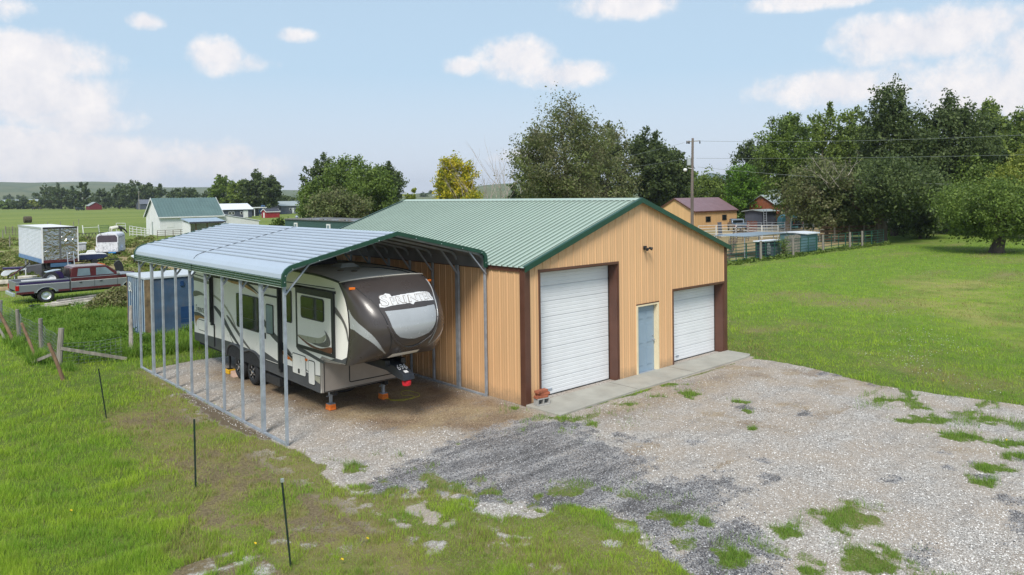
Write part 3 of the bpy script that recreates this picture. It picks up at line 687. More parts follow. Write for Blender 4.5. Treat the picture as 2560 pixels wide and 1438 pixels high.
        def path(dz=0): return [(-6.0, y, 3.60), (-6.0, y, 3.78), (-5.93, y, 3.91), (-5.77, y, 3.99), (-3.05, y, 4.63), (-.48, y, 4.03), (-.30, y, 3.97), (-.19, y, 3.88), (-.115, y, 3.72), (-.10, y, 3.60)]
        pp = path()
        for a, b in zip(pp[:-1], pp[1:]): mb.bar(a, b, w*.9)
        mb.build('bow', M['galv'], t)
        for x, s in ((CX0, 1), (CX1, -1)):
            mb = MB(); xa = x+s*.03
            if i == 0: mb.bar((xa-s*.035, y-.04, 3.42), (x+s*.62, y-.04, 4.10), .05, .03)
            else: mb.bar((xa, y, 3.36), (x+s*.60, y, 4.07), .045)
            mb.build('knee_brace', M['galv'], t)
        if i not in (0,):
            mb = MB(); mb.tube([(CX0+.03, y, 3.5), (CX0+.10, y, 3.70), (CX0+.22, y, 3.86)], .014, 6); mb.build('gusset', M['galv'], t)
    mb = MB(); mb.box(CX0-.032, CX0+.032, CPY[0]-.031, CPY[-1]+.031, -.004, .05); mb.build('base_rail', M['galv'], t, bevel=.003)
    mb = MB(); mb.box(CX1-.032, CX1+.032, CPY[0]-.031, CPY[-1]+.031, -.004, .05); mb.build('base_rail', M['galv'], t, bevel=.003)
carport()

# ------------------------------------------------------------ fifth wheel camper
RX0, RX1, RXC = -4.30, -1.85, -3.075
def lerp_tab(tab, z):
    for (a, va), (b, vb) in zip(tab[:-1], tab[1:]):
        if a <= z <= b:
            t_ = (z-a)/(b-a); return va+(vb-va)*t_
    return tab[0][1] if z < tab[0][0] else tab[-1][1]
def smooth_tab(tab):
    zs = np.linspace(tab[0][0], tab[-1][0], 200); y = np.interp(zs, [a for a, _ in tab], [b for _, b in tab])
    k = np.ones(25)/25; yp = np.pad(y, 12, mode='reflect', reflect_type='odd'); y = np.convolve(yp, k, 'valid')
    return lambda z: float(np.interp(z, zs, y))
cap_side = smooth_tab([(1.50, 1.82), (1.7, 1.74), (2.0, 1.68), (2.4, 1.64), (2.8, 1.68), (3.1, 1.78), (3.35, 1.96), (3.50, 2.10)])
cap_mid = smooth_tab([(1.50, 1.36), (1.62, 1.14), (1.8, .92), (2.1, .68), (2.4, .56), (2.7, .62), (3.0, .83), (3.25, 1.16), (3.42, 1.52), (3.50, 1.80)])
def cap_pt(s, z, off=0.0):
    """s -1..1 across the nose (driver side at -1), z up its height; returns world point pushed off outwards"""
    def base(s, z):
        a = s*math.pi/2; sx = math.copysign(abs(math.sin(a))**.80, a); cz = max(0., math.cos(a))**.55
        ys, ym = cap_side(z), cap_mid(z)
        zz = z+.085*math.cos(a)*max(0, (z-3.0)/.5)+.11*math.cos(a)*max(0, (2.0-z)/.5)
        return Vector((RXC+1.225*sx, ys-(ys-ym)*cz, zz))
    p = base(s, z)
    if off:
        e = 1e-3; s1, s0 = min(.999, s+e), max(-.999, s-e)
        du = base(s1, z)-base(s0, z); dv = base(s, z+e)-base(s, z-e); n = du.cross(dv).normalized()
        if n.y > 0 and abs(n.y) > .05: n = -n
        if abs(n.y) <= .05 and n.x*s < 0: n = -n
        p = p+n*off
    return p
def inpoly(x, y, poly):
    c = False; n = len(poly)
    for i in range(n):
        x0, y0 = poly[i]; x1, y1 = poly[(i+1) % n]
        if (y0 > y) != (y1 > y) and x < (x1-x0)*(y-y0)/(y1-y0)+x0: c = not c
    return c
def cr(pts, n=8, closed=False):
    """Catmull-Rom through points"""
    out = []; m_ = len(pts); rng = range(m_ if closed else m_-1)
    for i in rng:
        if closed: p0, p1, p2, p3 = [pts[(i+k) % m_] for k in (-1, 0, 1, 2)]
        else: p0, p1, p2, p3 = pts[max(0, i-1)], pts[i], pts[i+1], pts[min(m_-1, i+2)]
        for k in range(n):
            t_ = k/n; out.append(tuple(.5*((2*b)+(-a+c)*t_+(2*a-5*b+4*c-d)*t_*t_+(-a+3*b-3*c+d)*t_**3) for a, b, c, d in zip(p0, p1, p2, p3)))
    if not closed: out.append(tuple(pts[-1]))
    return out
def cap_patch(name, poly, mat, parent, off=.004, du=.007, dz=.009):
    """poly in (s,z): a thin layer lying on the nose"""
    s0, s1 = min(p[0] for p in poly), max(p[0] for p in poly); z0, z1 = min(p[1] for p in poly), max(p[1] for p in poly)
    s0, s1 = max(s0, -.995), min(s1, .995); z0, z1 = max(1.503, z0), min(3.497, z1)
    ns, nz = int((s1-s0)/du)+1, int((z1-z0)/dz)+1; mb = MB(); idx = {}
    def vid(i, j):
        if (i, j) not in idx: idx[i, j] = mb.add([cap_pt(s0+(s1-s0)*i/ns, z0+(z1-z0)*j/nz, off)])
        return idx[i, j]
    for i in range(ns):
        for j in range(nz):
            if inpoly(s0+(s1-s0)*(i+.5)/ns, z0+(z1-z0)*(j+.5)/nz, poly): mb.face(vid(i, j), vid(i+1, j), vid(i+1, j+1), vid(i, j+1))
    return mb.build(name, mat, parent, smooth=True)
def cap_line(name, pts, r, mat, parent, off=.003):
    mb = MB(); mb.tube([cap_pt(s, z, off) for s, z in cr(pts, 10)], r, 6); return mb.build(name, mat, parent, smooth=True)
def side_patch(name, pts, mat, parent, k=1, smoothc=True, x=None):
    """flat graphic on the near side, pts in (y,z)"""
    P = cr(pts, 8, True) if smoothc else pts
    x0 = (RX0 if x is None else x)-.0025*k; mb = MB(); mb.prism(P, 'x', x0-.002, x0); return mb.build(name, mat, parent)
def rounded(y0, y1, z0, z1, r, n=5):
    out = []
    for cx, cy, a in ((y1-r, z1-r, 0), (y0+r, z1-r, 90), (y0+r, z0+r, 180), (y1-r, z0+r, 270)):
        for k in range(n+1):
            q = rad(a+90*k/n); out.append((cx+r*math.cos(q), cy+r*math.sin(q)))
    return out
def camper():
    t = thing('camper_trailer', 'long beige and dark brown fifth wheel camper parked under the steel carport', 'camper')
    # body shell: side outline extruded across
    top = cr([(12.15, 3.58), (9, 3.60), (6.6, 3.62), (5.4, 3.63), (4.4, 3.625), (3.2, 3.60), (2.5, 3.55), (2.05, 3.50)], 4)
    outline = [(12.15, .72), (8.95, .66), (6.95, .62), (5.5, .60), (3.12, .56), (3.0, 1.46), (1.86, 1.50)]+[(cap_side(z)+.012, z) for z in (1.6, 1.8, 2.0, 2.2, 2.4, 2.6, 2.8, 3.0, 3.1, 3.2, 3.3, 3.4)]+top[::-1]
    outline = [(12.20, .85)]+outline[0:]
    mb = MB(); mb.prism(outline, 'x', RX0, RX1); body = mb.build('body', M['rvcream'], t, bevel=.02)
    # roof membrane, slightly crowned
    mb = MB(); nn = 8; ks = []
    for y, z in top:
        ks.append(mb.add([(RXC+(q/nn*2-1)*1.20, y, z+.012+.075*(1-(q/nn*2-1)**2)) for q in range(nn+1)]))
    for a, b in zip(ks[:-1], ks[1:]):
        for q in range(nn): mb.face(a+q, a+q+1, b+q+1, b+q)
    rf = mb.build('roof', M['rvroof'], t, smooth=True, solid=.02)
    for xx in (RX0-.012, RX1-.02):
        mb = MB(); pp = [(xx+.016, y, z+.005) for y, z in top]
        for a, b in zip(pp[:-1], pp[1:]): mb.bar(a, b, .035, .045)
        mb.build('roof_rail', M['dark'], t)
    mb = MB(); mb.tube([(RX0-.006, 12.1, 3.25), (RX0-.006, 6.2, 3.28), (RX0-.006, 2.3, 3.33)], .012, 6); mb.build('trim_line', M['dark'], t)
    # roof vents and air conditioner
    for y, s_ in ((3.95, 1.0), (7.6, 1.0)):
        mb = MB(); mb.obox((RXC+.0, y, 3.69 if y < 5 else 3.69), (.56, .56, .05), Matrix.Identity(3))
        k = mb.add([(RXC-.26, y-.26, 3.715), (RXC+.26, y-.26, 3.715), (RXC+.26, y+.26, 3.715), (RXC-.26, y+.26, 3.715),
                    (RXC-.17, y-.17, 3.80), (RXC+.17, y-.17, 3.80), (RXC+.17, y+.17, 3.80), (RXC-.17, y+.17, 3.80)])
        for q in ((4, 5, 6, 7), (0, 1, 5, 4), (1, 2, 6, 5), (2, 3, 7, 6), (3, 0, 4, 7)): mb.face(*[k+a for a in q])
        mb.build('roof_vent', M['rvroof'] if y > 5 else pm('vent_lid', (.5, .5, .48), .4), t)
    mb = MB(); mb.prism([(4.75, 3.60), (4.78, 3.86), (4.95, 3.98), (6.2, 3.98), (6.35, 3.85), (6.4, 3.60)], 'x', RXC-.75, RXC+.25); mb.build('air_conditioner', M['dark'], t, bevel=.05)
    for x, y in ((RXC-.1, 3.15), (RXC-.55, 3.2), (RXC-.35, 2.85)):
        mb = MB(); mb.lathe((x, y, 3.60), [(.09, -.02), (.085, .085), (0, .088)], 14); mb.build('sealant_ring', pm('stain', (.22, .17, .12), .9), rf)
    mb = MB(); mb.tube([(RXC+.1, 3.5, 3.70), (RXC+.55, 3.1, 3.68), (RXC+.9, 2.5, 3.61), (RXC+.95, 2.2, 3.56)], .012, 6); mb.build('roof_cable', M['dark'], rf)
    # lower grey band, wheel arches
    lo = [(12.16, .73), (8.95, .665), (6.95, .625), (5.5, .605), (3.125, .565), (3.115, .95)]
    up = cr([(3.118, 1.02), (3.7, .98), (4.7, 1.00), (5.6, .99), (6.6, .98), (7.6, 1.06), (9.4, 1.08), (12.19, 1.0)], 5)
    side_patch('grey_band', lo+up, M['rvgrey'], t, 1, False)
    # wheel opening (dark) and fender flare
    arch = [(9.28, .64)]+cr([(9.25, .78), (8.95, 1.0), (8.45, 1.03), (7.95, .92), (7.45, 1.03), (6.95, .98), (6.65, .76)], 6)+[(6.6, .62)]
    side_patch('wheel_well', arch, M['black'], t, 2.2, False)
    mb = MB(); mb.tube([(RX0-.02, y, z) for y, z in cr([(9.30, .60), (9.22, .82), (8.95, 1.01), (8.45, 1.05), (7.95, .95), (7.45, 1.05), (6.95, 1.0), (6.66, .8), (6.56, .60)], 6)], .032, 8)
    mb.build('fender_flare', M['rvgrey'], t, smooth=True)
    # dark swooshes
    S = lambda nm, pts, m_, k=1.6, **q: side_patch(nm, pts, M[m_], t, k, **q)
    S('graphic', [(12.15, 2.93), (10.6, 2.86), (10.6, 2.76), (12.15, 2.80)], 'swoosh_g', smoothc=False)
    S('graphic', [(12.15, 3.03), (10.6, 2.97), (10.6, 2.945), (12.15, 3.0)], 'dark', smoothc=False)
    S('graphic', [(12.16, 2.42), (11.6, 2.45), (11.0, 2.33), (11.5, 2.34), (12.16, 2.24)], 'swoosh_g')
    S('graphic', [(10.35, 2.40), (9.6, 2.22), (9.0, 1.92), (8.55, 1.62), (8.9, 1.95), (9.5, 2.26), (10.2, 2.44)], 'swoosh_l')
    S('graphic', [(10.3, 2.02), (9.8, 1.78), (9.0, 1.32), (8.2, .98), (7.6, .86), (8.3, 1.10), (9.0, 1.50), (9.6, 1.88), (10.2, 2.10)], 'rvgrey')
    S('graphic', [(9.25, 1.86), (8.6, 1.50), (7.9, 1.17), (7.3, 1.0), (7.9, 1.27), (8.5, 1.58), (9.1, 1.87)], 'swoosh_g')
    S('graphic', [(9.05, 1.38), (8.85, 1.13), (8.2, .97), (8.0, .96), (8.7, 1.02), (9.0, 1.25)], 'rvgrey')
    S('graphic', [(9.2, 3.02), (8.6, 3.08), (7.9, 3.03), (7.4, 2.94), (6.9, 2.78), (7.4, 2.86), (8.0, 2.94), (8.7, 2.96)], 'gold', 2)
    S('graphic', [(9.25, 3.06), (8.6, 3.125), (7.8, 3.07), (7.2, 2.97), (6.6, 2.74), (7.2, 2.90), (7.9, 3.0), (8.7, 3.07)], 'dark', 1.6)
    S('graphic', [(6.42, 1.98), (6.1, 1.80), (5.7, 1.60), (5.2, 1.42), (4.7, 1.32), (5.2, 1.56), (5.8, 1.82), (6.3, 2.12)], 'rvgrey')
    S('graphic', [(6.0, 1.52), (5.3, 1.36), (4.6, 1.18), (3.95, 1.06), (4.6, 1.12), (5.3, 1.26), (6.0, 1.46)], 'gold', 2)
    S('graphic', [(6.0, 1.62), (5.3, 1.48), (4.5, 1.22), (3.7, 1.0), (4.5, 1.16), (5.3, 1.38)], 'dark', 1.4)
    # swoosh running from the slide into the nose
    S('graphic', [(2.30, 2.88), (2.12, 2.80), (1.86, 2.60), (1.70, 2.38), (1.68, 2.1), (1.78, 2.36), (1.98, 2.58), (2.30, 2.74)], 'swoosh_g', 4)
    S('graphic', [(2.3, 1.60), (2.0, 1.60), (1.76, 1.70), (1.83, 1.52), (2.6, 1.50)], 'rvgrey', 2, smoothc=False)
    # taupe lower box panel beside the nose and the pale swell below the slide
    S('graphic', [(4.4, 1.62), (3.6, 1.52), (2.9, 1.42), (3.0, 1.36), (3.7, 1.44), (4.3, 1.5)], 'rvgrey', 1.6)
    # bedroom slide-out: black frame, cream panel
    mb = MB(); mb.box(RX0-.05, RX0-.001, 2.30, 4.36, 1.60, 3.20); mb.build('slide_frame', M['dark'], t, bevel=.008)
    mb = MB(); mb.box(RX0-.058, RX0-.0505, 2.42, 4.24, 1.70, 3.07); sl = mb.build('slide_out', M['rvcream'], t, bevel=.003)
    mb = MB(); mb.prism([(RX0-.10, 3.24), (RX0-.10, 3.205), (RX0-.002, 3.205), (RX0-.002, 3.27)], 'y', 2.25, 4.42); mb.build('slide_awning', M['dark'], t)
    xs = RX0-.058
    P = lambda nm, pts, m_, k=1.0: side_patch(nm, pts, M[m_], sl, k, True, xs)
    P('graphic', [(4.22, 1.95), (3.6, 1.98), (3.0, 2.02), (2.65, 2.18), (2.62, 2.22), (2.72, 2.02), (3.0, 1.86), (3.5, 1.82), (4.0, 1.88)], 'swoosh_l')
    P('graphic', [(2.74, 2.24), (2.50, 2.08), (2.46, 1.93), (2.62, 1.84), (3.0, 1.80), (3.45, 1.83), (3.0, 1.88), (2.72, 1.98), (2.66, 2.1)], 'swoosh_g', 1.6)
    P('graphic', [(4.22, 1.93), (3.6, 1.80), (3.0, 1.755), (2.43, 1.86), (2.44, 1.705), (3.0, 1.705), (3.5, 1.72), (4.0, 1.84)], 'swoosh_b', 1.4)
    def window(y0, y1, z0, z1, x, par, mull=None, r=.09, m_='glass'):
        mb = MB(); mb.prism(rounded(y0-.03, y1+.03, z0-.03, z1+.03, r), 'x', x-.018, x); fr = mb.build('window', M['dark'], par)
        mb = MB(); mb.prism(rounded(y0, y1, z0, z1, r*.8), 'x', x-.021, x-.0185); mb.build('pane', M[m_], fr)
        if mull:
            mb = MB(); mb.box(x-.024, x-.0215, y0+.01, y1-.01, mull-.008, mull+.008); mb.build('mullion', pm('glass_bar', (.05, .055, .05), .3), fr)
    window(2.78, 3.98, 2.47, 3.0, xs, sl, 2.71)
    window(6.85, 8.42, 1.68, 2.66, RX0, t, 1.98, .07)
    window(4.70, 5.10, 2.22, 3.05, RX0, t, None, .07)
    # entry door
    mb = MB(); mb.prism(rounded(5.42, 6.45, .90, 2.84, .12), 'x', RX0-.02, RX0-.001); fr = mb.build('door_frame', M['dark'], t)
    mb = MB(); mb.prism(rounded(5.47, 6.40, .94, 2.79, .10), 'x', RX0-.035, RX0-.0205); dr = mb.build('entry_door', M['rvcream'], t)
    side_patch('graphic', [(6.39, 2.12), (6.0, 1.90), (5.5, 1.72), (5.48, 1.52), (5.9, 1.66), (6.39, 1.92)], M['rvgrey'], dr, 1, False, RX0-.035)
    side_patch('graphic', [(6.39, .96), (5.48, .96), (5.48, 1.02), (6.39, 1.16)], M['rvgrey'], dr, 1, False, RX0-.035)
    window(5.78, 6.2, 1.75, 2.55, RX0-.036, dr, None, .06, 'tintglass')
    mb = MB(); mb.box(RX0-.05, RX0-.036, 6.28, 6.37, 1.55, 1.72); mb.build('door_handle', M['dark'], dr, bevel=.004)
    mb = MB(); mb.tube([(RX0-.04, 6.5, 1.0), (RX0-.12, 6.5, 1.05), (RX0-.12, 6.5, 1.75), (RX0-.04, 6.5, 1.8)], .014, 8); mb.build('grab_handle', M['dark'], t)
    mb = MB(); mb.box(RX0-.03, RX0+.3, 5.45, 6.35, .30, .55); mb.build('folding_step', M['dark'], t, bevel=.01)
    # awning roller with two arms
    for y, z0 in ((10.4, 1.45), (5.32, .75)):
        mb = MB(); mb.box(RX0-.09, RX0-.006, y-.05, y+.05, z0, 3.12); mb.box(RX0-.12, RX0-.0905, y-.032, y+.032, z0+.1, 3.10); mb.build('awning_arm', M['dark'], t, bevel=.006)
    mb = MB(); mb.box(RX0-.03, RX0-.004, 10.28, 10.33, .75, 1.5); mb.build('awning_rail', M['dark'], t)
    mb = MB(); mb.tube([(RX0-.08, 10.5, 3.12), (RX0-.08, 5.25, 3.14)], .075, 12); mb.build('awning_roller', M['dark'], t, smooth='auto')
    # hatches
    def hatch(y0, y1, z0, z1, latch=True, r=.05):
        mb = MB(); mb.prism(rounded(y0-.022, y1+.022, z0-.022, z1+.022, r+.01), 'x', RX0-.009, RX0-.0055); fr = mb.build('hatch', M['dark'], t)
        mb = MB(); mb.prism(rounded(y0, y1, z0, z1, r), 'x', RX0-.0145, RX0-.0095); mb.build('hatch_door', M['rvcream'], fr)
        if latch: mb = MB(); mb.prism(rounded((y0+y1)/2-.045, (y0+y1)/2+.045, z0+.03, z0+.15, .02), 'x', RX0-.025, RX0-.015); mb.build('latch', M['dark'], fr)
    hatch(3.92, 4.66, .86, 1.38); hatch(3.42, 3.74, .72, 1.32, False); hatch(11.1, 11.75, 1.15, 1.48, False)
    side_patch('graphic', [(3.41, .98), (3.13, .99), (3.13, .80), (3.41, .86)], M['swoosh_l'], t, 3, False)
    for y, z in ((4.92, 1.20), (3.86, 1.30+.02)):
        mb = MB(); mb.prism(rounded(y-.05, y+.05, z-.03, z+.03, .015), 'x', RX0-.03, RX0-.006); mb.build('side_marker', M['amber'], t)
    # lower front box below the nose
    mb = MB(); mb.box(RX0+.012, RX1-.012, 3.0, 3.11, .585, 1.50); mb.build('front_bulkhead', M['rvtaupe'], t, bevel=.01)
    side_patch('taupe_panel', [(3.115, .60), (2.99, 1.47), (2.12, 1.505), (2.12, 1.52), (3.02, 1.54), (3.13, 1.45)], M['rvtaupe'], t, 1.2, False)
    for x0, x1 in ((RX0+.02, RX1-.02),):
        mb = MB(); P_ = rounded(x0+.75, x1-.06, .74, 1.46, .05)
        for a, b in zip(P_, P_[1:]+P_[:1]): mb.tube([(a[0], 2.992, a[1]), (b[0], 2.992, b[1])], .013, 6, False)
        mb.build('compartment_seal', M['dark'], t)
    mb = MB(); mb.box(RX0+.03, RX0+.045, 2.985, 2.999, .6, 1.48); mb.box(RX0+.03, RX1-.03, 2.985, 2.999, .60, .615); mb.build('bulkhead_edge', M['dark'], t)
    # under deck of the nose
    mb = MB(); mb.prism([(2.1, 1.47), (3.0, 1.40), (3.0, 1.49), (2.1, 1.52)], 'x', RX0+.02, RX1-.02); mb.build('underdeck', M['rvtaupe'], t)
    # chassis
    mb = MB()
    for x in (RX0+.45, RX1-.45): mb.box(x-.05, x+.05, 3.15, 12.0, .42, .66)
    for y in (3.4, 5.2, 6.4, 9.6, 11.6): mb.box(RX0+.5, RX1-.5, y-.04, y+.04, .45, .62)
    mb.box(RX0+.1, RX1-.1, 3.2, 12.0, .60, .66); mb.build('chassis', M['black'], t)
    # wheels
    for sx in (0, 1):
        for y in (8.42, 7.42):
            x = RX0+.02 if sx == 0 else RX1-.02; d = 1 if sx == 0 else -1
            mb = MB(); mb.lathe((x, y, .385), [(.225, 0), (.24, -.005), (.33, .0), (.365, .02), (.385, .05), (.385, .19), (.365, .225), (.30, .24), (.22, .24)], 36, 'x') if d == 1 else mb.lathe((x, y, .385), [(.225, 0), (.24, .005), (.33, 0), (.365, -.02), (.385, -.05), (.385, -.19), (.365, -.225), (.30, -.24), (.22, -.24)], 36, 'x')
            ty = mb.build('wheel', M['black'], t, smooth='auto')
            mb = MB(); mb.lathe((x, y, .385), [(.228, .001*d), (.215, .012*d), (.208, .05*d), (.20, .1*d), (0, .1*d)], 32, 'x')
            for k in range(6):
                a = k*math.pi/3+.3; c_, s_ = math.cos(a), math.sin(a)
                mb.obox((x+.018*d, y+.12*c_, .385+.12*s_), (.03, .20, .055), Matrix.Rotation(a, 3, 'X'))
            rim = mb.build('rim', pm('alloy_dark', (.08, .085, .09), .25, .7), ty)
            mb = MB(); mb.lathe((x, y, .385), [(.0, -.025*d), (.045, -.02*d), (.055, .01*d)], 16, 'x')
            for k in range(6):
                a = k*math.pi/3+.3; mb.obox((x-.001*d, y+.15*math.cos(a), .385+.15*math.sin(a)), (.012, .05, .03), Matrix.Rotation(a, 3, 'X'))
            mb.build('hub_cap', pm('chrome', (.75, .76, .78), .12, 1), ty, smooth='auto')
    # landing jacks and rear stabiliser
    for x, y, h in ((-3.86, 3.42, .6), (-2.29, 3.34, .6)):
        mb = MB(); mb.box(x-.045, x+.045, y-.045, y+.045, .36, h+.02); mb.box(x-.033, x+.033, y-.033, y+.033, .17, .36); mb.box(x-.09, x+.09, y-.09, y+.09, .151, .17); mb.tube([(x-.12, y, .36), (x+.05, y, .38)], .012, 6)
        mb.build('landing_leg', M['galv'], t, bevel=.003)
    x, y = -4.16, 9.45; mb = MB(); mb.box(x-.03, x+.03, y-.03, y+.03, .32, .70); mb.box(x-.022, x+.022, y-.022, y+.022, .15, .32); mb.box(x-.08, x+.08, y-.08, y+.08, .131, .15); mb.build('stabiliser_leg', M['dark'], t)
    # spare wheel slung beneath
    mb = MB(); mb.lathe((-2.95, 4.45, .16), [(.16, .02), (.30, 0), (.37, .04), (.38, .11), (.37, .18), (.30, .22), (.16, .2), (.16, .02)], 32); sp = mb.build('spare_wheel', M['black'], t, smooth='auto')
    mb = MB(); mb.tube([(-2.95, 4.45, .2), (-2.95, 4.45, .45)], .03, 8); mb.lathe((-2.95, 4.45, .2), [(0, .06), (.17, .06), (.17, .03)], 20); mb.build('carrier', M['dark'], sp)
    # ---- moulded nose cap
    mb = MB(); ns, nz = 90, 70; ks = []
    for j in range(nz+1):
        z = 1.50+2.0*j/nz; ks.append(mb.add([cap_pt(-1+2*i/ns, z) for i in range(ns+1)]))
    for a, b in zip(ks[:-1], ks[1:]):
        for i in range(ns): mb.face(a+i, a+i+1, b+i+1, b+i)
    c0 = mb.add([(RXC, 2.1, 3.585)]); c1 = mb.add([(RXC, 2.1, 1.49)])
    for i in range(ns): mb.face(ks[-1]+i, ks[-1]+i+1, c0); mb.face(ks[0]+i, c1, ks[0]+i+1)
    cap = mb.build('nose_cap', M['rvdark'], t, smooth='auto')
    for s in (-1, 1): 
        mb = MB(); mb.tube([cap_pt(s*.999, 1.5+2*j/30)+Vector((0, .012, 0)) for j in range(31)], .013, 6); mb.build('cap_seam', M['dark'], cap)
    mb = MB(); mb.tube([cap_pt(-1+2*i/40, 3.5)+Vector((0, 0, .008)) for i in range(41)], .014, 6); mb.build('cap_top_seam', M['rvroof'], cap)
    # features on the nose (s,z)
    CAPFEAT(t, cap)
    return t
def mirror(p): return [(-a, b) for a, b in p]
def CAPFEAT(t, cap):
    swl = cr([(-.998, 2.90), (-.97, 2.75), (-.89, 2.62), (-.745, 2.48), (-.59, 2.31), (-.44, 2.08), (-.27, 1.76), (-.45, 2.00), (-.625, 2.18), (-.80, 2.30), (-.95, 2.41), (-.998, 2.47)], 5, True)
    cap_patch('silver_swoosh', swl, M['rvsilver'], cap); cap_patch('silver_swoosh', mirror(swl), M['rvsilver'], cap)
    edge = [(-.64, 3.39), (-.545, 3.2), (-.455, 3.04), (-.395, 2.80), (-.35, 2.55), (-.305, 2.29), (-.27, 2.08), (-.25, 1.9)]
    cap_line('moulding_line', edge, .010, M['dark'], cap, .002); cap_line('moulding_line', mirror(edge), .014, M['rvsilver'], cap, .002)
    panel = [(-.345, 2.87), (0, 2.87), (.345, 2.88), (.335, 2.7), (.29, 2.50), (.235, 2.34), (.17, 2.24), (.08, 2.18), (0, 2.145), (-.08, 2.18), (-.17, 2.24), (-.235, 2.34), (-.29, 2.50)]
    cap_patch('silver_panel', panel, M['rvsilver'], cap, .006)
    frame = [(-.36, 2.55), (-.25, 2.21), (-.16, 2.07), (0, 1.90), (.16, 2.07), (.25, 2.21), (.36, 2.60)]
    cap_line('panel_moulding', frame, .024, M['rvdark'], cap, .006)
    cap_patch('licence_strip', [(-.15, 1.70), (.17, 1.70), (.20, 1.56), (-.10, 1.515), (-.15, 1.53)], M['rvcream'], cap, .006)
    badge = [(-.40, 2.965), (-.39, 3.03), (-.365, 3.03), (-.345, 3.10), (-.30, 3.17), (-.21, 3.21), (-.16, 3.19), (-.155, 3.145), (0, 3.165), (.18, 3.175), (.34, 3.155), (.375, 3.12), (.375, 3.05), (.39, 3.045), (.385, 2.975), (.2, 2.995), (.055, 3.0), (.02, 2.95), (0, 2.99), (-.2, 2.98), (-.33, 2.95)]
    cap_patch('badge_panel', badge, M['letter'], cap, .006, .005, .006)
    def letters(s_, u0, u1, z0, h, slope, mat, off, offset=0.0, shear=.12):
        v, f = text_mesh(s_, 1.0, shear, offset); x0, x1 = min(a for a, _ in v), max(a for a, _ in v); y0, y1 = min(b for _, b in v), max(b for _, b in v)
        mb = MB(); P = []
        for a, b in v:
            q = (a-x0)/(x1-x0); P.append(cap_pt(u0+(u1-u0)*q, z0+slope(q)+h*(b-y0)/(y1-y0), off))
        k = mb.add(P)
        for q in f: mb.face(*[k+i for i in q])
        return mb.build('lettering', mat, cap)
    letters('S', -.365, -.225, 2.975, .215, lambda q: .0, M['letterd'], .0115, .022)
    letters('PRINTER', -.205, .365, 2.995, .135, lambda q: .02*q, M['letterd'], .0115, .026)
    letters('S', -.355, -.235, 2.985, .195, lambda q: .0, M['letter'], .014, .0)
    letters('PRINTER', -.198, .358, 3.005, .115, lambda q: .02*q, M['letter'], .014, .0)
    for s in (-.725, .77):
        p = cap_pt(s, 3.35, .015); mb = MB(); mb.obox(p, (.15, .05, .06), Matrix.Rotation(rad(-25 if s < 0 else 25), 3, 'Z')); mb.build('marker_light', M['amber'], cap, bevel=.012)
# lettering on the near side, read from front of that side
camper_obj = camper()
def side_text(s, ya, yb, z, h, mat, par, x, slope=0.0, shear=.25):
    v, f = text_mesh(s, 1.0, shear, .01); x0, x1 = min(a for a, _ in v), max(a for a, _ in v); y0, y1 = min(b for _, b in v), max(b for _, b in v)
    mb = MB(); k = mb.add([(x, ya+(yb-ya)*(a-x0)/(x1-x0), z+slope*(a-x0)/(x1-x0)+h*(b-y0)/(y1-y0)) for a, b in v])
    for q in f: mb.face(*[k+i for i in q])
    return mb.build('lettering', mat, par)
side_text('S', 12.02, 11.88, 1.74, .24, M['rvgrey'], camper_obj, RX0-.005)
side_text('PRINTER', 11.86, 11.1, 1.745, .16, M['rvgrey'], camper_obj, RX0-.005)
side_patch('graphic', [(12.1, 1.66), (11.7, 1.66), (11.1, 1.56), (11.6, 1.55), (11.95, 1.40), (11.98, 1.22), (12.1, 1.45)], M['gold'], camper_obj, 1.6)
side_patch('graphic', [(12.12, 1.70), (11.6, 1.71), (10.9, 1.57), (11.6, 1.63), (12.05, 1.58)], M['rvgrey'], camper_obj, 2.2)
def pin_box():
    # gooseneck pin box, with chalked number, under the nose
    t = camper_obj
    mb = MB(); mb.prism([(2.9, 1.40), (2.0, 1.44), (1.35, 1.40), (.92, 1.22), (.90, 1.08), (1.15, 1.10), (1.7, 1.22), (2.9, 1.24)], 'x', RXC-.16, RXC+.16)
    pb = mb.build('pin_box', pm('pinbox_black', (.022, .026, .035), .4), t, bevel=.01)
    mb = MB(); mb.box(RXC-.30, RXC-.17, 1.5, 2.6, 1.36, 1.5); mb.box(RXC+.17, RXC+.30, 1.5, 2.6, 1.36, 1.5); mb.build('pin_box_bracket', M['dark'], pb)
    mb = MB(); mb.lathe((RXC, 1.02, .93), [(.0, 0), (.10, .005), (.115, .05), (.115, .12), (.07, .16), (0, .17)], 18); mb.build('pin_cover', M['red'], pb, smooth='auto')
    # chalk 696 and a sticker on the sloping face
    a, b = Vector((RXC, 1.35, 1.403)), Vector((RXC, .92, 1.223)); d = (b-a).normalized(); n = Vector((0, d.z, -d.y));  n = n if n.z > 0 else -n
    v, f = text_mesh('696', 1.0, .25, .0); x0, x1 = min(q for q, _ in v), max(q for q, _ in v); y0, y1 = min(q for _, q in v), max(q for _, q in v)
    mb = MB(); P = []
    for p, q in v:
        u = (p-x0)/(x1-x0); w = (q-y0)/(y1-y0); P.append(a+d*(.24-.22*w)+n*.006+Vector((-.14+.28*u, 0, 0)))
    k = mb.add(P)
    for q in f: mb.face(*[k+i for i in q])
    mb.build('chalk_number', M['letter'], pb)
    mb = MB(); c = a+d*.34+n*.004; ex = Vector((1, 0, 0))
    mb.quad(c-ex*.06-d*.05, c+ex*.05-d*.05, c+ex*.05+d*.05, c-ex*.06+d*.05); mb.build('sticker', M['letter'], pb)
pin_box()
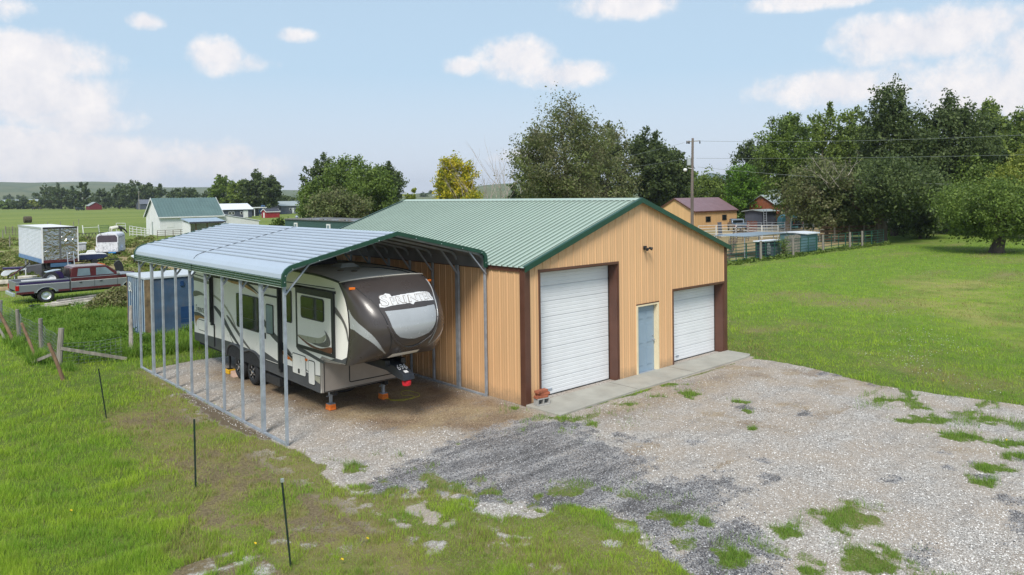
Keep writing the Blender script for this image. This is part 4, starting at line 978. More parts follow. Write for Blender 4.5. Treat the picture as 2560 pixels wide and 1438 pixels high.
# blocks under the jacks, chock, cord
def leveling_block(name, loc, mat, label, size=(.19, .24, .15), grp=None):
    x, y = loc; w, d, h = size; t = thing(name, label, 'leveling block', (x, y, 0), 0, grp)
    mb = MB(); mb.box(-w/2, w/2, -d/2, d/2, 0, h*.48); mb.box(-w/2+.004, w/2-.004, -d/2+.004, d/2-.004, h*.49, h)
    mb.build('block_shell', mat, t, bevel=.012)
    mb = MB()
    for k in range(4):
        xx = -w/2+.03+k*(w-.06)/3; mb.box(xx-.008, xx+.008, -d/2-.006, -d/2-.0005, .02, h-.02)
    mb.build('block_rib', mat, t)
leveling_block('leveling_block', (-3.86, 3.42), M['orange'], 'orange plastic block under the nearer front landing leg of the camper', grp='plastic blocks under the camper legs')
leveling_block('leveling_block', (-2.29, 3.34), M['orange'], 'orange plastic block under the farther front landing leg, by the tow pin', grp='plastic blocks under the camper legs')
leveling_block('leveling_block', (-4.16, 9.45), M['yellow'], 'yellow plastic block behind the rear camper wheel', (.24, .34, .13), grp='plastic blocks under the camper legs')
t = thing('wheel_chock', 'small pale wooden wedge jammed against the rear camper wheel', 'wheel chock', (-4.24, 8.98, 0))
mb = MB(); mb.prism([(0, 0), (-.24, 0), (-.02, .17)], 'x', -.09, .09); mb.build('wedge', pm('chock_wood', (.62, .42, .32), .8), t)
mb = MB(); mb.tube([(q[0], q[1], .012+.01*math.sin(i)) for i, q in enumerate(cr([(-2.32, 3.3), (-2.1, 2.9), (-1.7, 2.75), (-1.55, 3.0), (-1.75, 3.2), (-1.5, 3.6), (-1.3, 3.3), (-1.42, 2.85), (-2.0, 2.75), (-2.25, 2.95), (-2.2, 3.25)], 6))], .007, 6)
tag(mb.build('extension_cord', pm('cord_yellow', (.45, .42, .03), .5)), 'thin yellow cord looped on the gravel beneath the tow pin', 'cord')
# cinder block and bricks by the big door
t = thing('cinder_block', 'grey hollow concrete block lying by the brown corner of the big door', 'block', (.30, -.33, .045), rad(-8))
t.location = (.30, -.30, .046)
mb = MB(); w, h, d = .40, .19, .19
mb.box(-w/2, w/2, -d/2, d/2, 0, .03); mb.box(-w/2, w/2, -d/2, d/2, h-.03, h)
for x in (-w/2, -.015, w/2-.03): mb.box(x, x+.03, -d/2, d/2, .03, h-.03)
mb.build('hollow_block', M['block'], t, bevel=.004)
mb = MB(); mb.box(-w/2+.031, w/2-.031, d/2-.03, d/2-.02, .031, h-.031); mb.build('block_web', M['block'], t)
for i, (dx, dz, rz, lb) in enumerate(((-.04, .001, -8, 'long red brick lying directly on the grey concrete block'), (.02, .072, -14, 'red brick in the middle layer on the concrete block'), (-.03, .143, 2, 'topmost red brick of the small stack on the concrete block'))):
    o = MB().box(-.19, .19, -.075, .075, 0, .068).build('brick', M['brick'], None, bevel=.008); o.location = (.30+dx, -.31, .238+dz); o.rotation_euler = (0, 0, rad(rz)); tag(o, lb, 'brick', 'bricks stacked by the big door')
# ------------------------------------------------------------ helpers for placing by bearing
def spanx(u0, D0, u1):
    q = (u1-1280)/CF; a = (u0-1280)/CF*D0; return (q*D0-a)/(R[0]-q*F[0])
def spany(u0, D0, u1):
    q = (u1-1280)/CF; a = (u0-1280)/CF*D0; return (q*D0-a)/(R[1]-q*F[1])
# ------------------------------------------------------------ steel shipping container
M['contblue'] = pm('container_blue', (.055, .10, .17), .55, 0, .14, 2, dirt=(.16, .14, .13), dscale=2.5, damt=.5)
M['contpale'] = pm('container_pale', (.42, .50, .56), .5, 0, .12, 3, dirt=(.25, .2, .17), dscale=2.5, damt=.4)
M['contstripe'] = pm('container_dark_blue', (.012, .05, .14), .5, 0, .08, 3)
t = thing('shipping_container', 'short blue corrugated steel container with white top beside the rear of the camper', 'container', (-4.22, 17.9, 0), rad(0))
mb = MB(); pr = []; y = 0.0
while y < 2.36: pr += [(0, y), (-.035, y+.04), (-.035, y+.14), (0, y+.18)]; y += .29
pr.append((0, 2.4)); k = mb.add([(a, b, .12) for a, b in pr]+[(a, b, 2.36) for a, b in pr]); n = len(pr)
for i in range(n-1): mb.face(k+i, k+i+1, k+n+i+1, k+n+i)
mb.build('end_wall', M['contblue'], t)
mb = MB(); y = 0.0
while y < 2.36: mb.box(-.040, -.036, y+.05, y+.13, .14, 2.34); y += .29
mb.build('pale_rib', M['contpale'], t)
mb = MB(); mb.box(.002, 6.0, .0, 2.4, .12, 2.36); mb.build('side_wall', M['contblue'], t)
mb = MB(); mb.box(-.06, 6.02, -.05, 2.45, 2.361, 2.46); mb.build('roof', M['conttop'], t, bevel=.02)
for x, y in ((-.05, -.035), (-.05, 2.36), (5.95, -.035)): mb = MB(); mb.box(x, x+.13 if y > 0 else x+.32, y, y+.034 if y < 1 else y+.08, .10, 2.36); mb.build('corner_post', pm('rusty_post', (.20, .14, .075), .8, 0, .3, 5), t)
mb = MB(); mb.box(-.04, 6.0, -.03, -.001, .05, .14); mb.box(-.045, -.001, .05, 2.4, .05, .14); mb.build('bottom_rail', M['contblue'], t)
mb = MB(); mb.box(1.35, 4.6, -.006, -.001, .62, 1.12); mb.box(1.35, 4.6, -.006, -.001, .45, .595); mb.build('painted_panel', M['contstripe'], t)
mb = MB(); mb.box(1.35, 1.48, -.05, -.001, 2.0, 2.2); mb.build('lock_box', M['contstripe'], t)
side_text('B.', 2.22, 1.72, 1.72, .42, M['letter'], t, -.043, 0, .1)

# ------------------------------------------------------------ pickup
M['maroon'] = pm('maroon_paint', (.10, .018, .024), .35, .1, .08, 2, dirt=(.12, .05, .04), damt=.4, coat=.3)
M['trucksilver'] = pm('silver_paint', (.24, .255, .28), .35, .35, .05, 2, dirt=(.24, .23, .22), damt=.4)
M['navy'] = pm('navy_stripe', (.035, .022, .09), .35, 0, .05, 2)
M['tail'] = pm('tail_lens', (.4, .01, .012), .2, 0, .05, 2)
def arc(cx, r, z0=.62, n=8):
    out = []
    a0 = math.asin(min(1, max(-1, (z0-.42)/r)))
    for i in range(n+1):
        a = a0+(math.pi-2*a0)*i/n; out.append((cx+r*math.cos(a), .42+r*math.sin(a)))
    return out
def truck_wheel(x, y, r, par, out):
    mb = MB(); w = .25*out
    mb.lathe((x, y, r), [(r*.6, 0), (r*.66, .01*out), (r*.93, 0), (r, -.035*out), (r, -w+.035*out), (r*.93, -w), (r*.6, -w)], 24, 'y')
    ty = mb.build('wheel', M['black'], par, smooth='auto')
    mb = MB(); mb.lathe((x, y, r), [(r*.61, -.01*out), (r*.5, -.03*out), (r*.42, -.07*out), (r*.2, -.05*out), (0, -.03*out)], 20, 'y'); mb.build('rim', M['silver'], ty, smooth='auto')
    return ty
def pickup():
    t = thing('pickup_truck', 'maroon and silver crew cab pickup with a spare tyre in its long bed', 'pickup truck', (-6.35, 34.3, 0), rad(1.5)); t.scale = (1, 1, .92)
    # cab and nose
    side = [(2.62, .62), (2.62, 1.34), (2.66, 1.36), (5.30, 1.36)]+cr([(5.30, 1.38), (6.1, 1.32), (6.62, 1.20), (6.72, .95), (6.74, .60)], 4)+[(6.35, .58)]+arc(5.78, .50)+[(5.15, .58), (2.62, .58)]
    low = MB(); low.prism(side, 'y', -1.0, 1.0); low.build('cab_lower', M['trucksilver'], t, bevel=.03)
    up = MB(); up.prism([(2.64, 1.365), (2.72, 1.93), (2.82, 1.98), (4.45, 1.99), (4.55, 1.96), (5.25, 1.365)], 'y', -.86, .86); cab = up.build('cab', M['maroon'], t, bevel=.03)
    rf = MB(); rf.prism([(2.8, 1.985), (2.9, 2.02), (4.35, 2.02), (4.5, 1.985)], 'y', -.8, .8); rf.build('cab_roof', pm('faded_roof', (.30, .26, .26), .6), cab)
    for y0, y1 in ((-.868, -.861), (.861, .868)):
        MB().prism([(2.98, 1.42), (3.03, 1.88), (3.62, 1.88), (3.66, 1.42)], 'y', y0, y1).build('rear_window', M['tintglass'], cab)
        MB().prism([(3.95, 1.42), (3.95, 1.88), (4.45, 1.88), (4.72, 1.60), (4.92, 1.42)], 'y', y0, y1).build('front_window', M['tintglass'], cab)
    q = MB(); q.quad((5.235, -.78, 1.40), (5.235, .78, 1.40), (4.60, .74, 1.94), (4.60, -.74, 1.94)); q.build('windshield', M['tintglass'], cab)
    q = MB(); q.box(5.0, 5.12, -1.12, -1.0, 1.42, 1.58); q.bar((5.06, -.87, 1.42), (5.06, -1.03, 1.46), .03); q.build('side_mirror', M['silver'], t)
    for a in range(5): 
        q = MB(); q.box(4.42, 4.5, -.6+a*.3-.04, -.6+a*.3+.04, 2.0, 2.045); q.build('roof_marker', M['amber'], cab)
    def bands(x0, x1, z0, z1, m_, nm):
        for y0, y1 in ((-1.007, -1.001), (1.001, 1.007)): MB().box(x0, x1, y0, y1, z0, z1).build(nm, m_, t)
    bands(2.64, 6.55, 1.14, 1.33, M['maroon'], 'upper_stripe'); bands(2.64, 6.6, 1.115, 1.139, M['white'], 'pin_stripe')
    bands(2.64, 5.2, .60, .74, M['maroon'], 'rocker_panel')
    for x in (3.82, 5.02): q = MB(); q.box(x, x+.015, -1.01, -1.0075, .66, 1.33); q.build('door_gap', M['dark'], t)
    for x in (3.05, 4.1): q = MB(); q.box(x, x+.13, -1.03, -1.008, 1.03, 1.07); q.build('door_handle', M['dark'], t)
    # bed
    bs = [(0.02, .62), (0, 1.34), (2.56, 1.34), (2.56, .60), (2.0, .60)]+arc(1.42, .50)+[(.85, .60)]
    for y0, y1 in ((-1.0, -.86), (.86, 1.0)): q = MB(); q.prism(bs, 'y', y0, y1); q.build('bed_side', M['trucksilver'], t, bevel=.015)
    q = MB(); q.box(.03, 2.55, -.859, .859, .80, .84); q.box(2.48, 2.55, -.859, .859, .841, 1.34); q.build('bed_floor', pm('bed_navy', (.02, .025, .05), .6), t)
    q = MB(); q.box(.0, .05, -.859, .859, .841, 1.33); q.build('tailgate', M['trucksilver'], t, bevel=.01)
    bands(.16, 2.56, 1.14, 1.28, M['navy'], 'bed_stripe'); bands(.02, 2.56, 1.115, 1.139, M['white'], 'pin_stripe')
    bands(.02, .84, .60, .72, M['maroon'], 'rocker_panel'); bands(2.0, 2.56, .60, .72, M['maroon'], 'rocker_panel')
    for y0, y1 in ((-1.02, -.90), (.90, 1.02)): q = MB(); q.box(-.02, .15, y0, y1, .82, 1.12); q.build('tail_light', M['tail'], t, bevel=.01)
    q = MB(); q.box(-.16, -.02, -.95, .95, .50, .70); q.build('rear_bumper', M['silver'], t, bevel=.02)
    q = MB(); q.box(6.75, 6.9, -1, 1, .5, .72); q.build('front_bumper', M['silver'], t, bevel=.02)
    q = MB(); q.box(.3, 1.9, -.86, -.70, 1.345, 1.40); q.build('bed_rail_cover', M['white'], t)
    q = MB()
    for k in range(7): q.box(2.585, 2.60, -.80, .80, 1.40+k*.075, 1.44+k*.075)
    q.box(2.56, 2.60, -.84, -.80, 1.36, 1.95); q.box(2.56, 2.60, .8, .84, 1.36, 1.95); q.build('headache_rack', M['dark'], t)
    q = MB(); q.box(.4, 6.2, -.5, .5, .42, .60); q.build('frame', M['black'], t)
    for x in (1.42, 5.78):
        truck_wheel(x, -.97, .41, t, -1); truck_wheel(x, .97, .41, t, 1)
        for y0, y1 in ((-1.012, -.999), (.999, 1.012)):
            q = MB(); pp = arc(x, .52)
            for a, b in zip(pp[:-1], pp[1:]): q.bar((a[0], (y0+y1)/2, a[1]), (b[0], (y0+y1)/2, b[1]), .03)
            q.build('wheel_arch', M['silver'], t)
    # what lies in the bed
    s = thing('spare_tyre', 'big black tyre on a pale rim leaning in the pickup bed', 'tyre', (-6.35+1.85, 34.1, .78), rad(1.5))
    q = MB(); q.lathe((0, 0, .42), [(.24, 0), (.27, .01), (.39, .0), (.42, .04), (.42, .21), (.39, .25), (.24, .25)], 28, 'y'); ty = q.build('tyre', M['black'], s, smooth='auto')
    q = MB(); q.lathe((0, 0, .42), [(.245, .01), (.2, .03), (.17, .08), (.08, .06), (0, .04)], 22, 'y'); q.build('rim', M['white'], s, smooth='auto')
    s.rotation_euler = (rad(-8), 0, rad(1.5))
    s = thing('tool_box', 'dark blue barrel shaped box behind the spare tyre in the pickup bed', 'box', (-6.35+2.2, 34.75, .78), rad(1.5))
    q = MB(); q.prism(cr([(-.4, 0), (-.42, .45), (-.25, .72), (.1, .80), (.3, .6), (.32, 0)], 4), 'y', -.35, .35); q.build('box_shell', M['navy'], s, bevel=.02)
    q = MB(); q.prism([(-.55, .78), (-.1, .88), (.2, .88), (-.1, .84)], 'y', -.3, .3); q.build('box_lid', M['contpale'], s)
pickup()

# ------------------------------------------------------------ box trailer with polished doors
M['steel'] = None
def polished():
    m, t, p = newmat('polished_dented_steel'); tcx = t.new('ShaderNodeTexCoord')
    p.inputs['Metallic'].default_value = 1; p.inputs['Roughness'].default_value = .16
    t.put(p.inputs['Base Color'], t.mix(t.noise(tcx.outputs['Object'], 2, 5), (.38, .36, .33), (.62, .60, .56)))
    b = t.new('ShaderNodeBump'); b.inputs['Strength'].default_value = 1; b.inputs['Distance'].default_value = .12
    t.l.new(t.noise(tcx.outputs['Object'], 2.3, 3, .5, dist=1.4), b.inputs['Height']); t.l.new(b.outputs[0], p.inputs['Normal']); return m
M['steel'] = polished()
def box_trailer():
    A = at(103, 55); B = at(45, 62); C = at(193, 56.5)
    ang = math.atan2(C[1]-A[1], C[0]-A[0]); w = math.hypot(C[0]-A[0], C[1]-A[1])
    t = thing('box_trailer', 'tall white box trailer with dented polished steel rear doors', 'trailer', (A[0], A[1], 0), ang)
    L = 7.6; zb, zt = 1.0, 3.62
    # skewed floor plan following the two measured sides
    dx, dy = B[0]-A[0], B[1]-A[1]; c, s = math.cos(-ang), math.sin(-ang); lx, ly = dx*c-dy*s, dx*s+dy*c
    q = MB(); lx2 = 0.0
    n_ = 22; k = []
    nx_, ny_ = -ly/math.hypot(lx, ly), lx/math.hypot(lx, ly)
    if nx_ > 0: nx_, ny_ = -nx_, -ny_
    prof = []
    for i in range(n_):
        z0 = zb+.28+(zt-.12-zb-.28)*i/n_; dz = (zt-.12-zb-.28)/n_
        prof += [(z0, 0), (z0+dz*.75, .0), (z0+dz*.85, .03), (z0+dz, .03)]
    kk = q.add([(nx_*o, ny_*o, z) for z, o in prof]+[(lx+nx_*o, ly+ny_*o, z) for z, o in prof]); m_ = len(prof)
    for i in range(m_-1): q.face(kk+i, kk+m_+i, kk+m_+i+1, kk+i+1)
    q.build('side_wall', pm('white_siding', (.70, .73, .78), .45, 0, .03, 1), t, solid=.02)
    q = MB(); q.prism([(0.03, .03), (w, .03), (w+lx, ly), (lx+.03, ly)], 'z', zb, zt); q.build('box_body', M['white'], t)
    q = MB(); P = [(nx_*.03, ny_*.03), (lx+nx_*.03, ly+ny_*.03), (lx, ly), (0, 0)]; q.prism(P, 'z', zb-.02, zb+.27); q.build('blue_skirt', pm('skirt_blue', (.12, .23, .42), .5), t)
    q = MB(); P2 = [(nx_*.05, ny_*.05), (lx+nx_*.05, ly+ny_*.05), (lx, ly), (0, 0)]; q.prism(P2, 'z', zt-.12, zt+.02); q.build('top_rail', M['silver'], t)
    q = MB(); q.box(-.04, .06, -.04, .029, zb, zt+.02); q.build('corner_post', M['white'], t); q = MB(); q.box(w-.04, w+.03, -.04, .029, zb, zt+.02); q.build('corner_post', M['white'], t)
    q = MB(); q.box(.06, w-.04, -.05, .028, zt-.1, zt+.02); q.build('rear_header', M['dark'], t)
    for a, b in ((.065, w/2-.06), (w/2+.06, w-.045)):
        q = MB(); nxx, nz_ = 10, 14; g = [[None]*(nz_+1) for _ in range(nxx+1)]
        for i in range(nxx+1):
            for j in range(nz_+1): g[i][j] = q.add([(a+(b-a)*i/nxx, .0+.028*math.sin(i*1.7+j*.9+a*3)*math.sin(j*1.1+i*.5), zb+.22+(zt-.1-zb-.22)*j/nz_)])
        for i in range(nxx):
            for j in range(nz_): q.face(g[i][j], g[i+1][j], g[i+1][j+1], g[i][j+1])
        q.build('rear_door', M['steel'], t, smooth=True)
    q = MB(); q.box(w/2-.06, w/2+.06, -.03, .02, zb+.22, zt-.1)
    q.build('door_strip', pm('rivet_strip', (.2, .2, .2), .4, .7, .4, 30), t)
    q = MB(); q.box(.05, w-.05, -.06, .029, zb, zb+.2); q.build('rear_sill', M['maroon'], t)
    q = MB(); q.box(.5, w-.5, -.1, .3, zb-.32, zb-.05); q.build('bumper', pm('bumper_blue', (.05, .12, .22), .5), t)
    q = MB(); q.box(.3, w-.3, .1, 4.5, .55, zb-.01); q.build('chassis', M['black'], t)
    for x in (.35, w-.35):
        for y in (1.4, 2.6):
            q = MB(); sg = 1; q.lathe((x-.14, y, .48), [(.0, 0), (.25, .0), (.46, .0), (.48, .04), (.48, .24), (.46, .28), (0, .28)], 20, 'x'); q.build('wheel', M['black'], t, smooth='auto')
    q = MB(); e = lx*.8, ly*.8
    for o in (0, .25): q.box(e[0]+o+.1, e[0]+o+.2, e[1], e[1]+.1, 0, zb)
    q.build('landing_leg', M['galv'], t)
    lad = thing('step_ladder', 'short steel ladder leaning on the polished trailer doors', 'ladder', (A[0]+math.cos(ang)*1.55, A[1]+math.sin(ang)*1.55, 0), ang)
    q = MB()
    for x in (0, .42): q.bar((x, -.75, 0), (x, -.16, 1.75), .05)
    q.build('ladder_rail', M['galv'], lad)
    for k in range(5):
        f_ = (k+.6)/5.5; q = MB(); q.bar((0.02, -.75+.59*f_, 1.75*f_), (.40, -.75+.59*f_, 1.75*f_), .04); q.build('rung', M['galv'], lad)
box_trailer()

# ------------------------------------------------------------ horse trailer
def horse_trailer():
    D = 74; x, y = at(266, D); t = thing('horse_trailer', 'old white horse trailer with peeling paint and dark rear opening', 'horse trailer', (x, y, 0), cyaw+rad(19))
    hw, h0, h1 = .98, .42, 2.28; L = 4.2
    pw = pm('peeling_white', (.70, .71, .76), .6, 0, .04, 3, dirt=(.10, .10, .13), dscale=4.5, damt=1.0)
    prof = [(-hw, h0), (-hw, 1.9)]+cr([(-hw, 1.9), (-hw+.08, 2.12), (-hw+.3, 2.26), (0, 2.30), (hw-.3, 2.26), (hw-.08, 2.12), (hw, 1.9)], 4)+[(hw, h0)]
    q = MB(); q.prism(prof, 'y', .03, L); q.build('body', pw, t, bevel=.02)
    q = MB(); q.prism([(-hw+.1, 1.42), (-hw+.1, 1.9), (-hw+.25, 2.10), (hw-.25, 2.10), (hw-.1, 1.9), (hw-.1, 1.42)], 'y', -.005, .029); q.build('rear_opening', pm('dusty_dark', (.07, .055, .075), .7), t)
    q = MB(); q.box(-hw+.04, hw-.04, -.03, .028, h0+.05, 1.40); q.build('rear_ramp', pw, t, bevel=.01)
    for s in (-1, 1):
        q = MB(); q.prism(cr([(.9, .5), (1.0, .82), (1.35, .95), (2.3, .95), (2.65, .82), (2.75, .5)], 4), 'x', s*hw+(0.001 if s > 0 else -.24), s*hw+(.24 if s > 0 else -.001)); q.build('fender', pw, t)
        for yy in (1.4, 2.2):
            q = MB(); xx = s*hw+(.02 if s > 0 else -.2); q.lathe((xx, yy, .33), [(0, 0), (.2, 0), (.31, 0), (.33, .03), (.33, .15), (.31, .18), (0, .18)], 18, 'x'); q.build('wheel', M['black'], t, smooth='auto')
        q = MB(); q.box(s*hw+(.001 if s > 0 else -.02), s*hw+(.02 if s > 0 else -.001), .5, 3.6, 1.86, 1.90); q.build('side_trim', M['dark'], t)
    q = MB(); q.box(-hw, hw, -.08, .2, .3, .41); q.build('rear_bumper', M['dark'], t)
    q = MB(); q.tube([(.12, -.12, .36), (.78, -.12, .36)], .075, 10); q.build('bumper_roll', pm('blue_roll', (.02, .17, .42), .5), t, smooth='auto')
    q = MB(); q.bar((0, L, .42), (0, L+1.4, .45), .1); q.build('tow_bar', M['dark'], t)
horse_trailer()

# ------------------------------------------------------------ simple vehicles far off
def far_vehicle(name, label, cat, u, D, yaw, kind, paint):
    x, y = at(u, D); t = thing(name, label, cat, (x, y, 0), yaw)
    if kind == 'pickup':
        body = [(0, .5), (0, 1.15), (2.0, 1.15), (2.1, 1.2), (2.35, 1.75), (3.6, 1.78), (4.2, 1.25), (5.3, 1.1), (5.45, .5)]; win = [(2.45, 1.25), (2.6, 1.66), (3.5, 1.68), (3.95, 1.27)]
    elif kind == 'suv':
        body = [(0, .45), (0, 1.05), (.15, 1.65), (.4, 1.78), (3.0, 1.8), (3.75, 1.2), (4.6, 1.05), (4.7, .45)]; win = [(.35, 1.2), (.5, 1.65), (2.9, 1.67), (3.5, 1.22)]
    else:
        body = [(0, .4), (.05, .9), (.9, 1.0), (1.4, 1.42), (2.7, 1.44), (3.4, .98), (4.3, .85), (4.4, .4)]; win = [(1.2, 1.0), (1.5, 1.36), (2.6, 1.38), (3.15, 1.0)]
    q = MB(); q.prism(body, 'y', -.9, .9); q.build('body', paint, t, bevel=.06)
    q = MB(); q.prism(win, 'y', -.91, -.901); q.prism(win, 'y', .901, .91); q.build('side_window', M['glass'], t)
    bx = body[1][0] if kind != 'pickup' else 2.12
    q = MB(); q.box(bx-.02, bx+.1, -.7, .7, 1.2 if kind != 'car' else 1.02, 1.6 if kind != 'car' else 1.3); q.build('rear_window', M['glass'], t)
    L = body[-1][0]
    for xx in (.95, L-.95):
        for s in (-1, 1):
            q = MB(); q.lathe((xx, s*.8 if s > 0 else -.92, .35), [(0, 0), (.2, 0), (.33, 0), (.35, .02), (.35, .12), (0, .12)], 16, 'y'); q.build('wheel', M['black'], t, smooth='auto')
    for s in (-1, 1): q = MB(); q.box(-.02, .05, s*.78-.08, s*.78+.08, .75, .95); q.build('tail_light', M['tail'], t)
    return t
pv = lambda n, c: pm(n, c, .35, .1, .05, 2, coat=.3)
far_vehicle('parked_truck', 'dark blue pickup seen from behind beside the small tan building', 'pickup truck', 1853, 105, cyaw+rad(85), 'pickup', pv('vehicle_blue_grey', (.06, .10, .15)))
far_vehicle('parked_suv', 'black car parked behind the white pipe hoop of the corral', 'car', 1996, 112, cyaw+rad(105), 'suv', pv('vehicle_black', (.02, .02, .022)))
far_vehicle('parked_car', 'silver car standing in front of the dark open shelter by the red shed', 'car', 652, 222, cyaw+rad(20), 'car', pv('vehicle_silver', (.25, .26, .28)))
far_vehicle('farm_tractor_cab', 'dark vehicle with white top in front of the far red barn', 'vehicle', 190, 410, cyaw+rad(60), 'suv', pv('vehicle_green_black', (.03, .05, .05)))

# ------------------------------------------------------------ buildings
M['barnwhite'] = pm('barn_white_steel', (.76, .76, .76), .5, 0, .03, 1, dirt=(.5, .48, .42), dscale=.8, damt=.35)
M['barnroof'] = pm('blue_green_roof', (.105, .165, .16), .4, 0, .06, .6)
M['greywall'] = pm('slate_wall', (.075, .085, .115), .6, 0, .06, 1)
M['greywall2'] = pm('pale_slate_wall', (.13, .14, .165), .6, 0, .06, 1)
M['redwall'] = pm('red_wall', (.28, .018, .022), .6, 0, .08, 1)
M['darkroof'] = pm('charcoal_roof', (.05, .05, .065), .6, 0, .08, 1)
M['palroof'] = pm('pale_grey_roof', (.32, .36, .36), .45, 0, .05, 1)
M['maroonroof'] = pm('dusty_maroon_roof', (.20, .115, .125), .45, 0, .05, .6)
M['tan2'] = pm('tan_wall_far', (.64, .40, .19), .5, 0, .06, .8, stretch=(3, 3, .2))
M['greensid'] = pm('green_siding', (.035, .085, .075), .55, 0, .1, 1.5, stretch=(.3, .3, 6))
M['bluewall'] = pm('bright_blue_wall', (.05, .16, .42), .5, 0, .06, 1)
def house(name, label, x, y, L, Wd, he, hp, wall, roof, ridge='x', ov=.25, wins=(), doors=(), trim=None, cat='building', ribs=0, group=None):
    t = thing(name, label, cat, (x, y, 0), 0, group); q = MB()
    if ridge == 'x': pl = [(0, 0), (Wd, 0), (Wd, he), (Wd/2, hp), (0, he)]; q.prism(pl, 'x', 0, L)
    else: pl = [(0, 0), (L, 0), (L, he), (L/2, hp), (0, he)]; q.prism(pl, 'y', 0, Wd)
    q.build('wall', wall, t)
    span, ln = (Wd, L) if ridge == 'x' else (L, Wd); sl = (hp-he)/(span/2)
    for s in (0, 1):
        q = MB(); pr = []
        e = (-ov, he-ov*sl) if s == 0 else (span+ov, he-ov*sl)
        top = (span/2, hp)
        if ribs:
            n_ = int((ln+2*ov)/ribs); prof = []
            for i in range(n_):
                a = -ov+i*(ln+2*ov)/n_; prof += [(a, .03), (a+.05, .09), (a+.12, .09), (a+.17, .03)]
            prof.append((ln+ov, .03)); m_ = len(prof)
            f3 = (lambda a, p, z: (a, p[0], p[1]+z)) if ridge == 'x' else (lambda a, p, z: (p[0], a, p[1]+z))
            k = q.add([f3(a, e, z) for a, z in prof]+[f3(a, top, z) for a, z in prof])
            for i in range(m_-1): q.face(k+i, k+i+1, k+m_+i+1, k+m_+i)
            q.build('roof', roof, t, solid=.01)
        else:
            q.prism([(e[0], e[1]+.01), (top[0], top[1]+.01), (top[0], top[1]+.11), (e[0], e[1]+.11)], 'x' if ridge == 'x' else 'y', -ov, ln+ov); q.build('roof', roof, t)
    if trim:
        for a in (-ov-.03, ln+ov-.001):
            q = MB()
            for s in (0, 1):
                e = (-ov, he-ov*sl) if s == 0 else (span+ov, he-ov*sl)
                q.prism([(e[0], e[1]-.10), (span/2, hp-.10), (span/2, hp+.13), (e[0], e[1]+.13)], 'x' if ridge == 'x' else 'y', a+s*.004, a+.03+s*.004)
            q.build('rake_trim', trim, t)
        if ridge == 'x': q = MB(); q.box(-ov, L+ov, -ov-.04, -ov-.001, he-ov*sl-.06, he-ov*sl+.12); q.build('eave_trim', trim, t)
    for (face, a, b, z0, z1, fm) in wins:
        fr = MB(); g = MB()
        if face == 'f': fr.box(a-.1, b+.1, -.06, -.002, z0-.1, z1+.1); g.box(a, b, -.075, -.0605, z0, z1)
        else: fr.box(-.06, -.002, a-.1, b+.1, z0-.1, z1+.1); g.box(-.075, -.0605, a, b, z0, z1)
        w_ = fr.build('window', fm, t); g.build('pane', M['glass'], w_)
    for (face, a, b, z1, dm) in doors:
        fr = MB()
        if face == 'f': fr.box(a, b, -.06, -.002, .02, z1)
        else: fr.box(-.06, -.002, a, b, .02, z1)
        fr.build('door', dm, t)
    return t
# white barn with lower wing
bx, by = at(399, 115); L = spanx(399, 115, 555)
barn = house('white_barn', 'white metal barn with dark green roof and a low sloping wing on its right', bx, by, L, 6.8, 3.0, 5.75, M['barnwhite'], M['barnroof'], 'x', .3, (), (('s', 3.3, 3.75, 2.1, M['palroof']),), M['barnwhite'], ribs=.45)
q = MB(); q.prism([(L+.01, 0), (L+6.2, 0), (L+6.2, 1.75), (L+.01, 2.95)], 'y', .1, 6.5); wg = q.build('wing', M['barnwhite'], barn)
q = MB(); q.prism([(L+.0, 3.0), (L+6.4, 1.76), (L+6.4, 1.86), (L, 3.1)], 'y', .0, 6.7); q.build('wing_roof', M['whiteroof'], wg)
for k in range(13):
    q = MB(); q.box(L+.3+k*.44, L+.55+k*.44, -.05, .099, .75, 1.0); q.build('vent_opening', M['dark'], wg)
q = MB(); q.box(1.0, 2.1, -.03, -.002, 1.2, 2.0); q.build('shutter', M['white'], barn)
lx_, ly_ = at(474, 104); LL = spanx(474, 104, 558)
t = thing('lean_to_shed', 'low white open fronted shed with blue grey roof before the barn', 'shed', (lx_, ly_, 0))
q = MB(); q.box(0, .1, 0, 3, 0, 2.3); q.box(LL-.1, LL, 0, 3, 0, 2.3); q.box(.1, LL-.1, 2.9, 3, 0, 2.5); q.build('wall', M['barnwhite'], t)
q = MB(); q.prism([(-.4, 2.28), (3.1, 2.75), (3.1, 2.85), (-.4, 2.38)], 'x', -.2, LL+.2); q.build('roof', pm('blue_grey_sheet', (.30, .38, .46), .4), t)
q = MB(); q.box(-.2, LL+.2, -.44, -.401, 2.18, 2.4); q.build('fascia', M['darkroof'], t)
for i in range(3): q = MB(); q.box(LL*(i+.5)/3, LL*(i+.5)/3+.12, .0, .12, 0, 2.3); q.build('post', M['woodbrown'], t)
x, y = at(553, 212); L = spanx(553, 212, 630)
house('slate_house', 'long dark slate walled building with a white roof behind the barn', x, y, L, 8, 2.5, 4.0, M['greywall'], M['whiteroof'], 'x', .4, (('f', 2.2, 2.75, 1.1, 1.7, M['white']), ('f', 3.1, 3.65, 1.1, 1.7, M['white']), ('f', L*.62, L*.62+.55, 1.1, 1.7, M['white'])), (('f', L-2.6, L-1.2, 2.1, M['white']),))
x, y = at(666, 210); L = spanx(666, 210, 699)
house('red_shed', 'small bright red shed with dark roof and white edges', x, y, L, 3.2, 1.75, 2.5, M['redwall'], M['darkroof'], 'x', .2, (), (('s', 1.2, 2.0, 1.5, M['white']),), M['white'], cat='shed')
x, y = at(636, 232); L = spanx(636, 232, 664)
t = thing('open_shelter', 'low open shelter with white roof edge and dark inside', 'shelter', (x, y, 0)); q = MB()
for a in (0, L-.2):
    for b in (0, 4.8): q.box(a, a+.2, b, b+.2, 0, 2.5)
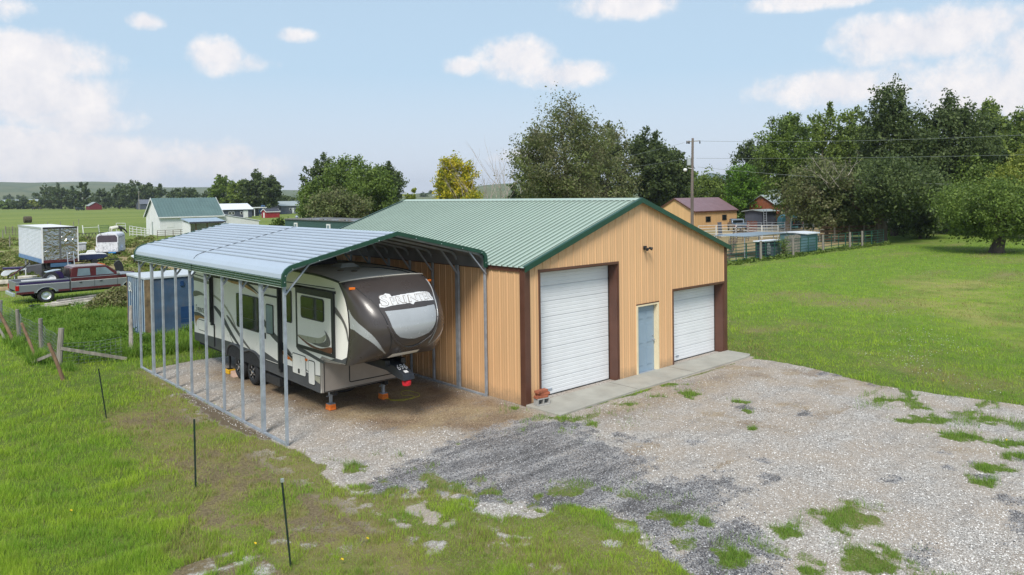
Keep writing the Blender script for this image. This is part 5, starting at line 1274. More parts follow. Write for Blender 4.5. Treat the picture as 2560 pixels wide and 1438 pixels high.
q.build('post', M['white'], t); q = MB(); q.box(-.3, L+.3, -.3, 5.3, 2.5, 2.75); q.build('roof', M['white'], t); q = MB(); q.box(.1, L-.1, 4.8, 4.9, 0, 2.5); q.build('back_wall', M['darkroof'], t)
x, y = at(642, 262); L = spanx(642, 262, 703)
house('blue_building', 'bright blue low building half hidden by trees', x, y, L, 7, 2.5, 3.3, M['bluewall'], pm('blue_roof', (.16, .30, .55), .5), 'x', .3)
x, y = at(702, 258); L = spanx(702, 258, 731); W2 = 9
house('grey_barn', 'grey barn with pale roof at the edge of the tree clump', x, y, spanx(702, 258, 762), 11, 2.8, 4.3, M['greywall2'], M['palroof'], 'x', .3, (('f', 6.4, 7.3, 1.6, 2.0, M['white']), ('f', 8.6, 9.5, 1.6, 2.0, M['white']), ('f', 3.2, 3.9, 1.3, 1.9, M['white'])), (('f', 4.2, 4.9, 2.0, M['white']),))
# long green sided building seen over the carport
x, y = at(712, 84); t = thing('green_long_shed', 'long low green sided shed with two small white windows', 'shed', (x, y-17, 0))
q = MB(); q.box(0, 5, 0, 17, 0, 3.15); q.build('wall', M['greensid'], t)
q = MB(); q.box(-.12, 5.1, -.1, 17.1, 3.151, 3.26); q.build('roof', pm('flat_roof_grey', (.12, .12, .12), .8), t, bevel=.02)
for a in (13.9, 6.6):
    fr = MB(); fr.box(-.08, -.002, a, a+.75, 2.15, 2.85); w_ = fr.build('window', M['white'], t); g = MB(); g.box(-.095, -.081, a+.15, a+.6, 2.3, 2.72); g.build('pane', M['tintglass'], w_)
for k in range(26):
    a = 1+15*random.random(); q = MB(); q.box(.1, .4+random.random()*.7, a, a+.2+random.random()*.5, 3.261, 3.28+random.random()*.09); q.build('roof_clutter', M['wood'] if k % 2 else M['galv'], t)
q = MB(); q.lathe((.4, 14.9, 3.26), [(.14, 0), (.14, .18), (.2, .2), (.06, .36), (0, .37)], 12); q.build('roof_vent', M['galv'], t)
# tan building on the right
x, y = at(1736, 112); L = spanx(1736, 112, 1842); Wd = spany(1736, 112, 1641)
a1, a2 = spanx(1736, 112, 1765), spanx(1736, 112, 1775); b1, b2 = spanx(1736, 112, 1806), spanx(1736, 112, 1815)
house('small_tan_building', 'tan metal building with dusty maroon roof and two small dark windows', x, y, L, Wd, 2.8, 4.7, M['tan2'], M['maroonroof'], 'x', .2, (('f', a1, a2, 1.2, 1.85, M['dark']), ('f', b1, b2, 1.35, 2.0, M['dark'])), (), M['brown'])
x, y = at(1622, 150); house('white_roofed_house', 'white roofed house glimpsed between the garage gable and the tan building', x, y, 5, 5, 3.0, 4.3, M['white'], M['whiteroof'], 'x', .2)
x, y = at(224, 430); house('far_red_barn', 'distant dark red barn before the line of trees', x, y, 6.5, 8, 2.4, 4.4, pm('far_red', (.15, .012, .016), .7), M['palroof'], 'y', .3)
x, y = at(352, 420); house('far_dark_house', 'distant dark slate roofed house beside the far trees', x, y, 12, 8, 3.2, 5.5, M['greywall'], M['greywall2'], 'x', .4)
x, y = at(1935, 125); house('brown_cabin', 'small orange brown cabin under the trees behind the corral', x, y, 5, 4.5, 3.6, 5.0, pm('cabin_brown', (.22, .07, .03), .8), M['palroof'], 'x', .3, cat='cabin')
x, y = at(1905, 118); house('dark_lean_shed', 'low dark blue shed with flat grey roof behind the corral', x, y, 4.5, 3, 2.5, 2.7, M['greywall'], M['palroof'], 'x', .4, cat='shed')
x, y = at(2335, 105); house('pale_house', 'pale house partly seen through the right hand trees', x, y, 9, 8, 3.2, 5, M['barnwhite'], M['palroof'], 'x', .3, (('f', 2, 3, 1.2, 2.2, M['white']),))
# town roofs at the foot of the hills
for i, (u, D, w_) in enumerate(((60, 900, 26), (8, 960, 20), (1250, 900, 40), (1090, 1000, 34))):
    x, y = at(u, D); lb = ['distant pale shed roof low among the hedges, left edge', 'tiny far pale roof at the very left edge', 'far pale long shed beneath the hill behind the bare tree', 'far pale building left of the yellow tree'][i]
    house('far_building', lb, x, y, w_, 12, 5, 7.5, M['whiteroof'], M['palroof'], 'x', .4, group='far buildings on the plain')

# ------------------------------------------------------------ fences and corrals
def rail_panel(name, label, p, q_, h, rails, r, mat, group, posts=2, z0=.25, cat='fence panel'):
    x0, y0 = p; x1, y1 = q_; L = math.hypot(x1-x0, y1-y0); t = thing(name, label, cat, (x0, y0, 0), math.atan2(y1-y0, x1-x0), group)
    mb = MB()
    for k in range(rails): z = z0+(h-z0)*k/(rails-1); mb.tube([(0, 0, z), (L, 0, z)], r, 6, False)
    mb.build('rails', mat, t, smooth=True)
    for k in range(posts): mb = MB(); xx = L*k/(posts-1); mb.tube([(xx, 0, 0), (xx, 0, h)], r*1.15, 6); mb.build('upright', mat, t, smooth='auto')
    return t
M['pipegreen'] = pm('pipe_green', (.012, .07, .045), .5, 0, .1, 3)
M['pipewhite'] = pm('pipe_white', (.60, .60, .58), .5, 0, .1, 3)
M['pipebrown'] = pm('pipe_brown', (.13, .09, .07), .6, 0, .2, 3)
ordw = ['first', 'second', 'third', 'fourth', 'fifth', 'sixth', 'seventh', 'eighth', 'ninth', 'tenth', 'eleventh', 'twelfth']
x = 34.5
for k in range(11):
    rail_panel('corral_panel', f'green pipe corral panel along the lawn, {ordw[k]} from the garage', (x, 17.25+.02*(k % 2)), (x+2.95, 17.25+.02*(k % 2)), 1.5, 6, .028, M['pipegreen'], 'green corral panels along the lawn', 3); x += 3.0
for k, u in enumerate((1826, 1916, 1993, 2067, 2134, 2166)):
    D = CF*5.606/({1826: 668, 1916: 653, 1993: 642, 2067: 632, 2134: 623, 2166: 619}[u]-hor(u)); x, y = at(u, D)
    o = MB().tube([(0, 0, -.05), (.02, 0, 1.62)], .10, 10).build('fence_post', M['wood'], None, smooth='auto'); o.location = (x, 17.08, 0); tag(o, f'grey wooden post of the green corral fence, {ordw[k]} from the garage', 'fence post', 'wooden posts of the corral fence')
us = [1745, 1790, 1840, 1870.5, 1904.6, 1945, 1977, 2008.5, 2032, 2062]
for k, (a, b) in enumerate(zip(us[:-1], us[1:])):
    D1, D2 = 90+1.2*math.sin(k), 90+1.2*math.sin(k+1)
    rail_panel('pipe_fence_panel', f'white pipe corral panel, {ordw[k]} from the small tan building', at(a+.6, D1), at(b-.6, D2), 1.6, 5, .035, M['pipewhite'], 'white corral panels', 2)
t = thing('pipe_hoop', 'tall white pipe gate hoop rising above the corral', 'gate frame', (*at(1977, 89.2), 0)); e = at(2008.5, 89.8); o_ = at(1977, 89.2); dx, dy = e[0]-o_[0], e[1]-o_[1]
MB().tube([(0, 0, 0), (0, 0, 1.75), (dx*.05+.0, dy*.05, 2.45), (dx, dy, 2.45), (dx, dy, 0)], .055, 8).build('hoop', M['pipewhite'], t, smooth='auto')
us = [1842, 1872, 1903, 1930, 1962]
for k, (a, b) in enumerate(zip(us[:-1], us[1:])):
    rail_panel('pipe_pen_panel', f'grey pipe panel of the inner pen, {ordw[k]} from the left', at(a, 99), at(b, 100), 1.5, 5, .03, M['galv'], 'grey inner pen panels', 2)
for k, (a, da, b, db) in enumerate(((1822, 60, 1842, 84), (1842, 84, 1871, 86))):
    rail_panel('cattle_fence', ['tall brown cattle panel just behind the garage corner', 'brown cattle panel further back behind the garage corner'][k], at(a, da), at(b, db), 1.75, 7, .03, M['pipebrown'], 'brown cattle panels', 3)
o = MB().box(-.25, .25, -.04, .04, .3, 1.9).box(-.06, .06, -.06, -.041, 0, 1.9).build('dark_board', M['greywall'], None); o.location = (*at(1801, 93), 0); o.rotation_euler = (0, rad(-4), cyaw); tag(o, 'upright dark blue board standing against the white corral', 'board')
x, y = at(2048, 82)
t = thing('plank_fence', 'dark horizontal plank fence under the big tree', 'fence', (x, y, 0), math.atan2(at(2195, 84)[1]-y, at(2195, 84)[0]-x)); Lp = math.hypot(at(2195, 84)[0]-x, at(2195, 84)[1]-y)
for k in range(4): MB().box(0, Lp, 0, .04, .2+k*.42, .47+k*.42).build('plank', pm('dark_planks', (.12, .075, .045), .9, 0, .25, 3), t)
for k in range(5): MB().box(Lp*k/4-.06, Lp*k/4+.06, -.1, -.001, 0, 1.75).build('post', M['wood'], t)
# kennel, sign box, plank wall, blue shed
x, y = at(1869, 62.5)
t = thing('dog_kennel', 'wire dog run with steel posts and a flat pale sheet on top', 'kennel', (x, y+.3, 0)); LK = spanx(1869, 62.5, 1975)
for i in range(4):
    for j in (0, 2.8): MB().tube([(LK*i/3, j, 0), (LK*i/3, j, 1.82)], .03, 6).build('post', M['galv'], t)
for j in (0, 2.8): MB().tube([(0, j, 1.8), (LK, j, 1.8)], .025, 6).tube([(0, j, .1), (LK, j, .1)], .025, 6).build('rail', M['galv'], t)
MB().box(-.1, LK+.1, -.15, 2.95, 1.86, 1.90).build('roof_sheet', pm('kennel_sheet', (.28, .34, .40), .35, .3), t)
mb = MB()
for k in range(int(LK/.3)): mb.box(k*.3, k*.3+.008, 2.81, 2.818, .1, 1.8)
mb.build('wire_mesh', M['wire'], t)
x, y = at(1921, 62.0); t = thing('lettered_box', 'dark navy bin with rough white lettering behind the green corral panels', 'box', (x, 17.55, 0)); wS = spanx(1921, 62, 1958)
MB().box(0, wS, 0, .9, .08, 1.42).build('bin_body', pm('bin_navy', (.018, .03, .045), .6, 0, .15, 2), t, bevel=.02)
MB().box(-.2, wS+.1, -.1, 1.0, 1.421, 1.50).build('bin_lid', M['whiteroof'], t, bevel=.01)
MB().box(.95, wS-.02, -.02, -.001, .1, .95).build('grey_panel', pm('grey_board', (.12, .15, .18), .7), t)
for k, (s_, a, b) in enumerate((('AMA', .3, .75), ('ICOR', .28, .9), ('DGSD', .28, .92), ('KRS', .3, .85))):
    v, f = text_mesh(s_, 1.0, 0, .03); x0, x1 = min(p for p, _ in v), max(p for p, _ in v); y0, y1 = min(p for _, p in v), max(p for _, p in v)
    q = MB(); n0 = q.add([(a+(b-a)*(p-x0)/(x1-x0), -.024, 1.12-k*.25+.2*(r_-y0)/(y1-y0)) for p, r_ in v]); [q.face(*[n0+i for i in ff]) for ff in f]; q.build('lettering', M['letter'], t)
x, y = at(1962, 66); LW = spanx(1962, 66, 2015)
t = thing('plank_wall', 'weathered grey upright plank windbreak beside the blue shed', 'fence', (x, y, 0)); k = 0; xx = 0
while xx < LW: MB().box(xx, xx+.135, 0, .03, .02, 1.62+.12*random.random()).build('plank', M['wood'], t); xx += .15
MB().box(0, LW, -.04, -.001, 1.25, 1.36).build('cross_rail', M['wood'], t)
x, y = at(2017, 67.5); LW = spanx(2017, 67.5, 2044)
house('blue_shed', 'small blue grey shed with white flat roof behind the corral fence', x, y, LW, 2.6, 1.72, 1.8, pm('shed_teal', (.10, .19, .22), .5, 0, .1, 1), M['whiteroof'], 'x', .15, cat='shed')
t = thing('water_tank', 'rounded teal tank between the sheds behind the corral', 'tank', (*at(1975, 112), 0), cyaw)
q = MB(); q.prism(cr([(-1.2, .1), (-1.25, 1.2), (-.9, 1.9), (0, 2.15), (.9, 1.9), (1.25, 1.2), (1.2, .1)], 5), 'y', 0, 2); q.build('tank_shell', pm('tank_teal', (.10, .30, .33), .45), t, bevel=.03)
for k in (-.6, .6): MB().box(k-.05, k+.05, -.05, 2.05, 0, .15).build('skid', M['dark'], t)
for k, u in enumerate((1868, 1889, 1893)):
    pass
t = thing('orchard_ladder', 'tall pale ladder standing behind the corral', 'ladder', (*at(1914, 105), 0), cyaw)
for s in (-.2, .2): MB().bar((s, 0, 0), (s, .3, 3.1), .06).build('ladder_rail', M['galv'], t)
for k in range(9): MB().bar((-.2, .3*k/9.5+.02, .3+.32*k), (.2, .3*k/9.5+.02, .3+.32*k), .05).build('rung', M['galv'], t)
for k, (u, D, m_, lb, h) in enumerate(((1872, 104, M['redwall'], 'short rusty red board fence beside the parked blue truck', 1.6),)):
    t = thing('red_board_fence', lb, 'fence', (*at(u-4, D), 0), cyaw)
    for j in range(6): MB().box(j*.24, j*.24+.2, 0, .03, 0, h-.08*(j % 2)).build('board', pm('rust_board', (.14, .05, .035), .8), t)
# ---- left side: fence by the weeds
def leanpost(x, y, h, r, mat, lean, label, grp, name='fence_post'):
    pts = [(0, 0, -.1), (lean[0]*.5, lean[1]*.5, h*.5), (lean[0], lean[1], h)]
    o = MB().tube(pts, [r*1.08, r, r*.96], 10).build(name, mat, None, smooth='auto'); o.location = (x, y, 0); tag(o, label, 'fence post', grp); return o
g1 = 'grey posts of the wire fence'; g2 = 'leaning brown posts along the wire fence'
leanpost(-8.02, 14.3, 1.32, .095, M['wood'], (.12, .05), 'thick pale corner post of the wire fence with a diagonal rail', g1)
leanpost(-7.9, 17.8, 1.25, .075, M['wood'], (.0, .0), 'upright grey fence post next beyond the corner post', g1)
leanpost(-8.0, 21.6, 1.2, .075, M['wood'], (-.05, 0), 'slim grey fence post, third along the wire fence', g1)
leanpost(-8.1, 25.6, 1.2, .075, M['wood'], (.05, 0), 'far grey fence post nearly at the left edge of the picture', g1)
leanpost(-8.27, 12.2, 1.15, .055, M['woodbrown'], (-.32, .45), 'rusty brown post leaning left in front of the corner post', g2)
leanpost(-8.3, 16.2, 1.25, .05, M['woodbrown'], (-.3, .9), 'thin brown post leaning left beyond the corner post', g2)
leanpost(-8.3, 20.4, 1.35, .06, M['woodbrown'], (-.45, 1.1), 'brown leaning post farthest along the fence', g2)
leanpost(-8.4, 21.8, 1.1, .045, M['wood'], (-.5, .9), 'broken grey stick leaning on the fence by the farthest brown post', g2)
o = MB().bar((0, 0, 0), (1.92, -.35, -.60), .05, .10).build('diagonal_rail', M['wood'], None); o.location = (-7.95, 14.25, .66); tag(o, 'weathered rail sloping from the corner post down to the grass', 'rail')
o = MB().bar((0, 0, 0), (-.45, 1.5, -.5), .05, .10).build('short_rail', M['wood'], None); o.location = (-8.1, 14.4, .5); tag(o, 'short grey brace behind the corner post', 'rail')
o = MB().tube([(0, 0, 0), (.45, 1.6, 1.6)], [.085, .06], 8).build('leaning_log', M['wood'], None, smooth='auto'); o.location = (-5.75, 14.4, 0); tag(o, 'pale log propped up in the weeds before the blue container', 'log')
def mesh_fence(name, label, p, q_, h, n_h, dv):
    x0, y0 = p; x1, y1 = q_; L = math.hypot(x1-x0, y1-y0); t_ = MB(); ph = random.random()*6
    off = lambda s, z: .05*math.sin(s*1.3+ph)+.04*math.sin(s*3.1+z*2)
    for k in range(n_h):
        z = .06+(h-.06)*k/(n_h-1); pts = []
        for i in range(int(L/.5)+2): s = min(L, i*.5); pts.append((s, off(s, z), z-.05*math.sin(math.pi*(s/L))*(z/h)))
        t_.tube(pts, .0045 if k < n_h-1 else .006, 3, False)
    s = 0
    while s < L: t_.tube([(s, off(s, 0), .06), (s, off(s, h), h-.05*math.sin(math.pi*s/L))], .004, 3, False); s += dv
    o = t_.build(name, M['wire'], None, fixn=False); o.location = (x0, y0, 0); o.rotation_euler = (0, 0, math.atan2(y1-y0, x1-x0)); tag(o, label, 'wire fence'); return o
mesh_fence('wire_mesh_fence', 'sagging square mesh wire running off to the left edge', (-7.97, 14.4), (-8.1, 25.6), 1.1, 9, .16)
mesh_fence('wire_mesh_fence', 'low mesh wire in the weeds between corner post and carport', (-7.9, 14.3), (-6.1, 14.1), .8, 7, .16)
mesh_fence('wire_mesh_fence', 'far stretch of mesh wire beyond the last grey fence post', (-8.1, 25.6), (-8.9, 34), 1.1, 7, .3)
for x, y, ln, h, lb in ((-8.38, .47, (0, 0), 1.33, 'black steel stake in the middle of the worn grass'), (-8.44, -3.77, (-.10, .05), 1.33, 'black steel stake nearest the viewer with a pale tip'), (-8.39, 6.81, (-.14, .10), 1.28, 'black steel stake farthest back, beside the carport')):
    t = thing('steel_stake', lb, 'stake', (x, y, 0), 0, 'row of steel stakes in the grass')
    a, b = Vector((0, 0, -.1)), Vector((ln[0], ln[1], h)); q = MB(); q.bar(a, b, .036, .008); q.bar(a+Vector((0, .012, 0)), b+Vector((0, .012, 0)), .008, .03)
    q.build('stake_bar', M['stake'], t)
    if 'pale' in lb: MB().box(b.x-.022, b.x+.022, b.y-.02, b.y+.02, b.z-.02, b.z+.03).build('stake_tip', M['silver'], t)
# ---- lumber, junk
rz = math.atan2(1.3, 4.2)
for i, (dx, dy, dz, L, w_, lb, m_) in enumerate(((0, 0, .0, 3.6, .16, 'longest white painted board at the bottom of the lumber pile', 'lumber'), (.35, .25, .0, 3.9, .2, 'grey board behind the front board of the lumber pile', 'woodh'), (.9, .2, .10, 3.3, .22, 'pale board on top of the lumber pile', 'lumber'), (1.3, .55, .1, 3.2, .2, 'rear pale board of the lumber pile', 'lumber'), (1.5, .5, .2, 2.6, .1, 'narrow dark strip on top of the lumber pile', 'woodh'), (1.9, -.45, 0, 1.8, .1, 'narrow pale strip lying in front of the pile', 'lumber'))):
    o = MB().box(0, L, 0, w_, 0, .09).build('board', M[m_], None, bevel=.004); o.location = (-6.3+dx, 30.5+dy*1.3, .04+dz); o.rotation_euler = (0, rad(-1.5), rz*.55+rad(2*i-4)); tag(o, lb, 'board', 'boards stacked in the grass')
o = MB().prism([(0, 0), (.45, 0), (.45, .12), (0, .1)], 'y', 0, .16).build('dark_tarp', M['dark'], None, bevel=.01); o.location = (-6.15, 30.44, .16); o.rotation_euler = (0, 0, rz*.5); tag(o, 'dark wrapping round the near end of the lumber', 'wrap')
for i, (u0, D0, u1, D1, r, z, lb) in enumerate(((-30, 47, 34, 47.5, .16, .5, 'upper pale squared timber behind the pickup tailgate'), (-30, 46.2, 20, 46.6, .2, .15, 'lower tan timber behind the pickup tailgate'))):
    a, b = at(u0, D0), at(u1, D1); o = MB().bar((0, 0, 0), (b[0]-a[0], b[1]-a[1], 0), .22, .24).build('timber', M['lumber'] if i == 0 else pm('tan_timber', (.36, .27, .16), .85, 0, .2, 3), None, bevel=.01); o.location = (a[0], a[1], z); tag(o, lb, 'timber', 'heavy timbers at the left edge')
t = thing('wood_stump_table', 'short round yellow wooden slab behind the pickup bed', 'wood slab', (*at(64, 50), 0), 0)
MB().lathe((0, 0, 0), [(.3, 0), (.34, .4), (.55, .42), (.56, .58), (.0, .6)], 16).build('slab', M['lumber'], t)
t = thing('weight_bench', 'dark red padded bench tilted up among the junk', 'bench', (*at(45, 51.5), .0), cyaw+rad(29))
q = MB(); q.bar((-.55, 0, .45), (.15, 0, .98), .28, .08); q.build('pad', M['maroon'], t, bevel=.02); q = MB(); q.bar((.15, 0, .95), (.55, 0, 1.3), .22, .08); q.build('pad', pm('pad_black', (.02, .012, .012), .6), t, bevel=.02)
q = MB(); q.bar((-.6, 0, .36), (.6, 0, 1.26), .05); q.bar((-.3, 0, 0), (-.3, 0, .6), .05); q.bar((.35, 0, 0), (.35, 0, 1.05), .05); q.build('bench_frame', M['white'], t)
t = thing('outboard_motor', 'pale outboard motor lying on a dark stand at the left edge', 'motor', (*at(20, 52), 0), cyaw+rad(29))
q = MB(); q.prism(cr([(-.5, .55), (-.3, .78), (.2, .80), (.9, .86), (.92, .78), (.2, .66), (-.1, .45), (-.4, .42)], 4, True), 'y', -.15, .15); q.build('motor_casing', M['whiteroof'], t, bevel=.02)
q = MB(); q.box(-.4, .8, -.2, .2, .86, 1.0); q.build('motor_cover', M['navy'], t, bevel=.03); q = MB(); q.bar((-.1, 0, 0), (-.1, 0, .5), .08); q.bar((.6, 0, 0), (.6, 0, .75), .08); q.build('stand', M['dark'], t)
t = thing('junk_bin', 'dented grey metal bin behind the tilted bench', 'bin', (*at(80, 53.5), 0), cyaw+rad(29))
q = MB(); q.prism([(-.55, 0), (-.65, .9), (.5, 1.05), (.55, 0)], 'y', 0, .8); q.build('bin_shell', pm('bin_grey', (.10, .10, .11), .6, .3), t, bevel=.03)
q = MB(); q.lathe((.75, 0, .32), [(.15, 0), (.3, 0), (.32, .04), (.32, .14), (.3, .18), (.15, .18), (.15, 0)], 18, 'y'); q.build('loose_tyre', M['black'], t)
t = thing('cultivator', 'black worn engine on a stand beyond the pickup hood', 'machine', (*at(293, 51), 0), cyaw+rad(29))
q = MB(); q.prism(cr([(-.2, .9), (-.28, 1.25), (0, 1.5), (.25, 1.2), (.3, .8), (.15, 0), (-.05, 0)], 3, True), 'y', -.15, .15); q.build('engine', M['dark'], t, bevel=.03); q = MB(); q.bar((.2, 0, .9), (.62, 0, .4), .05); q.bar((.1, 0, 1.1), (-.25, .0, 1.45), .06); q.build('handle', M['dark'], t)
t = thing('jet_ski', 'dark blue and white watercraft on a low trailer beside the box trailer', 'watercraft', (*at(200, 64), 0), cyaw+rad(29)+rad(4))
q = MB(); q.prism(cr([(-.4, .55), (-.3, .85), (.4, .95), (1.5, .95), (2.0, .80), (1.7, .6), (.8, .5)], 4, True), 'y', -.5, .5); q.build('hull', pm('hull_navy', (.02, .03, .08), .35), t, bevel=.05)
q = MB(); q.prism([(-.2, .93), (1.9, .93), (1.6, 1.02), (0, 1.03)], 'y', -.42, .42); q.prism([(.35, 1.02), (.5, 1.28), (1.0, 1.3), (1.15, 1.02)], 'y', -.2, .2); q.build('deck', M['white'], t, bevel=.02)
q = MB(); q.bar((-.5, 0, .35), (2.9, 0, .42), .1); q.bar((1, -.7, .35), (1, .7, .35), .08); q.build('trailer_frame', M['dark'], t)
for s in (-.75, .6): q = MB(); q.lathe((1, s, .28), [(0, 0), (.26, 0), (.28, .04), (.28, .12), (0, .14)], 16, 'y'); q.build('wheel', M['black'], t)
t = thing('flat_trailer', 'low white boat on a dark trailer half hidden behind the carport eave', 'boat', (*at(325, 62), 0), cyaw+rad(29)+rad(-4))
q = MB(); q.prism([(0, .95), (1.9, 1.15), (1.9, .85), (.25, .75)], 'y', -.7, .7); q.build('hull', M['whiteroof'], t, bevel=.03); q = MB(); q.prism([(.2, .74), (1.9, .84), (1.9, .55), (.2, .5)], 'y', -.65, .65); q.build('hull_lower', pm('hull_black', (.02, .022, .03), .4), t)
q = MB(); q.bar((0.2, -.5, .4), (1.9, -.5, .4), .1); q.bar((.25, -.5, 0), (.25, -.5, .9), .09); q.build('trailer_frame', M['maroon'], t); q = MB(); q.lathe((1, -.8, .28), [(0, 0), (.26, 0), (.28, .04), (.28, .12), (0, .14)], 16, 'y'); q.build('wheel', M['black'], t)
t = thing('water_tote', 'pale grey plastic tote beside the box trailer', 'tote', (*at(198, 78), 0), cyaw+rad(29))
q = MB(); q.box(-.5, .55, 0, 1, .12, 1.1); q.build('tote_body', pm('tote_grey', (.42, .44, .47), .5), t, bevel=.06); q = MB(); q.box(-.52, .57, -.02, 1.02, 0, .11); q.build('pallet', M['wood'], t); q = MB(); q.box(-.45, .6, -.1, 1.05, 1.101, 1.14); q.build('lid', M['whiteroof'], t)
t = thing('steel_truss', 'long dark steel truss lying behind the horse trailer', 'truss', (*at(158, 104), 0), cyaw+rad(29))
LT = 4.9; q = MB(); q.bar((0, 0, .1), (LT, 0, .1), .08); q.bar((0, 0, .95), (LT, 0, .95), .08)
for k in range(12): a = LT*k/12; q.bar((a, 0, .1), (a+LT/24, 0, .95), .06); q.bar((a+LT/24, 0, .95), (a+LT/12, 0, .1), .06)
q.build('truss_frame', pm('rust_steel', (.06, .055, .05), .8), t)
t = thing('white_post_gate', 'two white posts joined by one thin white rail at the pasture edge', 'gate', (*at(207, 124), 0), cyaw+rad(29)); w_ = 35/CF*124
for a in (0, w_): MB().bar((a, 0, 0), (a-.1, 0, 1.45), .16).build('post', M['white'], t)
MB().bar((0, 0, 1.05), (w_, 0, 1.1), .06).build('rail', M['white'], t)
rail_panel('pasture_gate', 'thin green pipe gate to the right of the two white posts', at(246, 124), at(270, 124), 1.35, 5, .03, M['pipegreen'], None, 2, cat='gate')
rail_panel('pasture_gate', 'white pipe gate just behind the grazing horse', at(290, 128), at(313, 127), 1.6, 4, .05, M['pipewhite'], None, 2, cat='gate')
gp = 'white panels of the small pen by the barn'
for k, (a, b) in enumerate(((323, 331), (331, 341), (341, 352), (352, 361), (361, 372))):
    rail_panel('pen_panel', f'white pipe panel of the pen by the barn gable, {ordw[k]} from the horse', at(a, 116-k), at(b, 115-k), 1.5-.07*k, 4, .055, M['pipewhite'], gp, 2)
t = thing('cattle_gate', 'dark pipe gate lying in front of the white barn door', 'gate', (*at(392, 107), 0)); q = MB(); LG = spanx(392, 107, 470)
for k in range(4): q.tube([(0, 0, .3+k*.28), (LG, 0, .3+k*.28)], .03, 6)
q.build('rails', M['pipebrown'], t); 
for k in range(5): MB().tube([(LG*k/4, 0, 0), (LG*k/4, 0, 1.15)], .04, 6).build('upright', M['pipebrown'], t)
# pasture fence posts
for k in range(9):
    u = [12, 30, 47, 118, 150, 183, 22, 196, 5][k]; D = [128, 127, 126, 150, 150, 149, 92, 170, 110][k]
    o = MB().tube([(0, 0, 0), (.03, 0, 1.35)], .07, 6).build('pasture_post', M['wood'], None); o.location = (*at(u, D), 0); tag(o, ['left of three dark posts on the pasture edge', 'middle of three dark posts on the pasture edge', 'right of three dark posts just left of the box trailer', 'thin post above the box trailer roof, left one', 'thin post above the box trailer roof, centre one', 'thin post above the box trailer roof, right one', 'lone post in the rough ground at the far left', 'small post beyond the white gate posts', 'post nearest the left edge of the pasture'][k], 'fence post', 'pasture fence posts')
rail_panel('stock_panel', 'dark wire stock panel at the far left edge of the pasture', at(14, 122), at(45, 120), 1.3, 5, .025, M['pipebrown'], None, 5, cat='fence panel')
# round bale
t = thing('hay_bale', 'single dark round hay bale lying in the open field', 'hay bale', (*at(69, 192), 0), cyaw+rad(29)+rad(15))
MB().lathe((-.9, 0, .82), [(0, .0), (.5, -.02), (.78, .02), (.84, .08), (.86, .8), (.84, 1.62), (.78, 1.7), (0, 1.72)], 20, 'x').build('bale', pm('old_hay', (.075, .06, .038), 1, 0, .3, 4, .5, 12), t, smooth='auto')
for k, u in enumerate((84, 100)):
    t = thing('grazing_cow', ['small black cow in the distant field, left one', 'small black cow in the distant field, right one'][k], 'cow', (*at(u, 470), 0), cyaw, 'cows in the distant field')
    q = MB(); q.tube([(-.9, 0, 1.1), (-.5, 0, 1.15), (.5, 0, 1.12), (.9, 0, 1.0), (1.3, 0, .6), (1.5, 0, .35)], [.25, .42, .42, .3, .2, .12], 8)
    for a in (-.7, .6):
        for b in (-.2, .2): q.tube([(a, b, .9), (a, b, 0)], [.12, .07], 6)
    q.build('body', M['black'], t)
# horse: one skinned body
def horse():
    x, y = at(289, 121); me = bpy.data.meshes.new('horse')
    J = [(0, 0, 1.18, .27), (.55, 0, 1.15, .29), (-.5, 0, 1.2, .28), (-.78, 0, 1.15, .2), (.85, 0, 1.12, .24), (1.10, 0, .92, .16), (1.33, 0, .62, .125), (1.50, 0, .42, .12), (1.62, 0, .18, .07),
         (-.62, .17, .88, .17), (-.75, .17, .52, .07), (-.66, .17, .08, .055), (-.62, -.17, .88, .17), (-.60, -.17, .52, .07), (-.50, -.17, .08, .055),
         (.70, .15, .85, .12), (.70, .15, .48, .065), (.70, .15, .08, .055), (.72, -.15, .85, .12), (.86, -.15, .48, .065), (.82, -.15, .08, .055), (-.95, 0, .95, .06), (-1.0, 0, .5, .05),
         (1.37, .09, .70, .03), (1.37, -.09, .70, .03)]
    E_ = [(0, 1), (0, 2), (2, 3), (1, 4), (4, 5), (5, 6), (6, 7), (7, 8), (2, 9), (9, 10), (10, 11), (2, 12), (12, 13), (13, 14), (4, 15), (15, 16), (16, 17), (4, 18), (18, 19), (19, 20), (3, 21), (21, 22), (6, 23), (6, 24)]
    me.from_pydata([j[:3] for j in J], E_, []); o = bpy.data.objects.new('horse', me); COL.objects.link(o)
    o.modifiers.new('skin', 'SKIN'); sk = me.skin_vertices[0].data
    for i, j in enumerate(J): sk[i].radius = (j[3], j[3]); sk[i].use_root = (i == 0)
    s = o.modifiers.new('sub', 'SUBSURF'); s.levels = 2; s.render_levels = 2
    m, t_, p = newmat('piebald_coat'); tcx = t_.new('ShaderNodeTexCoord'); sp = t_.new('ShaderNodeSeparateXYZ'); t_.l.new(tcx.outputs['Object'], sp.inputs[0])
    n = t_.noise(tcx.outputs['Object'], 1.6, 2)
    f_ = t_.ramp(t_.math('ADD', t_.math('ADD', sp.outputs[0], t_.math('MULTIPLY', n, 1.1)), t_.math('MULTIPLY', sp.outputs[2], -.25)), .55, .6)
    low_ = t_.ramp(sp.outputs[2], .5, .42); f_ = t_.math('MAXIMUM', f_, low_)
    t_.put(p.inputs['Base Color'], t_.mix(f_, (.62, .60, .54), (.012, .01, .009))); p.inputs['Roughness'].default_value = .6
    me.materials.append(m); o.location = (x, y, 0); o.rotation_euler = (0, 0, cyaw+rad(32)); tag(o, 'black and white horse grazing with its head down by the pasture gate', 'horse')
horse()
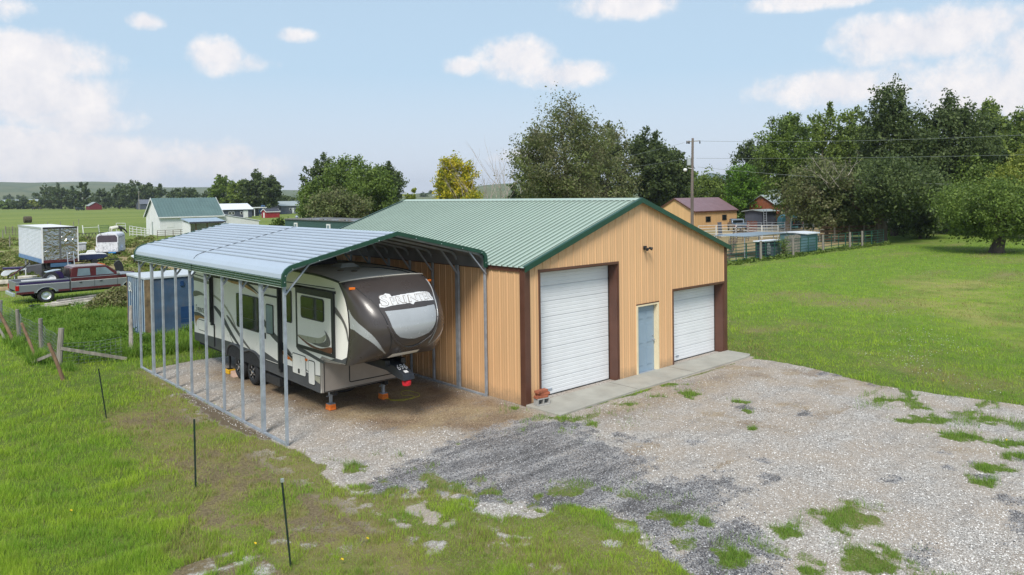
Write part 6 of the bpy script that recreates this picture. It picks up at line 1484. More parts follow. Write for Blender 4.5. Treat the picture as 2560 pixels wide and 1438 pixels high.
# ------------------------------------------------------------ utility poles and wires
px_, py_ = at(1730, 88); PH = ht(1733, 346, 88)
t = thing('utility_pole', 'tall weathered utility pole with transformer in front of the tan building', 'utility pole', (px_, py_, 0), cyaw)
q = MB(); q.tube([(0, 0, -.1), (.03, 0, PH*.5), (.14, 0, PH)], [.20, .17, .13], 12); q.build('pole', pm('pole_wood', (.17, .14, .12), .9, 0, .25, 3, .3, 20, stretch=(1, 1, .1)), t, smooth='auto')
q = MB(); q.bar((-.6, 0, PH-.42), (1.0, -.05, PH-.32), .09); q.build('crossarm', M['wood'], t)
for a in (-.55, -.38, -.25, .98): q = MB(); q.lathe((a, 0, PH-.42), [(.07, -.22), (.08, -.08), (.04, 0), (.08, .06), (.03, .12)], 8); q.build('insulator', M['dark'], t)
q = MB(); q.lathe((-.35, -.1, PH-3.2), [(0, 0), (.24, .02), (.25, .8), (.28, .82), (.2, .9), (0, .92)], 16); q.build('transformer', pm('transformer_grey', (.42, .46, .48), .4), t, smooth='auto')
q = MB(); q.bar((0, -.05, PH-2.3), (.25, -.05, PH-2.35), .07); q.bar((0.1, -.1, PH-3.2), (.35, -.1, PH-3.6), .06); q.build('bracket', M['dark'], t)
q = MB(); q.tube([(0.05, -.1, PH-3.6), (-.5, -.3, PH-3.5)], .03, 6); q.lathe((-.85, -.35, PH-3.95), [(0, 0), (.2, .1), (.24, .25), (.15, .4), (0, .42)], 12); q.build('lamp', M['white'], t)
wm = pm('wire_grey', (.22, .24, .22), .5, .3)
def wire(label, a, b, sag, r=.018):
    """a, b: (u, v, D)"""
    A = Vector((*at(a[0], a[2]), ht(*a))); B = Vector((*at(b[0], b[2]), ht(*b))); pts = []
    for i in range(25): s = i/24; p = A.lerp(B, s); p.z -= sag*4*s*(1-s); pts.append(p-A)
    o = MB().tube(pts, r, 5, False).build('overhead_wire', wm, None, smooth=True); o.location = A; tag(o, label, 'wire', 'overhead wires'); return o
wire('topmost overhead wire from the pole to the right edge', (1742, 353, 88), (2700, 331, 62), .35, .015)
wire('middle overhead wire crossing before the right hand trees', (1742, 396, 88), (2700, 384, 58), .15, .015)
wire('lowest dark wire sloping down from the pole into the right trees', (1745, 418, 88), (2370, 461, 76), .2, .016)
wire('upper thin wire from the pole across the big tree at left', (1712, 357, 88), (1330, 432, 74), .3, .013)
wire('lower thin wire from the pole across the big tree at left', (1712, 398, 88), (1330, 444, 74), .2, .013)
for k, (u, v, D, lb) in enumerate(((348, 478, 400, 'distant thin pole beside the white barn gable'), (688, 484, 300, 'distant pole in front of the middle trees'), (1303, 452, 140, 'pale leaning pole behind the garage roof, left of the big tree'))):
    x, y = at(u, D); h = ht(u, v, D); t = thing('utility_pole', lb, 'utility pole', (x, y, 0), cyaw); MB().tube([(0, 0, 0), (0, 0, h)], [.22, .14], 8).build('pole', M['wood'], t); MB().bar((-.9, 0, h-.5), (.9, 0, h-.5), .14).build('crossarm', M['wood'], t)
# ------------------------------------------------------------ hills
def hills(name, pts, D, depth, col):
    """ridge line: (u, v) crest points at distance D, falling towards the viewer"""
    us = np.linspace(pts[0][0], pts[-1][0], 160); vs = np.interp(us, [p[0] for p in pts], [p[1] for p in pts])
    mb = MB(); rows = 14; ks = []
    for r in range(rows+1):
        f = r/rows; row = []
        for i, (u, v) in enumerate(zip(us, vs)):
            d = D-depth*(1-f); H = max(0, ht(u, v, D)); x, y = at(u, d)
            prof = f**.62; nz = (math.sin(u*.031+f*5)*.5+math.sin(u*.083+f*9+1)*.3+math.sin(u*.21+f*13)*.12)*.10*math.sin(math.pi*min(1, f*1.02))
            row.append((x, y, -1+(H+1)*min(1, max(0, prof+nz))))
        ks.append(mb.add(row))
    row = []
    for u, v in zip(us, vs): x, y = at(u, D+depth*.7); row.append((x, y, -1))
    ks.append(mb.add(row)); n = len(us)
    for a, b in zip(ks[:-1], ks[1:]):
        for i in range(n-1): mb.face(a+i, a+i+1, b+i+1, b+i)
    o = mb.build(name, col, None, smooth=True); tag(o, kind='structure'); return o
def hillmat(nm, a, b):
    m, t, p = newmat(nm); tcx = t.new('ShaderNodeTexCoord'); mp = t.new('ShaderNodeMapping'); t.l.new(tcx.outputs['Object'], mp.inputs[0]); mp.inputs['Scale'].default_value = (1, 1, 6)
    n = t.noise(mp.outputs[0], .006, 6, .65); t.put(p.inputs['Base Color'], t.mix(t.ramp(n, .38, .62), a, b)); p.inputs['Roughness'].default_value = 1; return m
hm = hillmat('prairie_hills', (.075, .105, .04), (.135, .145, .06))
hills('hills', [(-900, 452), (-300, 450), (0, 455), (80, 457), (160, 455), (240, 454), (300, 456), (350, 463), (420, 469), (520, 468), (640, 474), (760, 476), (900, 480), (1100, 490), (1300, 490)], 2300, 900, hm)
hills('hills', [(900, 492), (1150, 478), (1205, 464), (1260, 459), (1330, 458), (1420, 460), (1600, 466), (1900, 468), (2600, 462), (3400, 455)], 1300, 500, hm)
hills('hills', [(1500, 470), (1640, 462), (1740, 446), (1775, 432), (1800, 436), (1860, 446), (2100, 440), (2600, 450), (2300, 450)], 3300, 500, hillmat('far_mountain', (.05, .08, .06), (.07, .10, .07)))
# ------------------------------------------------------------ trees
def leafmat(name, a, b, c=None, tr=.35):
    m, t, p = newmat(name); geo = t.new('ShaderNodeNewGeometry'); tcx = t.new('ShaderNodeTexCoord')
    n = t.noise(tcx.outputs['Object'], .55, 4, .6); r = geo.outputs['Random Per Island']
    col = t.mix(t.ramp(t.math('ADD', t.math('MULTIPLY', n, 1.3), t.math('MULTIPLY', r, .55)), .55, 1.25), a, b)
    if c: col = t.mix(t.ramp(t.math('ADD', t.noise(tcx.outputs['Object'], .35, 2), t.math('MULTIPLY', r, .3)), .62, .78), col, c)
    t.put(p.inputs['Base Color'], col); p.inputs['Roughness'].default_value = .55; p.inputs['Specular IOR Level'].default_value = .3
    tl = t.new('ShaderNodeBsdfTranslucent'); t.l.new(col, tl.inputs[0]); mx = t.new('ShaderNodeMixShader'); mx.inputs[0].default_value = tr
    out = [q for q in t.n if q.type == 'OUTPUT_MATERIAL'][0]
    t.l.new(p.outputs[0], mx.inputs[1]); t.l.new(tl.outputs[0], mx.inputs[2]); t.l.new(mx.outputs[0], out.inputs[0]); return m
LM = {
 'dark': leafmat('leaf_dark_elm', (.038, .062, .02), (.145, .19, .058)),
 'grey': leafmat('leaf_grey_elm', (.085, .11, .035), (.23, .27, .09), (.19, .185, .09)),
 'mid': leafmat('leaf_mid_green', (.065, .11, .022), (.21, .29, .055)),
 'light': leafmat('leaf_light_green', (.09, .14, .026), (.24, .31, .06)),
 'bright': leafmat('leaf_bright_green', (.07, .15, .015), (.16, .29, .03)),
 'yellow': leafmat('leaf_yellow', (.16, .22, .02), (.52, .46, .03), (.62, .50, .03)),
 'lime': leafmat('leaf_yellow_green', (.13, .17, .025), (.34, .38, .06)),
 'far': leafmat('leaf_far_green', (.06, .09, .035), (.14, .18, .06)),
}
def leaves_obj(name, C3, size, mat, parent, flat=.0, lens=1.5):
    """C3: n x 3 centres; one small bent leaf spray (two triangles) at each"""
    n = len(C3); a = RNG.normal(size=(n, 3)); a /= np.linalg.norm(a, axis=1)[:, None]
    b = np.cross(a, RNG.normal(size=(n, 3))); b /= np.linalg.norm(b, axis=1)[:, None]
    s = size*(.55+.9*RNG.random(n))[:, None]; L_ = s*lens
    V = np.stack([C3-a*L_*.5, C3+b*s*.42, C3+a*L_*.5, C3-b*s*.42+np.cross(a, b)*s*.25], 1).reshape(-1, 3)
    me = bpy.data.meshes.new(name); me.vertices.add(4*n); me.vertices.foreach_set('co', V.astype(np.float32).ravel())
    me.loops.add(4*n); me.loops.foreach_set('vertex_index', np.arange(4*n, dtype=np.int32)); me.polygons.add(n); me.polygons.foreach_set('loop_start', np.arange(0, 4*n, 4, dtype=np.int32))
    me.update(calc_edges=True); me.materials.append(mat); o = bpy.data.objects.new(name, me); COL.objects.link(o)
    if parent: o.parent = parent
    return o
def grow_tree(label, x, y, h, w, kind, n=6000, leaf=.30, base=.22, trunk=None, group='trees round the yards', name='leafy_tree', shape=1.0, gaps=.55, depthw=None, limbs=7, cat='tree', lobes=None, spray=.16):
    t = thing(name, label, cat, (x, y, 0), random.random()*6.28, group)
    z0 = h*base; cz = (z0+h)/2; rz_ = (h-z0)/2; rx = w/2; tr = trunk or max(.12, h*.022)
    # limbs
    mb = MB(); fork = max(.5, z0*1.1)
    mb.tube([(0, 0, -.1), (.05*tr, 0, fork*.25), (tr*.4, .1*tr, fork*.7), (0, 0, fork)], [tr*1.45, tr*1.1, tr*.95, tr*.9], 9)
    mb.tube([(0, 0, fork*.98), (rx*.05, -rx*.04, cz), (-rx*.03, rx*.03, h*.86)], [tr*.85, tr*.5, tr*.1], 7)
    tips = [(0, 0, h*.85)]
    for k in range(limbs):
        a = 2*math.pi*(k+random.random()*.6)/limbs; r1 = rx*(.45+.30*random.random()); zt = z0+(h-z0)*(.25+.42*random.random()); zs = fork*(.85+.25*random.random()) if k % 2 else min(cz, fork*1.5)
        p = [(0, 0, zs), (r1*.35*math.cos(a), r1*.35*math.sin(a), zs+(zt-zs)*.45), (r1*math.cos(a), r1*math.sin(a), zt)]
        mb.tube(p, [tr*.55, tr*.32, tr*.07], 6); tips.append(p[2])
        for j in range(3):
            q = Vector(p[1]).lerp(Vector(p[2]), .2+.25*j); d = Vector((random.uniform(-1, 1), random.uniform(-1, 1), random.uniform(.1, 1)))*rx*.35; mb.tube([q, q+d*.6, q+d], [tr*.16, tr*.1, tr*.03], 5, False); tips.append(tuple(q+d))
    mb.build('trunk', M['bark'], t, smooth='auto', fixn=False)
    # crown: sprays gathered in uneven clumps in an egg-shaped volume
    low = base < .08
    nc = lobes or max(60, int(n/30)); P = RNG.normal(size=(nc, 3)); P /= np.linalg.norm(P, axis=1)[:, None]
    rr = (.30+.70*RNG.random(nc)**.55); P *= rr[:, None]
    if low: P[:, 2] = np.where(P[:, 2] < 0, -np.abs(P[:, 2])**.8, P[:, 2])
    wid = np.where(P[:, 2] > 0, 1-.38*shape*P[:, 2]**2, 1 if low else 1-.22*P[:, 2]**2); P[:, 0] *= wid; P[:, 1] *= wid
    th = np.arctan2(P[:, 1], P[:, 0]); ph = P[:, 2]
    out = 1+.13*np.sin(3*th+x)+.10*np.sin(5*ph+y)+.09*np.sin(7*th+9*ph+x*3)+.03*RNG.normal(size=nc); P *= np.clip(out, .6, 1.15)[:, None]
    C = P*np.array([rx, rx, rz_])*.95+np.array([0, 0, cz]); f = 3.2/w
    hole = fbm(C[:, 0]+C[:, 2]*.7+x, C[:, 1]-C[:, 2]*.6+y, f, 7, 2)
    C = C[hole > .25+.12*gaps]; nc = len(C)
    cs = (.05*w+.28)*(.5+1.0*RNG.random(nc))
    dv = P[hole > .25+.12*gaps]+np.array([0, 0, .45]); dv /= np.linalg.norm(dv, axis=1)[:, None]
    leaf = leaf*.74; n = int(n*1.75); per = np.maximum(4, (n/nc*(.4+1.2*RNG.random(nc))).astype(int)); ci = np.repeat(np.arange(nc), per); g = RNG.normal(size=(len(ci), 3))*.52; gn_ = np.linalg.norm(g, axis=1)[:, None]; g = g/np.maximum(1, gn_/1.15)
    al = (g*dv[ci]).sum(1); g = g*.86+dv[ci]*(al*.62)[:, None]
    Q = C[ci]+g*cs[ci][:, None]*np.array([1.15, 1.15, .95]); Q[:, 2] += .02*h
    Q = Q[Q[:, 2] > z0*.5]
    leaves_obj('crown', Q, leaf, LM[kind], t); return t
def tree_at(label, u, v, wpx, D, kind, **k):
    x, y = at(u, D); return grow_tree(label, x, y, ht(u, v, D), wpx/CF*D, kind, **k)
TR = tree_at
# big trees behind the garage
TR('tall airy grey green tree rising above the garage ridge', 1408, 250, 262, 78, 'grey', n=20000, leaf=.22, base=.12, trunk=.42, gaps=.35, limbs=12, spray=.13, shape=.6)
TR('bushy drooping tree close against the right of the tall airy tree', 1515, 318, 175, 132, 'grey', n=9000, leaf=.42, base=.05, gaps=.7, limbs=6)
TR('round topped dark tree between the tall airy tree and the pole', 1618, 326, 165, 138, 'dark', n=9500, leaf=.44, base=.1, trunk=.4, gaps=.9, limbs=8)
TR('small dark tree just left of the utility pole', 1690, 372, 88, 140, 'dark', n=4500, leaf=.45, base=.05, gaps=.8)
TR('low dark shrub like tree beneath the dark round tree', 1655, 415, 160, 142, 'dark', n=6000, leaf=.45, base=.02)
TR('low olive tree under the tall airy tree, left of it', 1345, 444, 135, 128, 'grey', n=4500, leaf=.42, base=.02)
TR('low olive tree filling in behind the garage ridge peak', 1470, 430, 200, 130, 'grey', n=6500, leaf=.42, base=.02)
TR('light green tree behind the tan building roof', 1765, 430, 105, 150, 'light', n=5000, leaf=.42, base=.02)
TR('mid green tree right behind the pole', 1725, 415, 80, 165, 'mid', n=4000, leaf=.42, base=.02)
TR('grey green low tree behind the right end of the tan building', 1810, 440, 80, 160, 'far', n=3500, leaf=.45, base=.02)
TR('small pointed dark tree left of the tall airy tree', 1290, 460, 50, 130, 'dark', n=1800, leaf=.4, base=.03)
TR('vivid green round tree beside the tan building', 1860, 414, 108, 130, 'bright', n=7000, leaf=.34, base=.08, gaps=.3)
TR('dark tall tree behind the vivid green tree', 1878, 338, 112, 150, 'dark', n=6500, leaf=.38, base=.12, gaps=.7)
# right hand grove
TR('broad mid green tree at the left of the right hand grove', 1968, 282, 150, 104, 'mid', n=11000, leaf=.33, base=.14, trunk=.35)
TR('light green poplar behind the grove, left one', 2062, 262, 120, 116, 'light', n=7500, leaf=.36, base=.1)
TR('light green poplar behind the grove, right one', 2128, 274, 105, 112, 'light', n=6500, leaf=.36, base=.1)
TR('tallest dark elm of the right hand grove', 2236, 222, 180, 92, 'dark', n=15000, leaf=.32, base=.12, trunk=.4, gaps=.4)
TR('wide dark elm right of the tallest one', 2375, 242, 205, 96, 'dark', n=16000, leaf=.33, base=.1, trunk=.4, gaps=.4)
TR('thick trunked elm with hanging dark foliage on the lawn edge', 2200, 405, 300, 81.4, 'dark', n=17000, leaf=.27, base=.26, trunk=.62, gaps=.5, limbs=12)
TR('low spreading grey green tree in front of the corral end', 2065, 400, 200, 84, 'grey', n=11000, leaf=.27, base=.13, gaps=.7, limbs=9)
TR('dark dense tree with foliage down to the lawn, behind the elm trunk', 2300, 420, 150, 86, 'dark', n=8500, leaf=.3, base=.03)
TR('airy light tree high at the right edge', 2470, 264, 130, 120, 'light', n=8500, leaf=.42, base=.1, gaps=.8)
TR('airy light tree at the extreme right edge', 2552, 280, 120, 115, 'light', n=8000, leaf=.42, base=.1, gaps=.8)
TR('yellow green willow at the right edge above the lawn tree', 2590, 372, 220, 84, 'lime', n=11000, leaf=.26, base=.05, gaps=.3)
TR('short trunked spreading tree standing alone on the lawn at right', 2492, 462, 290, 65.7, 'mid', n=19000, leaf=.20, base=.23, trunk=.50, gaps=.35, limbs=12, shape=.5)
TR('olive green tree between the lawn tree and the dark elms', 2435, 395, 170, 92, 'mid', n=9000, leaf=.3, base=.05)
TR('dark low tree filling the shade behind the lawn tree', 2540, 520, 190, 96, 'dark', n=5500, leaf=.32, base=.0)
TR('dark low shrub tree in the shade right of the elm trunk', 2390, 530, 150, 104, 'dark', n=5000, leaf=.34, base=.0)
TR('shaded undergrowth tree behind the plank fence', 2130, 520, 150, 100, 'dark', n=5000, leaf=.34, base=.0)
TR('shaded undergrowth tree behind the blue shed', 2020, 500, 130, 118, 'dark', n=4500, leaf=.36, base=.0)
TR('tall dark tree closing the view behind the grove, left', 2150, 330, 170, 140, 'dark', n=7000, leaf=.5, base=.02)
TR('tall dark tree closing the view behind the grove, right', 2320, 320, 200, 140, 'dark', n=7500, leaf=.5, base=.02)
TR('dark tree just beyond the right edge of the grove', 2660, 330, 220, 100, 'dark', n=6000, leaf=.4, base=.02)
# middle clump
TR('dark leafy tree at the left of the middle clump', 802, 396, 105, 124, 'dark', n=6500, leaf=.36, base=.05)
TR('olive tree in the centre of the middle clump', 868, 392, 125, 120, 'mid', n=8500, leaf=.34, base=.05)
TR('broad olive tree low in front of the middle clump', 925, 418, 150, 108, 'mid', n=10000, leaf=.32, base=.03)
TR('blue green rounded tree behind the right of the middle clump', 968, 404, 92, 150, 'dark', n=6000, leaf=.42, base=.05)
TR('low bushy tree at the left foot of the middle clump', 785, 455, 90, 112, 'mid', n=5500, leaf=.3, base=.0)
TR('low olive bush under the middle clump, next to the garage roof', 850, 475, 150, 100, 'grey', n=7000, leaf=.3, base=.0)
TR('golden yellow tree above the garage roof', 1140, 390, 112, 104, 'yellow', n=9000, leaf=.30, base=.12, trunk=.22, gaps=.5)
TR('small lime coloured bush left of the golden tree', 1035, 478, 55, 118, 'lime', n=2200, leaf=.34, base=.0)
TR('yellow green bush at the foot of the golden tree', 1175, 478, 70, 98, 'yellow', n=2400, leaf=.3, base=.0)
# trees behind the slate house
TR('pale green tree behind the slate house, left one', 560, 442, 70, 262, 'mid', n=4200, leaf=.75, base=.05)
TR('pale green tree behind the slate house, centre one', 600, 438, 75, 258, 'light', n=4500, leaf=.75, base=.05)
TR('dark ragged tree behind the red shed', 640, 432, 62, 252, 'dark', n=4500, leaf=.7, base=.1, gaps=.9)
TR('dark ragged tree leaning over the blue building', 676, 440, 55, 250, 'dark', n=3600, leaf=.7, base=.15, gaps=1.2)
TR('low dark bush tree behind the slate house roof', 700, 480, 80, 275, 'far', n=3000, leaf=.8, base=.0)
TR('green shrub before the long green shed', 700, 535, 30, 95, 'mid', n=1500, leaf=.25, base=.0, name='shrub', cat='shrub')
# far belt beyond the pasture
belt = [(125, 465, 60, 490, 'far'), (155, 463, 62, 480, 'far'), (183, 470, 40, 500, 'far'), (210, 455, 36, 440, 'dark'), (258, 474, 42, 470, 'far'), (300, 462, 60, 460, 'far'), (340, 451, 84, 450, 'far'), (372, 458, 50, 470, 'far'), (396, 464, 50, 455, 'far'), (440, 474, 40, 500, 'far'), (470, 467, 62, 430, 'far'),
        (20, 502, 40, 520, 'mid'), (52, 500, 46, 515, 'far'), (84, 504, 34, 520, 'lime'), (104, 500, 30, 540, 'light'), (235, 490, 34, 520, 'far'), (280, 488, 60, 520, 'far'), (325, 492, 60, 500, 'far'), (-30, 498, 60, 540, 'far'), (-90, 490, 80, 540, 'far'), (515, 478, 30, 520, 'far'), (150, 492, 90, 520, 'far')]
bl = ['broad far tree behind the box trailer, left one', 'broad far tree behind the box trailer, right one', 'slim far tree right of the broad pair', 'tall leaning far tree beside the red barn', 'far tree right of the leaning one', 'far tree directly above the horse trailer', 'highest rounded far tree left of the white barn', 'far tree touching the barn gable peak', 'far tree over the left end of the barn roof', 'small far tree above the barn roof centre', 'dark low far tree above the right of the barn roof',
      'far hedge bush, second from the left edge', 'far hedge bush, third from the left edge', 'round yellowish bush in the far hedge line', 'pale green far bush right of the yellowish one', 'low far tree behind the red barn', 'low far thicket right of the red barn', 'low far thicket behind the barn gable', 'far tree at the left edge', 'far tree beyond the left edge', 'tiny far tree beyond the barn roof end', 'low thicket behind the box trailer trees']
for (u, v, w_, D, kd), lb in zip(belt, bl): TR(lb, u, v, w_, D, kd, n=1500, leaf=1.2, base=.03, group='far trees beyond the pasture', limbs=4)
# farther specks of trees on the plain
fl = [(20, 485, 1050), (50, 487, 1000), (95, 484, 1100), (60, 492, 900), (120, 490, 980), (720, 492, 800), (735, 494, 760), (1075, 478, 1150), (1060, 482, 950), (1215, 470, 1150), (1270, 470, 1180)]
for i, (u, v, D) in enumerate(fl): TR(f'tiny tree on the far plain, {["at the left edge", "second from the left edge", "third from the left edge", "before the hill foot at left", "just left of the far belt", "right of the blue building", "just left of the middle clump", "between middle clump and golden tree", "left of the golden tree foot", "on the hill crest behind the bare tree", "on the hill crest right of the bare tree"][i]}', u, v, 26, D, 'far', n=350, leaf=2.4, base=.0, group='specks of trees on the plain', limbs=2)
# bare trees
def bare_tree(label, x, y, h, w, n=14, seed=1, name='bare_tree', mat='barkpale', z0=0, jit=.2):
    rnd = random.Random(seed); t = thing(name, label, 'tree', (x, y, z0)); mb = MB()
    def br(p, d, L, r, lv):
        pts = [p]; q = p.copy(); dd = d.copy()
        for k in range(5): dd = (dd+Vector((rnd.uniform(-.22, .22), rnd.uniform(-.22, .22), rnd.uniform(-.06, .16)))).normalized(); q = q+dd*L/5; pts.append(q.copy())
        mb.tube(pts, [r*(1-.15*k) for k in range(6)], 5, False)
        if lv > 0:
            for k in range(3 if lv > 1 else 4):
                i = rnd.randint(2, 5); e = (dd+Vector((rnd.uniform(-.9, .9), rnd.uniform(-.9, .9), rnd.uniform(-.1, .7)))).normalized(); br(pts[i], e, L*.55, r*.45, lv-1)
    for k in range(n):
        a = rnd.random()*6.28; d = Vector((math.cos(a)*w*.45, math.sin(a)*w*.45, h)).normalized(); br(Vector((math.cos(a)*.2+rnd.uniform(-1, 1)*jit*(jit > .3), math.sin(a)*.2+rnd.uniform(-1, 1)*jit*(jit > .3), rnd.uniform(0, 1)*jit*(jit > .3))), d, h*rnd.uniform(.6, .95), h*.010, 2)
    mb.build('branches', M[mat], t, fixn=False); return t
x, y = at(1232, 100); bare_tree('leafless pale grey tree right of the golden tree', x, y, ht(1235, 402, 100)*.95, 6.5, 7, 3)
x, y = at(1168, 101); bare_tree('dead pale sapling in front of the golden tree', x, y, 7.4, 3, 3, 8)
t = bare_tree('tangle of dead grey branches hanging at the front of the grove', *at(2085, 74.5), 2.6, 9, 8, 12, z0=5.6, jit=1.9)
# shrubs and saplings near the corral
x, y = at(1966, 63); grow_tree('thin weedy sapling beside the lettered bin', x, 17.0, 1.7, .9, 'mid', n=500, leaf=.09, base=.0, name='sapling', cat='sapling', group=None)
x, y = at(2318, 88); grow_tree('small thin sapling on the shaded lawn', x, y, 2.3, 1.6, 'mid', n=700, leaf=.14, base=.1, name='sapling', cat='sapling', group=None)
# ------------------------------------------------------------ grass blades: denser near the viewer, fewer far off
def grassmat():
    m, t, p = newmat('grass_blade'); geo = t.new('ShaderNodeNewGeometry'); tcx = t.new('ShaderNodeTexCoord')
    at_ = t.new('ShaderNodeAttribute', attribute_name='dry'); r = geo.outputs['Random Per Island']
    n = t.noise(tcx.outputs['Object'], .75, 6, .7)
    col = t.mix(t.ramp(n, .36, .64), (.14, .31, .026), (.40, .55, .04))
    col = t.mix(t.ramp(t.noise(tcx.outputs['Object'], 2.4, 4, .7), .5, .68, 0, .55), col, (.30, .31, .06))
    col = t.mix(t.ramp(t.noise(tcx.outputs['Object'], .33, 3, .6), .5, .66, 0, .5), col, (.09, .30, .03))
    col = t.mix(t.math('MULTIPLY', r, .6), col, (.42, .56, .08))
    dry = t.mix(r, (.22, .17, .075), (.42, .34, .17))
    sepd = t.new('ShaderNodeSeparateColor'); t.l.new(at_.outputs['Color'], sepd.inputs[0])
    col = t.mix(sepd.outputs[0], col, dry)
    col = t.mix(sepd.outputs[1], col, t.mix(r, (.09, .20, .03), (.25, .38, .07)))
    t.put(p.inputs['Base Color'], col); p.inputs['Roughness'].default_value = .6; p.inputs['Specular IOR Level'].default_value = .12
    tl = t.new('ShaderNodeBsdfTranslucent'); t.l.new(col, tl.inputs[0]); mx = t.new('ShaderNodeMixShader'); mx.inputs[0].default_value = .35
    out = [q for q in t.n if q.type == 'OUTPUT_MATERIAL'][0]; t.l.new(p.outputs[0], mx.inputs[1]); t.l.new(tl.outputs[0], mx.inputs[2]); t.l.new(mx.outputs[0], out.inputs[0]); return m
GM = grassmat()
def blades(name, xs, ys, hh, ww, dry, weed, lean=.5):
    n = len(xs); a = RNG.random(n)*2*np.pi; b = a+np.pi/2+RNG.normal(size=n)*.5; z = np.full(n, -.01)
    P = np.stack([xs, ys, z], 1); wv = np.stack([np.cos(a), np.sin(a), np.zeros(n)], 1)*(ww*.5)[:, None]
    ln = (RNG.random(n)*lean+.1)*hh; tip = P+np.stack([np.cos(b)*ln, np.sin(b)*ln, hh], 1)
    V = np.stack([P-wv, P+wv, tip], 1).reshape(-1, 3)
    me = bpy.data.meshes.new(name); me.vertices.add(3*n); me.vertices.foreach_set('co', V.astype(np.float32).ravel())
    me.loops.add(3*n); me.loops.foreach_set('vertex_index', np.arange(3*n, dtype=np.int32)); me.polygons.add(n); me.polygons.foreach_set('loop_start', np.arange(0, 3*n, 3, dtype=np.int32)); me.update(calc_edges=True)
    ca = me.color_attributes.new('dry', 'FLOAT_COLOR', 'POINT'); ca.data.foreach_set('color', np.repeat(np.stack([dry, weed, np.zeros(n), np.ones(n)], 1), 3, 0).astype(np.float32).ravel())
    me.materials.append(GM); o = bpy.data.objects.new(name, me); COL.objects.link(o); tag(o, kind='stuff', cat='grass'); return o
def sample(n, v0=520, v1=1500, u0=-120, u1=2680):
    u = RNG.uniform(u0, u1, n); v = RNG.uniform(v0, v1, n)
    q = F[None, :]+R[None, :]*((u-1280)/CF)[:, None]+U[None, :]*((CCY-v)/CF)[:, None]; k = -O[2]/q[:, 2]; ok = (q[:, 2] < 0); q, k = q[ok], k[ok]
    P = O[None, :]+q*k[:, None]; return P[:, 0], P[:, 1], k
xs, ys, D = sample(780000)
cov_, dk_, br_, lu_, we_, mw_, so2, bz_ = regions(xs, ys)
inb = (xs > -.2) & (xs < 9.75) & (ys > -1.25) & (ys < 12.7)
thin = np.clip((fbm(xs, ys, 5.5, 301)-.26)*4.5, .25, 1)
keep = (RNG.random(len(xs)) < cov_**1.5*np.where(D < 34, thin, 1)) & ~inb & (D < 75) & (RNG.random(len(xs)) < np.clip(1.25-so2*1.3, .05, 1))
cont = (xs > -4.3) & (xs < 2) & (ys > 17.8) & (ys < 20.5); keep &= ~cont
xs, ys, D, lu_, we_, mw_, cov_ = [q[keep] for q in (xs, ys, D, lu_, we_, mw_, cov_)]
n = len(xs); vig = fbm(xs, ys, .8, 77)
hh = (.040+.058*vig*lu_+.03*RNG.random(n))*np.where(xs > 9, .75, 1)*np.where(mw_ > .5, .7, 1)*np.where((xs < -8.8) & (ys < 12), 1.2, 1)
tuft = fbm(xs, ys, 2.6, 131); hh *= np.clip(.55+(tuft-.35)*3.2, .4, 2.2)
hh *= np.clip(D/14, .9, 2.2)**.5
ww = np.clip(D*.00055, .006, .05)*(.7+.6*RNG.random(n))
dry = (RNG.random(n) < np.clip(.73-lu_*1.2+(fbm(xs, ys, 1.6, 311)-.5)*1.1+mw_*np.clip((fbm(xs, ys*2.2, .35, 321)-.36)*5, 0, 1)*1.0+np.where(xs > 9.5, (fbm(xs*.4, ys, .5, 331)-.5)*2.6, 0), .05, .85)).astype(float)*.85
blades('grass', xs, ys, hh, ww, dry, np.where(sdist(xs, ys, GRAVEL) > .15, .85, 0), .8).data.name = 'grass'
# taller weeds beyond the carport and along the fence
xs, ys, D = sample(330000, 700, 930, -60, 700)
w1 = np.clip(sdist(xs, ys, WEED)/.4+.3+(fbm(xs, ys, .9, 5)-.5)*2, 0, 1)
w2 = np.clip(1-np.abs(xs+8.15)/.55, 0, 1)*np.where(ys > 12.2, 1, 0)
wv = np.maximum(w1, w2); cl = fbm(xs, ys, 1.4, 151)
keep = (RNG.random(len(xs)) < wv*np.clip((cl-.33)*4, 0, 1)) & ~((xs > -4.35) & (xs < 2.2) & (ys > 17.75) & (ys < 20.6)) & ~((xs > -6.05) & (ys < 12.9)) & ~((ys > 33) & (ys < 35.8)) & ~((ys > 30.2) & (ys < 32.2) & (xs < -2))
xs, ys, cl, D = xs[keep], ys[keep], cl[keep], D[keep]; n = len(xs)
blades('weeds', xs, ys, (.10+.55*np.clip(cl-.35, 0, 1)*1.5)*(.5+RNG.random(n))*np.where(ys > 28, .8, 1), np.clip(D*.0011, .02, .06)*(.7+.8*RNG.random(n)), (RNG.random(n) < .06).astype(float), np.full(n, .75), .7)
# leafy weed clumps (broad leaves)
def leafy(name, pts, mat, size):
    o = leaves_obj(name, pts, size, mat, None); tag(o, kind='stuff', cat='weeds'); return o
xs, ys, D = sample(90000, 690, 930, -60, 700); w1 = np.clip(sdist(xs, ys, WEED)/.3, 0, 1); cl = fbm(xs, ys, 1.1, 171)
keep = (RNG.random(len(xs)) < w1*np.clip((cl-.45)*6, 0, 1)) & ~((xs > -4.4) & (xs < 2.3) & (ys > 17.7) & (ys < 20.7)) & ~((xs > -6.05) & (ys < 13.1)) & ~((ys > 32.8) & (ys < 36)) & ~((ys > 30.2) & (ys < 32.2) & (xs < -2))
xs, ys, cl = xs[keep], ys[keep], cl[keep]
leafy('broadleaf_weeds', np.stack([xs, ys, RNG.random(len(xs))**.8*(.12+1.3*(cl-.45))], 1), LM['bright'], .06)
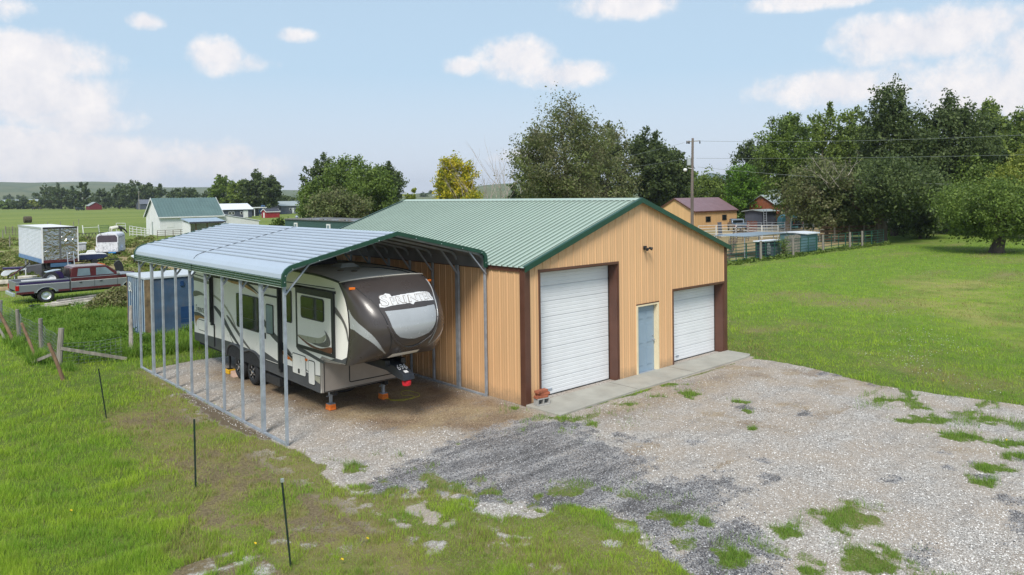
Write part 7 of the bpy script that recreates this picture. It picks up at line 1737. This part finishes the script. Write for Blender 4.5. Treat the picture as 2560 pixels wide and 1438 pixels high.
# a heap of brownish brush by the container and rough clumps over the junk yard
def clump(cx, cy, rx, ry, h, n): 
    a = RNG.normal(size=(n, 3))*np.array([rx*.45, ry*.45, 1]); d = np.clip(1-((a[:, 0]/rx)**2+(a[:, 1]/ry)**2), 0.05, 1); return np.stack([cx+a[:, 0], cy+a[:, 1], RNG.random(n)*h*d], 1)
brush = leafmat('leaf_brush', (.12, .18, .035), (.28, .34, .09), (.26, .25, .11))
pts = np.concatenate([clump(-2.6, 27.6, 2.0, 1.3, 1.15, 8000), clump(-1.0, 27.0, 1.8, 1.5, 1.2, 5000)])
o = leafy('brush_heap', pts, brush, .10)
cl_ = []
for k in range(170):
    u = random.uniform(-60, 400); D_ = random.uniform(46, 108); x, y = at(u, D_)
    if 88 < u < 205 and 50 < D_ < 66: continue
    r = random.uniform(.4, 1.5); cl_.append(clump(x, y, r, r, random.uniform(.25, .7), int(160+160*r)))
leafy('rough_yard_clumps', np.concatenate(cl_), leafmat('leaf_rough', (.12, .18, .03), (.28, .33, .08), (.32, .30, .13)), .17)
cl_ = []
for k in range(150):
    x = random.uniform(34, 68); y = random.uniform(16.6, 17.6); cl_.append(clump(x, y, .4, .25, random.uniform(.15, .4), 60))
for k in range(60):
    u = random.uniform(2210, 2600); x, y = at(u, random.uniform(92, 104)); cl_.append(clump(x, y, 1.5, 1.5, random.uniform(.6, 1.8), 260))
leafy('fence_line_weeds', np.concatenate(cl_), LM['mid'], .13)
# flowers: white clover and yellow dandelions
def dots(name, xs, ys, z, r, mat):
    n = len(xs); th = np.linspace(0, 2*np.pi, 6)[:-1]; V = []
    V = np.stack([np.stack([xs+r*np.cos(a), ys+r*np.sin(a), np.full(n, z)+r*.6*np.sin(a*2)], 1) for a in th], 1).reshape(-1, 3)
    me = bpy.data.meshes.new(name); me.vertices.add(5*n); me.vertices.foreach_set('co', V.astype(np.float32).ravel()); me.loops.add(5*n); me.loops.foreach_set('vertex_index', np.arange(5*n, dtype=np.int32)); me.polygons.add(n); me.polygons.foreach_set('loop_start', np.arange(0, 5*n, 5, dtype=np.int32)); me.update(calc_edges=True)
    me.materials.append(mat); o = bpy.data.objects.new(name, me); COL.objects.link(o); tag(o, kind='stuff', cat='flowers')
xs, ys, D = sample(60000, 640, 1010, 1830, 2600); c = fbm(xs, ys, .22, 201); k = (RNG.random(len(xs)) < np.clip((c-.58)*.45, .0005, .08)) & (xs > 9.8) & (ys < 15) & (RNG.random(len(xs)) < .6)
dots('clover_flowers', xs[k], ys[k], .05, .022, pm('clover_white', (.5, .55, .42), .8))
xs, ys, D = sample(1500, 900, 1430, 0, 2600); cv = regions(xs, ys)[0]; k = (cv > .9) & (RNG.random(len(xs)) < .02) & ((xs > 9.8) | (ys < 2)); dots('dandelion_flowers', xs[k], ys[k], .09, .03, pm('dandelion_yellow', (.75, .5, .01), .7))
# loose stones scattered over the gravel
xs, ys, D = sample(150000, 880, 1460, 350, 2600); cv, dk2, br2 = regions(xs, ys)[:3]
k = (cv < .3) & (sdist(xs, ys, GRAVEL) > -.25) & ~((xs > -.2) & (xs < 9.8) & (ys > -1.3)) & (RNG.random(len(xs)) < .42); xs, ys, dk2 = xs[k], ys[k], dk2[k]; n = len(xs)
r = (.008+.014*RNG.random(n)**2); oc = np.array([(1, 0, 0), (0, 1, 0), (-1, 0, 0), (0, -1, 0), (0, 0, 1)])
rot = RNG.random(n)*6.28; cx, sx = np.cos(rot), np.sin(rot); el_ = .6+.6*RNG.random(n)
V = np.stack([np.stack([xs+r*(o_[0]*cx-o_[1]*sx*el_), ys+r*(o_[0]*sx+o_[1]*cx*el_), -.006+r*o_[2]*.8], 1) for o_ in oc], 1).reshape(-1, 3)
base = np.arange(n)[:, None]*5; fc = np.concatenate([base+np.array([[a, b, 4]]) for a, b in ((0, 1), (1, 2), (2, 3), (3, 0))], 1).reshape(-1)
me = bpy.data.meshes.new('loose_stones'); me.vertices.add(5*n); me.vertices.foreach_set('co', V.astype(np.float32).ravel()); me.loops.add(len(fc)); me.loops.foreach_set('vertex_index', fc.astype(np.int32)); me.polygons.add(4*n); me.polygons.foreach_set('loop_start', np.arange(0, 12*n, 3, dtype=np.int32)); me.update(calc_edges=True)
m, t, p = newmat('stone_mix'); geo = t.new('ShaderNodeNewGeometry'); tcx = t.new('ShaderNodeTexCoord')
at_ = t.new('ShaderNodeAttribute', attribute_name='dk'); sd_ = t.new('ShaderNodeSeparateColor'); t.l.new(at_.outputs['Color'], sd_.inputs[0]); rr_ = geo.outputs['Random Per Island']
pale = t.mix(rr_, (.30, .27, .24), (.78, .75, .71)); dark = t.mix(t.ramp(rr_, .45, .9), (.07, .072, .08), (.45, .44, .44)); brn = t.mix(rr_, (.14, .085, .05), (.45, .34, .23))
t.put(p.inputs['Base Color'], t.mix(sd_.outputs[0], t.mix(sd_.outputs[1], pale, brn), dark)); p.inputs['Roughness'].default_value = .9
ca = me.color_attributes.new('dk', 'FLOAT_COLOR', 'POINT'); b2 = br2[k]; ca.data.foreach_set('color', np.repeat(np.stack([(dk2 > RNG.random(n)*.8+.1)*1.0, (b2 > RNG.random(n)*.8+.2)*1.0, np.zeros(n), np.ones(n)], 1), 5, 0).astype(np.float32).ravel())
me.materials.append(m); o = bpy.data.objects.new('loose_stones', me); COL.objects.link(o); tag(o, kind='stuff', cat='gravel')
# ------------------------------------------------------------ air between here and the hills
hz = MB().box(-600, 4300, -600, 4300, -2.2, 112).build('haze', None, None)
hz.data.materials.clear(); m = bpy.data.materials.new('air'); m.use_nodes = True; nt = m.node_tree; nt.nodes.clear(); vo_ = nt.nodes.new('ShaderNodeVolumePrincipled'); vo_.inputs['Color'].default_value = (.80, .88, 1, 1); vo_.inputs['Density'].default_value = .00014; vo_.inputs['Anisotropy'].default_value = .2
oo = nt.nodes.new('ShaderNodeOutputMaterial'); nt.links.new(vo_.outputs[0], oo.inputs['Volume']); hz.data.materials.append(m); tag(hz, kind='stuff')
sc.cycles.volume_bounces = 0; sc.cycles.max_bounces = 6
